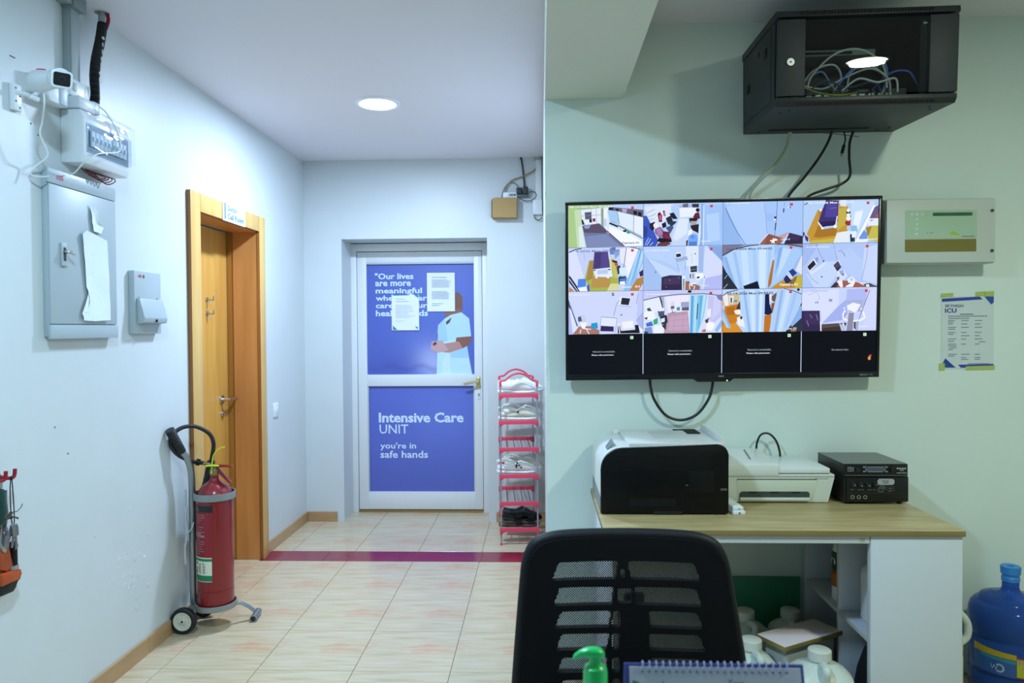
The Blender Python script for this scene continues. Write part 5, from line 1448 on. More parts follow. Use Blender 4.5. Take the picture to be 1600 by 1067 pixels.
FEED[2, 1] = ((795, 32, 1580, 468), 'd4e0fc', [
    ('c4ccf8', [795, 32, 1580, 32, 1580, 100, 1400, 75, 1100, 80, 795, 130]), ('e4ecff', [800, 140, 960, 100, 990, 230, 820, 280]), ('ece8fc', [1020, 100, 1250, 85, 1250, 250, 1050, 260]), ('b898b0', [1040, 265, 1240, 245, 1260, 468, 1000, 468]), ('c4a4c0', [1060, 300, 1230, 280, 1250, 440, 1040, 440]), ('L', 'a888a4', 3, [1040, 340, 1250, 330]), ('L', 'a888a4', 3, [1020, 400, 1255, 390]), ('L', 'a888a4', 3, [1120, 260, 1090, 468]), ('L', 'a888a4', 3, [1190, 255, 1190, 468]),
    ('30384c', [955, 100, 970, 98, 1000, 210, 985, 210]), ('a8b4d4', [975, 98, 1000, 96, 1015, 260, 1000, 250]), ('L', '20242c', 7, [795, 130, 950, 95, 1150, 75, 1400, 72, 1580, 95]), ('14181e', [1240, 36, 1275, 36, 1275, 60, 1240, 60]),
    ('305a3c', [830, 215, 860, 205, 880, 240, 840, 240]), ('f0f4ff', [800, 250, 900, 240, 920, 330, 810, 330]), ('4c5878', [940, 240, 1000, 230, 1010, 290, 950, 300]), ('e8eefc', [940, 215, 1005, 210, 1005, 240, 950, 245]), ('283040', [960, 300, 1030, 280, 1040, 360, 980, 380]), ('dce4f8', [970, 320, 1010, 310, 1010, 350, 975, 360]), ('30b070', [895, 330, 940, 310, 940, 370, 900, 380]), ('4870c8', [820, 365, 880, 345, 895, 390, 830, 400]), ('283858', [800, 310, 840, 300, 830, 330]), ('eaf0ff', [900, 390, 1010, 380, 1000, 468, 900, 468]), ('8098d0', [810, 410, 880, 400, 890, 468, 810, 468]), ('303848', [980, 390, 1030, 350, 1020, 440]), ('304468', [805, 445, 845, 450, 840, 468, 805, 468]),
    ('d4dce8', [1070, 150, 1105, 145, 1105, 220, 1065, 220]), ('58648c', [1070, 195, 1105, 190, 1105, 222, 1070, 222]), ('L', '585c74', 6, [1065, 265, 1120, 250]), ('L', '585c74', 6, [1080, 225, 1090, 260]), ('28a0c0', [1128, 205, 1162, 202, 1162, 238, 1130, 240]), ('98a8c8', [1170, 155, 1252, 150, 1252, 205, 1172, 205]), ('5c5870', [1180, 208, 1250, 205, 1250, 240, 1180, 240]),
    ('88c4ec', [1268, 88, 1430, 85, 1400, 300, 1340, 468, 1260, 468]), ('5ca4dc', [1275, 90, 1295, 90, 1285, 468, 1265, 468]), ('a8e0f8', [1305, 90, 1335, 90, 1320, 468, 1295, 468]), ('3c4858', [1335, 170, 1345, 170, 1335, 330, 1325, 330]), ('64b0e4', [1360, 90, 1385, 90, 1355, 400, 1340, 450]), ('b4e4fc', [1395, 90, 1420, 90, 1390, 300, 1365, 380]),
    ('c4c4f0', [1440, 90, 1580, 120, 1580, 300, 1500, 370, 1440, 330]), ('ccd0f8', [1500, 100, 1560, 110, 1560, 260, 1480, 340]), ('e8eefa', [1430, 240, 1470, 220, 1470, 310, 1430, 310]), ('54403c', [1410, 340, 1450, 320, 1440, 370, 1420, 370]), ('f4f6ff', [1430, 370, 1490, 360, 1510, 390, 1480, 450, 1420, 440]), ('c06a60', [1385, 440, 1420, 430, 1420, 460, 1380, 460]), ('8cb8f0', [1510, 440, 1580, 330, 1580, 400, 1530, 468]), ('7c7cb0', [1520, 90, 1580, 80, 1580, 150, 1540, 130])],
    [('03-14-2026 Mon 09:44:02', 825, 64, 225, 12, CT)])
FEED[2, 2] = ((15, 45, 795, 475), 'bcd4f8', [
    ('d4b890', [15, 100, 180, 90, 185, 200, 150, 190, 40, 220, 15, 200]), ('e8ecf0', [20, 110, 70, 90, 80, 210, 40, 210]), ('dce4ec', [80, 110, 130, 110, 120, 190, 90, 190]), ('3c4450', [95, 130, 110, 130, 110, 180, 98, 180]), ('30a0a0', [130, 155, 160, 150, 160, 172, 132, 172]), ('c87e24', [40, 215, 180, 190, 200, 300, 150, 380, 220, 475, 15, 475, 15, 380]), ('d8922c', [20, 400, 150, 380, 210, 475, 20, 475]), ('b06a1c', [60, 230, 140, 215, 130, 300, 60, 300]), ('f0f2f4', [130, 260, 190, 245, 200, 300, 150, 295]), ('ecf0f4', [160, 330, 220, 300, 240, 430, 170, 400]), ('24242c', [190, 320, 215, 315, 212, 345, 195, 345]), ('3c3434', [150, 240, 190, 160, 195, 250]), ('8cb8ec', [15, 220, 105, 430, 85, 440, 15, 340]), ('b0d0f8', [15, 270, 85, 430, 60, 430, 15, 340]),
    ('b4d4fa', [185, 60, 435, 55, 430, 300, 415, 475, 265, 475, 200, 280]), ('94b8ec', [220, 60, 240, 60, 300, 475, 275, 475]), ('cce4fe', [280, 60, 330, 60, 340, 475, 310, 475]), ('a0c4f4', [350, 60, 370, 60, 370, 475, 350, 475]), ('d0e8fe', [385, 60, 415, 60, 400, 475, 380, 475]),
    ('101c48', [435, 100, 475, 95, 490, 230, 510, 280, 480, 310, 432, 300]), ('6c5450', [490, 130, 550, 80, 540, 180, 510, 170]), ('e0e4ec', [475, 100, 500, 90, 500, 140, 480, 210]), ('c07424', [432, 310, 500, 300, 490, 420, 480, 475, 425, 475]), ('8c5420', [500, 190, 540, 180, 510, 300, 495, 240]),
    ('b0d0f8', [560, 50, 700, 60, 795, 120, 760, 250, 640, 475, 490, 475, 510, 290]), ('94b8ec', [590, 60, 615, 60, 550, 475, 525, 475]), ('c8e0fc', [640, 70, 690, 70, 600, 475, 560, 475]), ('a4c4f4', [720, 90, 750, 100, 650, 440, 620, 475]), ('2c3444', [790, 190, 795, 200, 795, 475, 640, 475, 720, 370]), ('8cb4ec', [770, 240, 795, 210, 795, 340, 700, 430, 690, 400]), ('a4784c', [700, 450, 750, 440, 740, 475, 690, 475]),
    ('L', '14181e', 7, [20, 110, 60, 75, 170, 52]), ('L', '14181e', 7, [620, 45, 700, 65, 795, 105]), ('C', '1c2430', 760, 60, 14)],
    [('03-14-2026 Mon 09:44:02', 60, 75, 455, 26, '505c78'), ('Camera 01', 575, 432, 170, 24, 'c8d0e0')])
FEED[2, 3] = ((800, 40, 1530, 468), 'c8d4fc', [
    ('d8e0ff', [800, 90, 960, 60, 1160, 60, 1160, 240, 1000, 390, 990, 270, 800, 250]), ('b0bcf4', [1240, 60, 1440, 50, 1420, 200, 1380, 240, 1230, 190]), ('a4b2f0', [1150, 230, 1230, 160, 1250, 300, 1200, 360, 1000, 390]), ('d0d8fc', [1460, 60, 1530, 50, 1530, 440, 1400, 440, 1400, 240]), ('5c4c4c', [995, 400, 1200, 390, 1190, 468, 995, 468]), ('3c3434', [1000, 440, 1190, 420, 1190, 468, 1000, 468]),
    ('342850', [800, 265, 975, 265, 985, 468, 800, 468]), ('3e305c', [820, 275, 970, 280, 975, 400, 830, 400]), ('L', 'a89cc8', 4, [880, 300, 900, 340]), ('L', 'a89cc8', 4, [940, 300, 960, 360]), ('L', 'a89cc8', 4, [850, 360, 870, 420]), ('L', 'f4f6ff', 12, [985, 370, 990, 468]), ('88a0c4', [1062, 152, 1098, 152, 1096, 178, 1064, 178]), ('C', '6878a4', 955, 185, 7), ('C', '6878a4', 935, 185, 7),
    ('a8b4dc', [1230, 170, 1400, 160, 1390, 280, 1260, 280]), ('eef2ff', [1240, 220, 1300, 190, 1375, 210, 1330, 290, 1250, 260]), ('L', 'fafcff', 15, [1225, 265, 1205, 300, 1205, 345, 1260, 372, 1370, 370, 1415, 340, 1400, 280]), ('L', '7c88ac', 6, [1220, 290, 1215, 340]), ('8c8ca8', [1260, 290, 1310, 290, 1300, 468, 1240, 468]), ('bcc4e0', [1165, 385, 1230, 440, 1220, 468, 1190, 468]), ('5c5468', [1310, 380, 1350, 380, 1340, 468, 1310, 440]), ('a8b0d0', [1330, 380, 1360, 370, 1350, 468, 1330, 468]), ('3c3c4c', [1210, 385, 1240, 390, 1230, 430]), ('C', 'd8e0f8', 1215, 245, 12), ('C', 'd8e0f8', 1385, 255, 14), ('L', '544858', 5, [1460, 70, 1400, 240, 1360, 350]), ('L', '9cacd8', 4, [860, 110, 940, 80, 975, 140, 940, 190])],
    [('03-14-2026 Mon 09:44:02', 880, 66, 170, 10, '8898c0'), ('Camera 16', 1358, 418, 92, 14, CT)])
txt = {0: ('Network is unreachable.', 'Please edit parameter.'), 1: ('Network is unreachable.', 'Please edit parameter.'), 2: ('Network is unreachable.', 'Please edit parameter.'), 3: ('No network video.',)}
for r in range(4):
    for c in range(4):
        g = G()
        rect = (gu[c], gv[r + 1], gu[c + 1] - .0012, gv[r] - .0012)
        w, h = rect[2] - rect[0], rect[3] - rect[1]
        if r < 3:
            bb, bg, polys, labs = FEED[r, c]
            ph = bb[3] - bb[1]
            d = paint([bg] + polys, bb, rect, TV, g, .00004, .0007)
            kx, kz = w / (bb[2] - bb[0]), h / ph
            for s_, x, y, tw, th, col in labs:
                colour_text(g, s_, TV, rect[0] + (x - bb[0]) * kx, rect[3] - (y + th - bb[1]) * kz, tw * kx, th * kz, col, .0007 + d + .0003, .03)
            bx = rect[0] + w * .84
            by = rect[3] - h * .05
            paint([rec, ('f0a0a0', [3, 2, 7, 2, 7, 4, 3, 4])], (0, 0, 10, 10), (bx, by - .010, bx + .010, by), TV, g, .0001, .0007 + d + .0003)
        else:
            d = paint(['05070f'], (0, 0, 1, 1), rect, TV, g, .0001, .0007)
            paint(['c8f4cc', ('3c9c4c', [2, 2, 8, 3, 5, 8]), ('ffffff', [4, 3, 8, 3, 8, 6])], (0, 0, 10, 10), (rect[0] + w * .83, rect[3] - .020, rect[0] + w * .83 + .012, rect[3] - .008), TV, g, .0001, .0010)
            for k, s_ in enumerate(txt[c]):
                colour_text(g, s_, TV, rect[0] + w * (.325 if c < 3 else .41) - (.004 if k else 0), rect[1] + h * (.545 - .09 * k) - (.0 if c < 3 else .004), w * .30 if c < 3 else w * .23, .0075, 'd4d8e4' if k else '9aa0b0', .0012, .03 if k else .015)
            if c == 3:
                paint(['05070f', ('d8a030', [3, 3, 7, 3, 8, 8, 2, 8]), ('C', 'e8c040', 5, 8.6, 1), ('C', 'e04858', 7, 2, 2)], (0, 0, 10, 10), (rect[2] - .034, rect[1] + .042, rect[2] - .014, rect[1] + .066), TV, g, .0001, .0010)
        if r == 3:
            g2 = G()
        o = obj('camera_view', g, SCREEN, t, smooth=0)
for c in range(1, 4):
    obj('divider_line', G().prism([(gu[c] - .0018, gv[4]), (gu[c] + .0004, gv[4]), (gu[c] + .0004, gv[3]), (gu[c] - .0018, gv[3])], TV, .0007, .0012), mat('divider_glow', 'b8bcd8', .4, emis=.7), t)
cable('black cable hanging in a deep loop beneath the big screen', [(.432, 2.985, 1.215), (.436, 2.985, 1.16), (.452, 2.985, 1.105), (.498, 2.99, 1.045), (.560, 2.992, 1.026), (.622, 2.99, 1.05), (.665, 2.985, 1.11), (.680, 2.985, 1.16), (.684, 2.985, 1.215)], .0055, cblk)

# ------------------------------------------------------------------ fire alarm panel
cream = mat('panel_cream', 'c3cbc6', .5)
t = thing('fire_alarm_panel', 'pale grey alarm panel with green screen area right of the big screen', 'alarm panel', (1.55, YW, 1.635))
py_ = 2.945
obj('case', G().box((1.335, py_, 1.637), (1.752, YW, 1.888), .006), cream, t)
dp = obj('door', G().box((1.338, py_ - .010, 1.640), (1.749, py_ - .001, 1.885), .004), cream, t)
obj('display_film', G().box((1.408, py_ - .0112, 1.733), (1.678, py_ - .0102, 1.842), 0), mat('film_green', 'a9c5ac', .4), dp)
g = G().box((1.512, py_ - .013, 1.820), (1.660, py_ - .0112, 1.832))
obj('display', g, mat('lcd_green', '1f5f44', .3, var=.5, vs=12, h2='4a6a5c'), dp)
obj('lower_film', G().box((1.407, py_ - .0112, 1.682), (1.676, py_ - .0102, 1.730)), mat('film_olive', '7a7034', .4), dp)
for k, (x, z) in enumerate([(1.432, 1.826), (1.452, 1.826), (1.472, 1.826), (1.4515, 1.807), (1.451, 1.788), (1.4505, 1.770), (1.450, 1.751)]):
    g = G().box((x - .0045, py_ - .0125, z - .004), (x + .0045, py_ - .0112, z + .004), .0008)
    g.mi = 1
    g.box((x - .002, py_ - .0128, z - .002), (x + .002, py_ - .0124, z + .002))
    obj('key', g, [plastic_w, MATS['film_green']], dp)
g = G()
for x in (1.491, 1.503, 1.510):
    g.cyl((x, py_ - .0116, 1.755), (x, py_ - .0112, 1.755), .0016, n=8)
tag(obj('indicator', g, dark_hole, dp), kind='stuff')
g = G()
fp_ = FRONT(py_ - .0113)
g.face([fp_(1.572, 1.748), fp_(1.62, 1.745), fp_(1.588, 1.762)])
g.mi = 1
dashes(g, fp_, 1.622, 1.738, .048, .005, .0003, 12)
obj('logo', g, [mat('lime_print', '9ac04a', .5), mat('print_grey', '6c7c72', .5)], dp, smooth=0)
for z in (1.838, 1.684):
    g = G().cyl((1.735, py_ - .014, z), (1.735, py_ - .010, z), .006, n=14)
    g.mi = 1
    g.box((1.731, py_ - .0144, z - .0008), (1.739, py_ - .0139, z + .0008))
    obj('screw', g, [mat('screw_steel', '5e6a66', .3, .8), dark_hole], dp)

# ------------------------------------------------------------------ printed sheet taped to the wall
fp2 = FRONT(YW - .0012)
t = thing('wall_notice', 'printed ICU notice held to the wall with yellow-green tape', 'paper', (1.697, YW, 1.22))
u0, u1, v0, v1 = 1.595, 1.799, 1.223, 1.513
g = G()
d = paint(['ccd8da', ('2f44a0', [1, 3, 73, 0.5, 79, 4.5, 1, 7.5]), ('2f50a4', [82, .5, 100, .5, 100, 9, 95, 11.5]), ('2a3f98', [2, 93, 8, 85, 28, 98, 2, 98]), ('1f7a74', [2, 92, 9, 92, 9, 98, 2, 98]), ('2f44a0', [32, 94, 100, 93, 100, 97.5, 38, 98.2])], (0, 0, 100, 100), (u0, v0, u1, v1), fp2, g, .00006)
P_ = lambda x, y: (u0 + (x / 100) * (u1 - u0), v1 - (y / 100) * (v1 - v0))
def nt_(s_, x, y, w, h, c, b=.02):
    a_ = P_(x, y + h)
    colour_text(g, s_, fp2, a_[0], a_[1], w / 100 * (u1 - u0), h / 100 * (v1 - v0), c, d + .0002, b)
nt_('SKYHIGH', 7, 11, 35, 4, '3a4470', .015)
nt_('ICU', 7, 16.5, 22, 6, '2c3a86', .03)
for k in range(9):
    a_, b_ = P_(36 + k * 2.8, 25.4), P_(38.2 + k * 2.8, 23.9)
    paint(['5c6880'], (0, 0, 1, 1), (a_[0], a_[1], b_[0], b_[1]), fp2, g, .0001, d + .0002)
rr = random.Random(12)
rows = [(26.6, 13, 76), (29.5, 14, 44)] + []
for y, x, w in rows:
    for k in range(int(w / 5)):
        a_, b_ = P_(x + k * 5, y + 1.4), P_(x + k * 5 + 4.2, y)
        paint(['7c889a'], (0, 0, 1, 1), (a_[0], a_[1], b_[0], b_[1]), fp2, g, .0001, d + .0002)
for y, cols in ((32.6, (13, 38, 64)), (35, (13,)), (37.4, (13, 38, 64)), (42, (13, 38, 64)), (44.5, (13,)), (49, (13, 38, 64)), (51.5, (13,)), (53.5, (38, 64)), (58, (13, 38, 64)), (61, (13,)), (62, (72,)), (65, (13, 38, 64)), (67.5, (13,)), (70, (16,)), (72.5, (13,)), (79, (13, 38, 64)), (81.5, (13,)), (83.5, (38, 64)), (86, (38, 64)), (92, (52,))):
    for x in cols:
        w = rr.uniform(9, 17) if x != 52 else 40
        a_, b_ = P_(x, y + 1.3), P_(x + w, y)
        paint(['8c98a6'], (0, 0, 1, 1), (a_[0], a_[1], b_[0], b_[1]), fp2, g, .0001, d + .0002)
obj('sheet', g, PRINT, t, smooth=0)
tape = mat('green_tape', 'b2c46a', .45, alpha=.9)
for pts in ([(1.592, 1.508), (1.641, 1.512), (1.641, 1.527), (1.594, 1.524)], [(1.727, 1.512), (1.761, 1.513), (1.763, 1.532), (1.728, 1.530)], [(1.754, 1.512), (1.797, 1.513), (1.798, 1.534), (1.755, 1.532)][:0] or [(1.763, 1.511), (1.799, 1.514), (1.800, 1.532), (1.764, 1.531)], [(1.586, 1.218), (1.609, 1.219), (1.608, 1.247), (1.587, 1.246)], [(1.690, 1.219), (1.803, 1.221), (1.804, 1.237), (1.691, 1.234)]):
    g = G().prism(pts, fp2, .0008, .0014)
    obj('tape', g, tape, t)
# ------------------------------------------------------------------ desk under the screen
oak = mat('oak_laminate', 'b8a87a', .38, var=.22, vs=5, stretch=(1, 7, 7), h2='9c8c62')
oak_e = mat('oak_edge', '83754a', .5, var=.15, vs=8, stretch=(1, 7, 7))
whb = mat('white_board', 'c4ced9', .4)
whe = mat('white_edge', 'b4b6ae', .5)
DX0, DX1, DY0, DY1, DZ = .195, 1.328, 2.372, 2.99, .752
t = thing('desk', 'oak topped white desk against the wall with open shelf unit at right', 'desk', ((DX0 + DX1) / 2, 2.68, 0))
g = G().box((DX0, DY0, DZ - .018), (DX1, DY1, DZ), .0012)
for f in g.bm.faces:
    f.material_index = 0 if abs(f.normal.z) > .5 else 1
obj('desk_top', g, [oak, oak_e], t)
obj('left_panel', G().box((DX0 + .012, DY0 + .012, 0), (DX0 + .030, DY1 - .01, DZ - .018), .001), whb, t)
obj('apron', G().box((DX0 + .030, DY0 + .010, DZ - .043), (1.036, DY0 + .028, DZ - .018), .001), whb, t)
ap = t.children[-1]
obj('sticker', G().box((1.006, DY0 + .0092, DZ - .037), (1.020, DY0 + .010, DZ - .026)), mat('sticker_tan', 'a5a890', .6), ap)
obj('front_panel', G().box((1.038, DY0 + .008, 0), (DX1 - .006, DY0 + .024, DZ - .0185), .001), whb, t)
bays = [('shelf_side', (1.038, DY0 + .024, 0), (1.32, DY0 + .034, DZ - .018)), ('shelf_side', (1.038, 2.960, 0), (1.32, 2.976, DZ - .018)), ('shelf_back', (1.308, DY0 + .034, 0), (1.322, 2.96, DZ - .018)),
        ('shelf_divider', (1.038, 2.635, 0), (1.308, 2.651, DZ - .018)), ('shelf_board', (1.038, DY0 + .034, .385), (1.308, 2.635, .401)), ('shelf_board', (1.038, 2.651, .385), (1.308, 2.96, .401)), ('shelf_base', (1.038, DY0 + .034, .03), (1.308, 2.96, .046))]
for n, a, b in bays:
    g = G().box(a, b, .0008)
    for f in g.bm.faces:
        f.material_index = 1 if f.normal.x < -.5 else 0
    obj(n, g, [whb, whe], t)
g = G()
for x, z in ((.222, DZ - .022), (.252, DZ - .0215), (.207, DZ - .021)):
    g.cyl((x, DY0 + .0085, z), (x, DY0 + .0095, z), .003, n=8)
tag(obj('nail_head', g, plastic_w, t), kind='stuff')

# ------------------------------------------------------------------ laser printer
pw = mat('printer_white', 'd4d8d6', .35)
pg = mat('printer_grey', '7c8284', .5)
pb = mat('printer_black', '05070a', .4, spec=.25)
t = thing('laser_printer', 'big boxy laser printer with black side panel and white curved top', 'printer', (.43, 2.76, DZ))
LX0, LX1, LY0, LY1, LZ = .203, .640, 2.565, 2.965, .232
z0 = DZ + .004
def lp(r0=.075, r1=.035):
    pts = [(LX0, z0), (LX1, z0)]
    top = z0 + LZ
    pts += [(LX1 - r1 + r1 * math.cos(q), top - r1 + .006 + r1 * math.sin(q)) for q in [PI / 2 * k / 6 for k in range(7)]]
    pts += [(LX0 + r0 + r0 * 1.0 * math.cos(q), top - r0 - .006 + r0 * math.sin(q)) for q in [PI / 2 + PI / 2 * k / 8 for k in range(9)]]
    return pts
g = G().prism(lp(), lambda u, v, d: (u, d, v), LY0 + .018, LY1, 0)
obj('body', g, pw, t, smooth=25)
g = G().prism(lp(), lambda u, v, d: (u, d, v), LY0, LY0 + .018, .004)
sd = obj('side_panel', g, pb, t, smooth=40)
g = G()
for k in range(9):
    z = z0 + .20 - k * .006
    g.box((LX0 + .05, LY0 - .0008, z), (LX1 - .06, LY0 + .001, z + .002))
for k in range(8):
    z = z0 + .055 - k * .0055
    g.box((LX0 + .05, LY0 - .0008, z), (LX1 - .05, LY0 + .001, z + .002))
tag(obj('vent_rib', g, mat('rib_black', '0b0d10', .5, spec=.3), sd), kind='stuff')
g = G()
for x in range(26):
    for k in range(4):
        g.box((LX0 + .10 + x * .006, LY0 - .0012, z0 + .046 - k * .006), (LX0 + .103 + x * .006, LY0 + .001, z0 + .049 - k * .006))
tag(obj('vent_hole', g, mat('vent_green', '122022', .45), sd), kind='stuff')
hat = obj('side_hatch', G().box((LX1 - .135, LY0 - .0012, z0 + .075), (LX1 - .05, LY0 + .001, z0 + .148), .0006), mat('hatch_black', '07090c', .4, spec=.3), sd)
obj('hatch_pull', G().box((LX1 - .147, LY0 - .0014, z0 + .097), (LX1 - .138, LY0, z0 + .100)), mat('pull_grey', '5c6266', .5), sd)
obj('edge_mark', G().box((LX1 - .028, LY0 - .001, z0 + .080), (LX1 - .006, LY0 + .001, z0 + .088), .001), mat('mark_grey', '4a4e52', .5), sd)
obj('foot_recess', G().box((LX0 + .18, LY0 - .001, z0 - .001), (LX0 + .28, LY0 + .012, z0 + .010)), slotm, sd)
# top: seam, sunken exit tray, raised rear lip
obj('top_cover', G().box((LX0 + .10, LY0 + .020, z0 + LZ - .006), (LX1 - .01, LY1 - .03, z0 + LZ + .009), .003), pw, t)
g = G()
g.prism([(LX0 + .20, z0 + LZ + .009), (LX1 - .10, z0 + LZ + .009), (LX1 - .10, z0 + LZ + .014), (LX0 + .32, z0 + LZ + .014)], lambda u, v, d: (u, d, v), LY0 + .12, LY1 - .10, .001)
obj('exit_tray', g, mat('printer_tray', 'c0c8c4', .35), t)
g = G()
g.prism([(LX1 - .155, z0 + LZ + .010), (LX1 - .015, z0 + LZ + .010), (LX1 - .035, z0 + LZ + .034), (LX1 - .135, z0 + LZ + .040)], lambda u, v, d: (u, d, v), LY1 - .17, LY1 - .12, .001)
obj('exit_slot', G().box((LX1 - .130, LY1 - .16, z0 + LZ + .0095), (LX1 - .045, LY1 - .05, z0 + LZ + .0125)), slotm, t)
g = G().prism([(LX1 - .018, z0 + LZ - .002), (LX1 - .005, z0 + LZ - .004), (LX1 - .012, z0 + LZ + .030), (LX1 - .020, z0 + LZ + .030)], lambda u, v, d: (u, d, v), LY0 + .03, LY1 - .03, .002)
obj('rear_lip', g, pw, t)
g = G().prism([(LX0 - .0012, z0), (LX0 + .004, z0), (LX0 + .004, z0 + .048), (LX0 - .0012, z0 + .055)], lambda u, v, d: (u, d, v), LY0 + .018, LY1 - .004)
obj('base_band', g, pg, t)
g = G()
g.loft([[Vector((LX0 + .02 + k * .006, LY0 + .06 + j * .09, z0 + LZ - .034 + k * .0082)) for j in range(2)] for k in range(6)], cap=False, closed=False)
bmesh.ops.solidify(g.bm, geom=list(g.bm.faces), thickness=.001)
obj('control_panel', g, mat('printer_panel', '9aa6b4', .3), t)
obj('lid_hinge', G().box((LX0 + .075, LY1 - .06, z0 + LZ - .006), (LX0 + .10, LY1 - .03, z0 + LZ + .012), .003), pw, t)
for x in (LX0 + .04, LX1 - .04):
    for y in (LY0 + .03, LY1 - .04):
        obj('foot', G().cyl((x, y, DZ + .0003), (x, y, z0 + .001), .014, n=12), rubber, t)

# white gadget beside the printer
t = thing('power_bank', 'slim white charger stack lying on the desk between the printers', 'charger', (.672, 2.64, DZ), .06)
obj('lower_case', G().box((-.021, -.075, .0003), (.021, .075, .014), .003), plastic_w, t, world=False)
u_ = obj('upper_case', G().box((-.020, -.068, .0145), (.017, .078, .027), .004), plastic_w, t, world=False)
obj('port', G().box((-.003, -.0757, .005), (.003, -.0752, .009)), dark_hole, t, world=False)
obj('port', G().box((-.002, -.0687, .019), (.003, -.0682, .021)), dark_hole, u_, world=False)

# ------------------------------------------------------------------ inkjet all-in-one
iw = mat('inkjet_white', 'd3dcd6', .38)
iw2 = mat('inkjet_lid', 'dbe2e2', .32)
t = thing('inkjet_printer', 'low white inkjet printer with paper slot in front, middle of the desk', 'printer', (.87, 2.86, DZ))
IX0, IX1, IY0, IY1 = .652, 1.063, 2.735, 3.02
iz = DZ + .003
g = G()
rings = []
for z, s in ((iz, .020), (iz + .01, .017), (iz + .085, .002), (iz + .094, 0)):
    rings.append([Vector(p) for p in ((IX0, IY0 + s * .6, z), (IX1 - s, IY0 + s * .6, z), (IX1 - s * .7, IY1, z), (IX0, IY1, z))])
g.loft(rings)
obj('body', g, iw, t, smooth=0)
bd = t.children[-1]
g = G()
fi = lambda u, v, d=0: (u, IY0 + .012 - (v - iz) / .094 * .012 - d, v)
g.prism([(.716, iz + .006), (.990, iz + .006), (1.000, iz + .084), (.712, iz + .084)], fi, -.002, .0012, .0006)
pf = obj('front_flap', g, mat('inkjet_flap', 'cfdacf', .4), t)
g = G()
g.prism([(.722, iz + .006), (.976, iz + .006), (.976, iz + .034), (.968, iz + .040), (.730, iz + .040), (.722, iz + .032)], fi, .0008, .0016)
obj('paper_slot', g, mat('slot_shade', '3c4642', .6), pf)
g = G()
for x in (.755, .835, .91):
    g.prism([(x, iz + .034), (x + .03, iz + .034), (x + .03, iz + .038), (x, iz + .038)], fi, .0016, .002)
tag(obj('roller_mark', g, slotm, pf), kind='stuff')
obj('tray_lip', G().prism([(.724, iz + .008), (.974, iz + .008), (.974, iz + .018), (.724, iz + .018)], fi, .0016, .012, .001), iw2, pf)
obj('flap_gap', G().prism([(.712, iz + .084), (1.0, iz + .084), (1.0, iz + .0865), (.712, iz + .0865)], fi, .0, .0015), slotm, pf)
obj('scanner_base', G().box((IX0, IY0 - .001, iz + .0955), (IX1, IY1, iz + .104), .002), iw, t)
obj('scanner_lid', G().box((.862, IY0 + .003, iz + .107), (IX1 - .015, IY1 - .01, iz + .126), .003), iw2, t)
obj('lid_seam', G().box((.862, IY0 + .002, iz + .104), (IX1 - .02, IY1 - .02, iz + .107)), pg, t)
g = G()
g.prism([(IY0 - .003, iz + .100), (IY0 - .003, iz + .140), (IY0 + .012, iz + .144), (IY1 - .03, iz + .158), (IY1 - .01, iz + .15), (IY1 - .01, iz + .104)], lambda u, v, d: (d, u, v), IX0, .862, .003)
fdx = obj('document_feeder', g, iw2, t)
obj('feeder_slot', G().prism([(.775, 2.80), (.781, 2.80), (.802, 2.96), (.796, 2.96)], lambda u, v, d: (u, v, iz + .1445 + (v - 2.747) * .0586 + d), 0, .0012), pg, fdx)
g = G()
dashes(g, FRONT(IY0 - .0015), .992, iz + .0885, .05, .0025, 0, 16)
obj('model_mark', g, mat('mark_pale', '8f9a96', .5), bd, smooth=0)
cable('black cable arching up behind the inkjet printer', [(.852, 2.985, .885), (.856, 2.985, .935), (.872, 2.985, .968), (.902, 2.985, .972), (.93, 2.985, .945), (.945, 2.985, .90), (.948, 2.99, .86)], .0042, cblk)

# ------------------------------------------------------------------ the two black amplifiers
ab = mat('amp_black', '101316', .4)
at = mat('amp_top', '6a726c', .45)
apl = mat('amp_print', 'b9bfc2', .5)
t = thing('mixer_amplifier', 'black mixing amplifier with knobs and three sockets, at the stack bottom', 'amplifier', (1.20, 2.86, DZ))
AX0, AX1, AY0, AY1 = 1.092, 1.322, 2.722, 2.975
az = DZ + .008
obj('case', G().box((AX0, AY0 + .006, az), (AX1, AY1, az + .096), .003), ab, t)
obj('front_plate', G().box((AX0 + .008, AY0, az + .004), (AX1 - .002, AY0 + .006, az + .092), .0015), mat('amp_face', '0b0d10', .35), t)
fa = FRONT(AY0 - .0005)
g = G()
g.box((AX0 + .012, AY0 - .0006, az + .0335), (AX1 - .006, AY0 + .001, az + .035))
obj('groove', g, mat('amp_groove', '24282c', .4), t)
for k in range(4):
    x = AX0 + .030 + k * .0265
    z = az + .066
    g = G().cyl((x, AY0 - .011, z), (x, AY0, z), .0085, .0095, n=20)
    g.mi = 1
    an = (-.4, -1.0, -.9, .4)[k]
    g.prism([(.0015, -.0008), (.0075, -.0008), (.0075, .0008), (.0015, .0008)], lambda u, v, d: (x + u * math.cos(an) - v * math.sin(an), AY0 - .0112 - d, z + u * math.sin(an) + v * math.cos(an)), 0, .0004)
    obj('knob', g, [mat('knob_black', '1a1d20', .4), apl], t)
for k in range(3):
    x = AX0 + .029 + k * .0225
    g = G().lathe([(.0045, -.003), (.0072, -.003), (.0072, .002), (.0045, .002), (.0045, -.003)], (x, AY0, az + .0195), 20, Matrix.Rotation(PI / 2, 3, 'X'), cap=False)
    g.mi = 1
    g.cyl((x, AY0 - .0008, az + .0195), (x, AY0, az + .0195), .0046, n=16)
    obj('jack_socket', g, [chrome, slotm], t)
g = G()
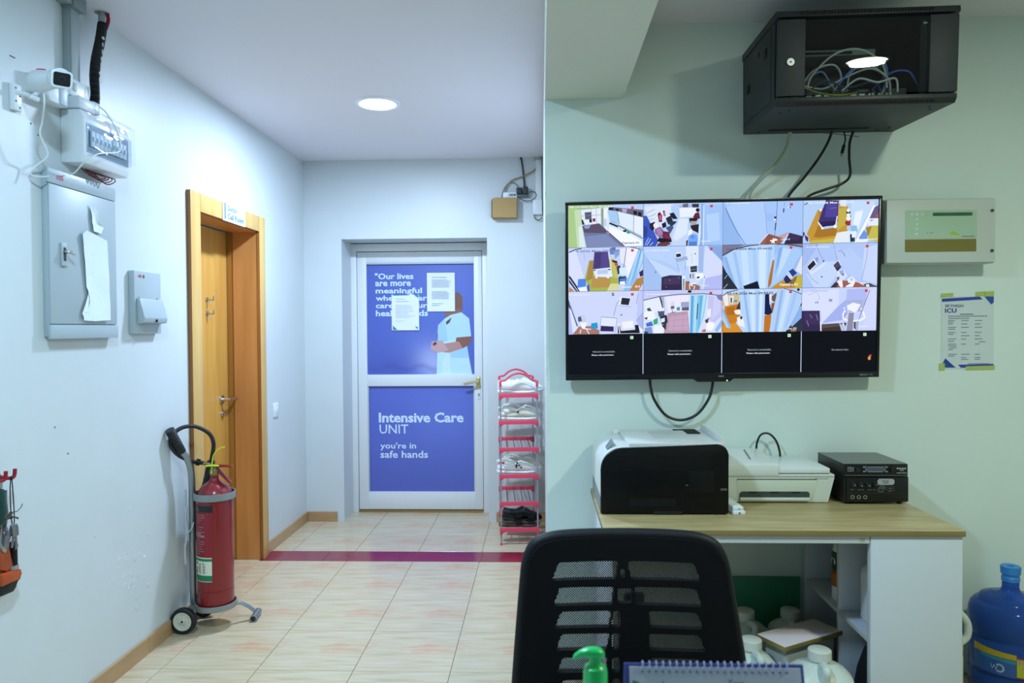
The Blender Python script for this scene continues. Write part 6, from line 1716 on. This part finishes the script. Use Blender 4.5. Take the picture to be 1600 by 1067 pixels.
g.prism([(AX0 + .118, az + .070), (AX0 + .124, az + .064), (AX0 + .172, az + .064), (AX0 + .178, az + .070), (AX0 + .178, az + .080), (AX0 + .172, az + .086), (AX0 + .124, az + .086), (AX0 + .118, az + .080)], fa, 0, .0006)
pl_ = obj('badge_plate', g, mat('badge_grey', 'a4a9ad', .4), t)
g = G()
dashes(g, fa, AX0 + .134, az + .0765, .024, .0035, .0009, 6)
dashes(g, fa, AX0 + .139, az + .0695, .018, .004, .0009, 4)
obj('lettering', g, ab, pl_, smooth=0)
g = G()
rr = random.Random(2)
for x, z, w in ((.022, .045, .012), (.048, .045, .012), (.063, .045, .008), (.084, .045, .014), (.103, .045, .009), (.125, .059, .02), (.122, .054, .026), (.119, .049, .028), (.118, .043, .008), (.136, .043, .008), (.122, .038, .017), (.158, .040, .010), (.158, .050, .012)):
    n_ = max(2, int(w / .003))
    for k in range(n_):
        g.face([fa(AX0 + x + k * w / n_, az + z, .0003), fa(AX0 + x + (k + .7) * w / n_, az + z, .0003), fa(AX0 + x + (k + .7) * w / n_, az + z + .0022, .0003), fa(AX0 + x + k * w / n_, az + z + .0022, .0003)])
tag(obj('small_print', g, mat('print_dim', '7c8488', .5), t, smooth=0), kind='stuff')
g = G()
for a_, b_ in (((.151, .044), (.176, .0446)), ((.151, .057), (.176, .0576)), ((.151, .044), (.1516, .0576)), ((.1754, .044), (.176, .0576))):
    g.face([fa(AX0 + a_[0], az + a_[1], .0003), fa(AX0 + b_[0], az + a_[1], .0003), fa(AX0 + b_[0], az + b_[1], .0003), fa(AX0 + a_[0], az + b_[1], .0003)])
obj('switch_outline', g, MATS['print_dim'], t, smooth=0)
for x in (.186, .211):
    obj('face_screw', G().cyl((AX0 + x, AY0 - .001, az + .019), (AX0 + x, AY0, az + .019), .0025, n=10), MATS['amp_groove'], t)
for x in (AX0 + .02, AX1 - .02):
    for y in (AY0 + .03, AY1 - .03):
        obj('foot', G().cyl((x, y, DZ + .0003), (x, y, az + .001), .009, n=12), rubber, t)
t = thing('receiver_amplifier', 'slim black receiver with silver-framed display on top of the mixing amplifier', 'amplifier', (1.20, 2.86, az + .097))
BX0, BX1, BY0, BY1 = 1.087, 1.314, 2.715, 2.965
bz_ = az + .0985
g = G().box((BX0, BY0 + .004, bz_), (BX1, BY1, bz_ + .042), .0015)
g2 = G().box((BX0 + .001, BY0 + .005, bz_ + .042), (BX1 - .001, BY1 - .001, bz_ + .0425))
obj('case', g, ab, t)
obj('top_plate', g2, at, t)
obj('front_plate', G().box((BX0, BY0, bz_ + .001), (BX1, BY0 + .004, bz_ + .042), .001), MATS['amp_face'], t)
obj('lower_trim', G().box((BX0 + .004, BY0 - .001, bz_ - .0005), (BX1 - .002, BY0 + .004, bz_ + .0025)), mat('trim_silver', '6c7478', .35, .7), t)
fb = FRONT(BY0 - .0004)
g = G()
for a_, b_ in (((.077, .030), (.147, .033)), ((.077, .013), (.147, .016))):
    g.prism([(BX0 + a_[0], bz_ + a_[1]), (BX0 + b_[0], bz_ + a_[1]), (BX0 + b_[0], bz_ + b_[1]), (BX0 + a_[0], bz_ + b_[1])], fb, 0, .002)
for s in (0, 1):
    x0 = BX0 + (.067 if s == 0 else .138)
    for z in (.013, .029):
        g.prism([(x0, bz_ + z), (x0 + .019, bz_ + z), (x0 + .016, bz_ + z + .005), (x0 + .003, bz_ + z + .005)], fb, 0, .002)
    xx = BX0 + (.077 if s == 0 else .145)
    g.prism([(xx, bz_ + .013), (xx + .002, bz_ + .013), (xx + .002, bz_ + .033), (xx, bz_ + .033)], fb, 0, .002)
tag(obj('display_frame', g, mat('frame_silver', 'a8b0b6', .3, .7), t), kind='stuff')
obj('display', G().prism([(BX0 + .079, bz_ + .016), (BX0 + .145, bz_ + .016), (BX0 + .145, bz_ + .030), (BX0 + .079, bz_ + .030)], fb, 0, .001), mat('lcd_blue', '4c5668', .3), t)
for x in (.048, .172):
    obj('knob', G().cyl((BX0 + x, BY0 - .009, bz_ + .023), (BX0 + x, BY0, bz_ + .023), .008, .0088, n=18), MATS['knob_black'], t)
g = G()
g.cyl((BX0 + .1905, BY0 - .0007, bz_ + .0265), (BX0 + .1905, BY0 - .0002, bz_ + .0265), .0028, n=12)
dashes(g, fb, BX0 + .195, bz_ + .0235, .026, .0055, .0003, 6)
dashes(g, fb, BX0 + .200, bz_ + .018, .013, .003, .0003, 4)
dashes(g, fb, BX0 + .188, bz_ + .009, .036, .0028, .0003, 12)
for z in (.029, .023, .016):
    for k in range(4):
        g.face([fb(BX0 + .014 + k * .0045, bz_ + z, .0003), fb(BX0 + .0172 + k * .0045, bz_ + z, .0003), fb(BX0 + .0172 + k * .0045, bz_ + z + .002, .0003), fb(BX0 + .014 + k * .0045, bz_ + z + .002, .0003)])
g.tube([(BX0 + .036, BY0 - .0007, bz_ + .030), (BX0 + .033, BY0 - .0007, bz_ + .023), (BX0 + .036, BY0 - .0007, bz_ + .016)], .0008, 6, 4)
tag(obj('lettering', g, apl, t, smooth=0), kind='stuff')

# ------------------------------------------------------------------ under the desk
green = mat('green_board', '2f8a6c', .5, var=.15, vs=3)
tag(obj('green_board', G().box((.74, YW - .016, .001), (1.036, YW - .004, .388), .001), green), 'flat green board standing against the wall under the desk', 'board')
hdpe = mat('jerrycan_plastic', 'c3cfca', .42, sss=.15)
hdpe2 = mat('jerrycan_cap', 'c9cfc8', .4)
def can_rings(w, d, prof, n=28):
    out = []
    for s, z, k in prof:
        r = []
        for i in range(n):
            q = 2 * PI * i / n
            c_, s_ = math.cos(q), math.sin(q)
            r.append(Vector(((abs(c_) ** k) * math.copysign(1, c_) * w / 2 * s, (abs(s_) ** k) * math.copysign(1, s_) * d / 2 * s, z)))
        out.append(r)
    return out
def jerrycan(label, x, y, h, w, d, rz, loop=False):
    t = thing('jerrycan', label, 'jerrycan', (x, y, .0003), rz)
    b = h - .055
    prof = [(.90, 0, .62), (.98, .012, .62), (1, .03, .6), (1, b * .30, .6), (.975, b * .32, .6), (.975, b * .35, .6), (1, b * .37, .6), (1, b * .66, .6), (.975, b * .68, .6), (.975, b * .71, .6), (1, b * .73, .62), (.985, b * .84, .66), (.90, b * .93, .74), (.74, b * .985, .86), (.50, b * 1.03, 1), (.26, b * 1.06, 1)]
    obj('body', G().loft(can_rings(w, d, prof)), hdpe, t, world=False, smooth=60)
    g = G().lathe([(0, b + .008), (.030, b + .008), (.030, b + .028), (0, b + .028)], (0, 0, 0), 24)
    obj('neck', g, hdpe, t, world=False)
    g = G()
    rings = []
    n = 32
    for r, z in ((.033, b + .022), (.035, b + .024), (.035, b + .052), (.031, b + .055), (.0001, b + .055)):
        rings.append([Vector(((r + (.0012 if i % 2 else 0) * (r > .034)) * math.cos(2 * PI * i / n), (r + (.0012 if i % 2 else 0) * (r > .034)) * math.sin(2 * PI * i / n), z)) for i in range(n)])
    obj('cap', G().loft(rings), hdpe2, t, world=False)
    g = G().tube([(0, -.03, b - .005), (0, -.052, b + .004), (0, -.076, b - .03), (0, -.074, b - .075), (0, -.045, b - .10)], .0115, 10, 8) if loop else G().tube([(0, -.032, b + .012), (0, -.055, b + .022), (0, -.085, b + .018), (0, -d * .42, b - .018), (0, -d * .47, b - .07)], lambda q: .0135 - .002 * q, 10, 6)
    obj('handle', g, hdpe, t, world=False)
    return t
jerrycan('cloudy white jerrycan at the back left, just beside the chair edge', .758, 2.805, .335, .19, .19, .2)
jerrycan('cloudy white jerrycan at the back right, below the edge of the green board', .948, 2.868, .315, .17, .16, -.2)
jerrycan('cloudy white jerrycan in the middle, touching the left end of the pink-topped box', .702, 2.52, .345, .17, .19, .1)
jerrycan('large cloudy white jerrycan in front, right of the desk calendar', .888, 2.405, .362, .21, .19, -.1)
t = thing('low_box', 'low box with pinkish white lid and worn yellow edges, among the jerrycans', 'box', (.900, 2.618, .0003), math.radians(30))
lid = mat('lid_pinkish', 'd6ccd4', .5)
worn = mat('worn_edge', '8f8248', .6, var=.35, vs=20)
g = G().box((-.145, -.0625, .312), (.140, .0625, .328), .001)
for f in g.bm.faces:
    f.material_index = 0 if f.normal.z > .5 else 1
obj('lid', g, [lid, worn], t, world=False)
g = G().box((-.12, -.045, 0), (.115, .045, .312), .001)
obj('carcass', g, mat('box_side', 'aab2b0', .6), t, world=False)
# things on the shelves of the desk unit
t = thing('juice_bottle', 'white bottle with green and orange label on the far shelf of desk unit', 'bottle', (1.10, 2.735, .4013))
g = G().lathe([(0, 0), (.040, 0), (.044, .006), (.044, .165), (.038, .195), (.020, .225), (.016, .25), (0, .25)], (1.10, 2.735, .4013), 28)
obj('body', g, plastic_w, t)
obj('cap', G().cyl((1.10, 2.735, .652), (1.10, 2.735, .672), .018), mat('cap_green', '1f5a30', .5), t)
for n_, a, b, c in (('label_orange', .052, .112, 'c07018'), ('label_green', .112, .178, '17402c'), ('label_red', .098, .112, 'a8321c')):
    g = G().lathe([(.0446 if b < .17 else .0446, a), (.0446, min(b, .165))] + ([(.0425, b)] if b > .165 else []), (1.10, 2.735, .4013), 28, cap=False)
    obj('label', g, mat(n_, c, .45, var=.35, vs=30), t)
g = G().text('n', lambda u, v, d=0: (1.10 - .0452 * math.cos((u - .02) / .0452), 2.735 - .0452 * math.sin((u - .02) / .0452), v), .012, .535, .026, .022)
obj('lettering', g, plastic_w, t, smooth=0)
t = thing('detergent_jug', 'plain white jug with sloping shoulder on the near shelf of desk unit', 'jug', (1.16, 2.512, .4013))
g = G().loft([[p + Vector((1.16, 2.512, .4013)) for p in r] for r in can_rings(.17, .135, [(.9, 0, .6), (1, .012, .6), (1, .15, .6), (.98, .175, .65), (.7, .205, .8), (.3, .225, 1), (.25, .235, 1)])])
obj('body', g, mat('jug_white', 'c9cbd2', .4), t)
obj('cap', G().cyl((1.16, 2.512, .634), (1.16, 2.512, .66), .022), plastic_w, t)
t = thing('black_bag', 'rounded black bag in the lower near bay of the desk unit', 'bag', (1.17, 2.50, .0463))
g = G().loft([[p + Vector((1.172, 2.506, .0463)) for p in r] for r in can_rings(.24, .19, [(.85, 0, .7), (1, .03, .7), (1, .14, .7), (.93, .20, .75), (.78, .26, .8), (.5, .305, .9), (.2, .322, 1)], 32)])
obj('body', g, mat('bag_black', '0b0d0f', .75, bump=.3, bs=40), t, smooth=60)
obj('strap', G().tube([(1.10, 2.506, .30), (1.14, 2.506, .372), (1.20, 2.506, .372), (1.24, 2.506, .30)], .008, 8), black, t)
jerrycan('white jug whose handle peeps out between the desk and the blue water bottle', 1.386, 2.60, .455, .09, .10, PI / 2, True)

# ------------------------------------------------------------------ water dispenser bottle
WBX, WBY = 1.757, 2.845
t = thing('water_bottle', 'big blue water dispenser bottle standing right of the desk', 'bottle', (WBX, WBY, 0))
m = bpy.data.materials.new('blue_bottle')
m.use_nodes = True
b_ = m.node_tree.nodes['Principled BSDF']
b_.inputs['Base Color'].default_value = (*lin('3a66c8'), 1)
b_.inputs['Transmission Weight'].default_value = .55
b_.inputs['Roughness'].default_value = .12
b_.inputs['IOR'].default_value = 1.2
bb_ = m
prof = [(0, .001), (.11, .001), (.132, .010), (.136, .03), (.136, .10), (.132, .108), (.132, .116), (.136, .124), (.136, .225), (.131, .233), (.131, .243), (.137, .252), (.139, .30), (.137, .325), (.130, .345), (.118, .358), (.108, .362), (.104, .370), (.098, .378), (.070, .388), (.040, .394), (.032, .402), (.028, .415), (.028, .44), (0, .44)]
obj('body', G().lathe(prof, (WBX, WBY, 0), 56), bb_, t)
g = G().lathe([(0, .438), (.0305, .438), (.0305, .452), (.029, .454), (.029, .462), (.033, .466), (.034, .492), (.031, .494), (.012, .493), (.011, .488), (0, .488)], (WBX, WBY, 0), 28)
obj('cap', g, mat('cap_blue', '2f7fc8', .35), t)
WL = lambda u, v, d=0: (WBX + (.1375 + d) * math.cos(math.radians(238) + (u - .0) / .1375), WBY + (.1375 + d) * math.sin(math.radians(238) + u / .1375), v)
def wpatch(g, u0, u1, v0, v1, d, n=10, sl=0):
    g.loft([[Vector(WL(u0 + (u1 - u0) * i / n, v0 + sl * i / n, d)), Vector(WL(u0 + (u1 - u0) * i / n, v1 + sl * i / n, d))] for i in range(n + 1)], cap=False, closed=False)
g = G()
wpatch(g, -.13, .02, .124, .190, .0004)
g.mi = 1
wpatch(g, -.13, .02, .190, .216, .0004, 10, -.008)
g.mi = 2
wpatch(g, .021, .075, .128, .196, .0004, 6, -.002)
g.mi = 3
wpatch(g, .021, .075, .194, .199, .0007, 6, -.002)
wpatch(g, .021, .075, .126, .130, .0007, 6, -.002)
g.mi = 4
for k in range(4):
    wpatch(g, .026 + k * .012, .034 + k * .012, .176, .190, .0008, 2)
for k in range(2):
    wpatch(g, .036 + k * .014, .045 + k * .014, .158, .166, .0008, 2)
g.mi = 5
ring = [[Vector(WL(-.032 + r_ * math.cos(q), .150 + r_ * math.sin(q), .0009)) for r_ in (.010, .016)] for q in [PI * k / 12 for k in range(-9, 10)]]
g.loft(ring, cap=False, closed=False)
g.text('W', WL, -.062, .140, .026, .018, .0009)
g.mi = 6
wpatch(g, -.10, .02, .178, .190, .0007, 10, -.004)
obj('label', g, [mat('label_blue', '2b5aa8', .4), mat('label_yellow', 'b9a02c', .4), mat('label_lime', 'b4bc2c', .4), mat('label_red2', 'b8362c', .4), mat('label_pale', 'a8c0c8', .4), mat('label_swirl', 'a8bce0', .4), mat('label_teal', '2a86a8', .4)], t, smooth=60)

# ------------------------------------------------------------------ office chair seen from behind
chb = mat('chair_plastic', '050608', .5, spec=.25)
CHX, CHY = .18, 1.56
t = thing('office_chair', 'black office chair with slotted mesh back, standing before the desk', 'chair', (.19, CHY - .26, 0))
rowz = [(.877, .911), (.824, .859), (.776, .807), (.730, .760), (.682, .711), (.632, .664), (.584, .616)]
lend = [(.020, .150), (.023, .142), (.025, .136), (.027, .132), (.029, .128), (.031, .124), (.033, .120)]
rend = [(.184, .326), (.196, .329), (.226, .332), (.226, .336), (.231, .338), (.231, .340), (.231, .342)]
extra = [(.1635, .170, .879, .897), (.158, .184, .826, .856), (.146, .158, .776, .806), (.146, .158, .730, .760), (.146, .158, .682, .711), (.146, .158, .632, .664)]
def ch_pt(s, q, dy=0.):
    w = .198 + .052 * (1 - q) ** .9
    w *= 1 - .055 * max(0, (q - .86) / .14) ** 3
    zt = .962 - .006 * s * s - .016 * abs(s) ** 9
    z = .52 + q * (zt - .52)
    u = .171 + .016 * (1 - q) + s * w
    y = CHY - .008 * (abs(s) ** 2.2) + dy
    return Vector((u, y, z))
def in_slot(p, s):
    zz = p.z + .007 * s * s
    for (a, b), l, r in zip(rowz, lend, rend):
        if a < zz < b:
            k = (zz - a) / (b - a)
            if l[0] + .012 * k < p.x < l[1] + .006 * k or r[0] - .004 * k < p.x < r[1] - .012 * k:
                return True
    return any(x0 < p.x < x1 and a < zz < b for x0, x1, a, b in extra)
NS, NT = 120, 140
g = G()
V = [[g.bm.verts.new(ch_pt(-1 + 2 * i / NS, j / NT)) for i in range(NS + 1)] for j in range(NT + 1)]
for j in range(NT):
    for i in range(NS):
        s = -1 + 2 * (i + .5) / NS
        if not in_slot(ch_pt(s, (j + .5) / NT), s):
            g.bm.faces.new((V[j][i], V[j][i + 1], V[j + 1][i + 1], V[j + 1][i]))
bmesh.ops.delete(g.bm, geom=[v for v in g.bm.verts if not v.link_faces], context='VERTS')
inner = [v for v in g.bm.verts if v.is_boundary and abs(v.co.x - .18) < .17 and .56 < v.co.z < .93]
for _ in range(4):
    bmesh.ops.smooth_vert(g.bm, verts=inner, factor=.5, use_axis_x=True, use_axis_z=True)
bmesh.ops.recalc_face_normals(g.bm, faces=g.bm.faces)
bmesh.ops.solidify(g.bm, geom=list(g.bm.faces), thickness=.016)
obj('back_frame', g, chb, t, smooth=50)
# rounded rim
g = G()
rim = [ch_pt(-1, j / 20, .006) for j in range(0, 20)] + [ch_pt(-1 + 2 * i / 24, 1, .006) for i in range(25)] + [ch_pt(1, 1 - j / 20, .006) for j in range(1, 21)]
g.tube(rim, .0145, 12, 2)
obj('back_rim', g, mat('rim_black', '0b0d13', .55, spec=.3), t, smooth=60)
m = bpy.data.materials.new('chair_mesh_fabric')
m.use_nodes = True
nt = m.node_tree
bs_ = nt.nodes['Principled BSDF']
bs_.inputs['Base Color'].default_value = (.008, .009, .011, 1)
bs_.inputs['Roughness'].default_value = .7
tc = nt.nodes.new('ShaderNodeTexCoord')
sp_ = nt.nodes.new('ShaderNodeSeparateXYZ')
nt.links.new(tc.outputs['Object'], sp_.inputs[0])
def mth(op, a, b=None):
    n = nt.nodes.new('ShaderNodeMath')
    n.operation = op
    for k, v in enumerate((a, b)):
        if v is None: continue
        if isinstance(v, (int, float)): n.inputs[k].default_value = v
        else: nt.links.new(v, n.inputs[k])
    return n.outputs[0]
kx = 2 * PI / .0052
sx_ = mth('SINE', mth('MULTIPLY', sp_.outputs['X'], kx))
sz_ = mth('SINE', mth('MULTIPLY', sp_.outputs['Z'], kx))
hole = mth('GREATER_THAN', mth('ABSOLUTE', mth('ADD', sx_, sz_)), 1.22)
tr = nt.nodes.new('ShaderNodeBsdfTransparent')
mx = nt.nodes.new('ShaderNodeMixShader')
nt.links.new(hole, mx.inputs[0])
nt.links.new(bs_.outputs[0], mx.inputs[1])
nt.links.new(tr.outputs[0], mx.inputs[2])
nt.links.new(mx.outputs[0], nt.nodes['Material Output'].inputs[0])
g = G()
g.loft([[ch_pt(-.97 + 1.94 * i / 24, .04 + .93 * j / 16, -.013) for i in range(25)] for j in range(17)], cap=False, closed=False)
obj('mesh_panel', g, m, t, smooth=80)
g = G().box((.160, CHY + .012, .53), (.224, CHY + .034, .812), .006).box((.172, CHY + .012, .80), (.216, CHY + .03, .835), .006)
obj('lumbar_bracket', g, chb, t)
obj('bracket_mark', G().box((.160, CHY + .0110, .797), (.178, CHY + .0122, .803)), mat('mark_white', 'a8acae', .5), t)
g = G().tube([(.19, CHY + .025, .56), (.19, CHY + .02, .47), (.19, CHY - .05, .415), (.19, CHY - .24, .412)], .022, 12)
obj('back_bracket', g, chb, t)
g = G().loft([[p + Vector((.19, CHY - .26, .43)) for p in r] for r in can_rings(.49, .47, [(.90, 0, .55), (1, .02, .55), (1, .05, .55), (.93, .075, .6), (.6, .085, .8)], 36)])
obj('seat', g, mat('seat_fabric', '0d0f12', .9), t, smooth=60)
obj('gas_lift', G().cyl((.19, CHY - .26, .09), (.19, CHY - .26, .25), .025).cyl((.19, CHY - .26, .25), (.19, CHY - .26, .43), .014), black, t)
for k in range(5):
    an = k * 2 * PI / 5 + .3
    ex, ey = .19 + .28 * math.cos(an), CHY - .26 + .28 * math.sin(an)
    obj('base_leg', G().tube([(.19 + .02 * math.cos(an), CHY - .26 + .02 * math.sin(an), .105), (.19 + .15 * math.cos(an), CHY - .26 + .15 * math.sin(an), .095), (ex, ey, .072)], lambda q: .022 - .008 * q, 10), black, t)
    g = G().cyl((ex - .024 * math.sin(an), ey + .024 * math.cos(an), .0265), (ex + .024 * math.sin(an), ey - .024 * math.cos(an), .0265), .026, n=20).cyl((ex, ey, .03), (ex, ey, .075), .008)
    obj('caster', g, black, t)

# ------------------------------------------------------------------ counter in the foreground with pump bottle and calendar
CT_ = .82
t = thing('reception_counter', 'white counter carrying the green pump bottle and desk calendar', 'counter', (.30, .72, 0))
obj('counter_top', G().box((-.55, .45, CT_ - .03), (1.35, 1.05, CT_), .003), whb, t)
obj('front_panel', G().box((-.53, .98, 0), (1.33, 1.0, CT_ - .03), .001), whb, t)
for x in (-.53, 1.31):
    obj('end_panel', G().box((x, .48, 0), (x + .02, .98, CT_ - .03), .001), whb, t)

gp = mat('pump_green', '12b45c', .3, sss=.1)
PX, PY = .060, .85
t = thing('pump_bottle', 'bright green pump dispenser bottle in the foreground before the chair', 'bottle', (PX, PY, CT_))
g = G().loft([[p + Vector((PX, PY, CT_ + .0004)) for p in r] for r in can_rings(.07, .05, [(.92, 0, .8), (1, .006, .8), (1, .115, .8), (.93, .128, .85), (.6, .146, .95), (.36, .152, 1)], 32)])
obj('body', g, mat('gel_green', '2fae6a', .2, trans=.5), t)
g = G().lathe([(0, .152), (.0135, .152), (.0138, .156), (.0138, .184), (.0125, .190), (.008, .193), (.0068, .196), (.0068, .203), (0, .203)], (PX, PY, CT_), 28)
obj('collar', g, gp, t)
g = G()
pr = [(-.0255, .1995, .0022, .0016), (-.0235, .2015, .0034, .0032), (-.017, .205, .0046, .0044), (-.008, .2065, .0066, .0058), (0, .2065, .0082, .0062), (.0065, .2055, .0075, .0056), (.0105, .2035, .0045, .0035)]
g.loft([[Vector((PX + x, PY + w * math.cos(q), CT_ + z + h * math.sin(q))) for q in [2 * PI * k / 16 for k in range(16)]] for x, z, w, h in pr])
obj('pump_head', g, gp, t, smooth=70)

t = thing('desk_calendar', 'spiral bound desk calendar with blue board at the bottom of the view', 'calendar', (.217, .97, CT_))
KX0, KX1, KY, KZ = .104, .330, .95, .9685
blu = mat('calendar_board', '3c3f86', .5)
fk = lambda u, v, d=0: (u, KY - (KZ - v) * .30 - d, v)
g = G().prism([(KX0, CT_ + .001), (KX1, CT_ + .001), (KX1, KZ), (KX0, KZ)], fk, -.002, 0)
g.prism([(KX0, CT_ + .001), (KX1, CT_ + .001), (KX1, KZ), (KX0, KZ)], lambda u, v, d: (u, KY + .001 + (KZ - v) * .30 + d, v), 0, .002)
obj('board', g, blu, t)
g = G().prism([(KX0 + .006, CT_ + .004), (KX1 - .004, CT_ + .004), (KX1 - .004, KZ - .003), (KX0 + .006, KZ - .003)], fk, .0003, .0012)
pgx = obj('page', g, mat('calendar_page', 'a9adbd', .6), t)
g = G()
n_ = 22
for k in range(n_):
    x = .1265 + k * (.3085 - .1265) / (n_ - 1)
    g.cyl(fk(x, KZ - .0085, .0012), fk(x, KZ - .0085, .0015), .0017, n=8)
tag(obj('punch_hole', g, mat('punch_dark', '6a6e80', .6), pgx), kind='stuff')
for k in range(n_):
    x = .1265 + k * (.3085 - .1265) / (n_ - 1)
    g = G().tube([(x + .0012 * math.sin(q), KY + .0005 - .0045 * math.cos(q), KZ - .003 + .006 * math.sin(q)) for q in [PI * 2 * j / 12 - PI / 2 for j in range(13)]], .0009, 6, 1)
    obj('coil', g, mat('coil_white', '8f98b0', .4), t)
g = G()
g.text('Year', fk, .2335, KZ - .0245, .0205, .0085, .0015, .005)
g.text('2026', fk, .2335, KZ - .0365, .0205, .0085, .0015, .005)
obj('lettering', g, mat('calendar_ink', '555e86', .6), pgx, smooth=0)
g = G().face([fk(.112, KZ - .026, .0015), fk(.125, KZ - .026, .0015), fk(.121, KZ - .020, .0015), fk(.114, KZ - .018, .0015)])
g.mi = 1
g.face([fk(.126, KZ - .027, .0015), fk(.140, KZ - .027, .0015), fk(.140, KZ - .022, .0015), fk(.126, KZ - .022, .0015)])
g.mi = 2
g.face([fk(.150, KZ - .023, .0015), fk(.154, KZ - .022, .0015), fk(.152, KZ - .018, .0015)])
g.face([fk(.158, KZ - .029, .0015), fk(.185, KZ - .029, .0015), fk(.178, KZ - .0245, .0015), fk(.160, KZ - .024, .0015)])
obj('picture', g, [mat('pic_green', '2c7a60', .6), mat('pic_pale', '8fa6a0', .6), mat('pic_blue', '5a74a8', .6)], pgx, smooth=0)

# look-alikes belong together
for o in COL.objects:
    if o.parent is None and o.get('category') and not o.get('group'):
        n = o.name.split('.')[0]
        gname = {'shoe': 'shoes on the red shoe rack', 'jerrycan': 'white jerrycans under and beside the desk', 'ceiling_light': 'round LED ceiling lights',
                 'paper_notice': 'paper notices on the aluminium door', 'torn_paper': 'torn papers on the grey breaker cabinet', 'loop_cable': 'thin cables around the network device'}.get(n)
        if gname:
            o['group'] = gname
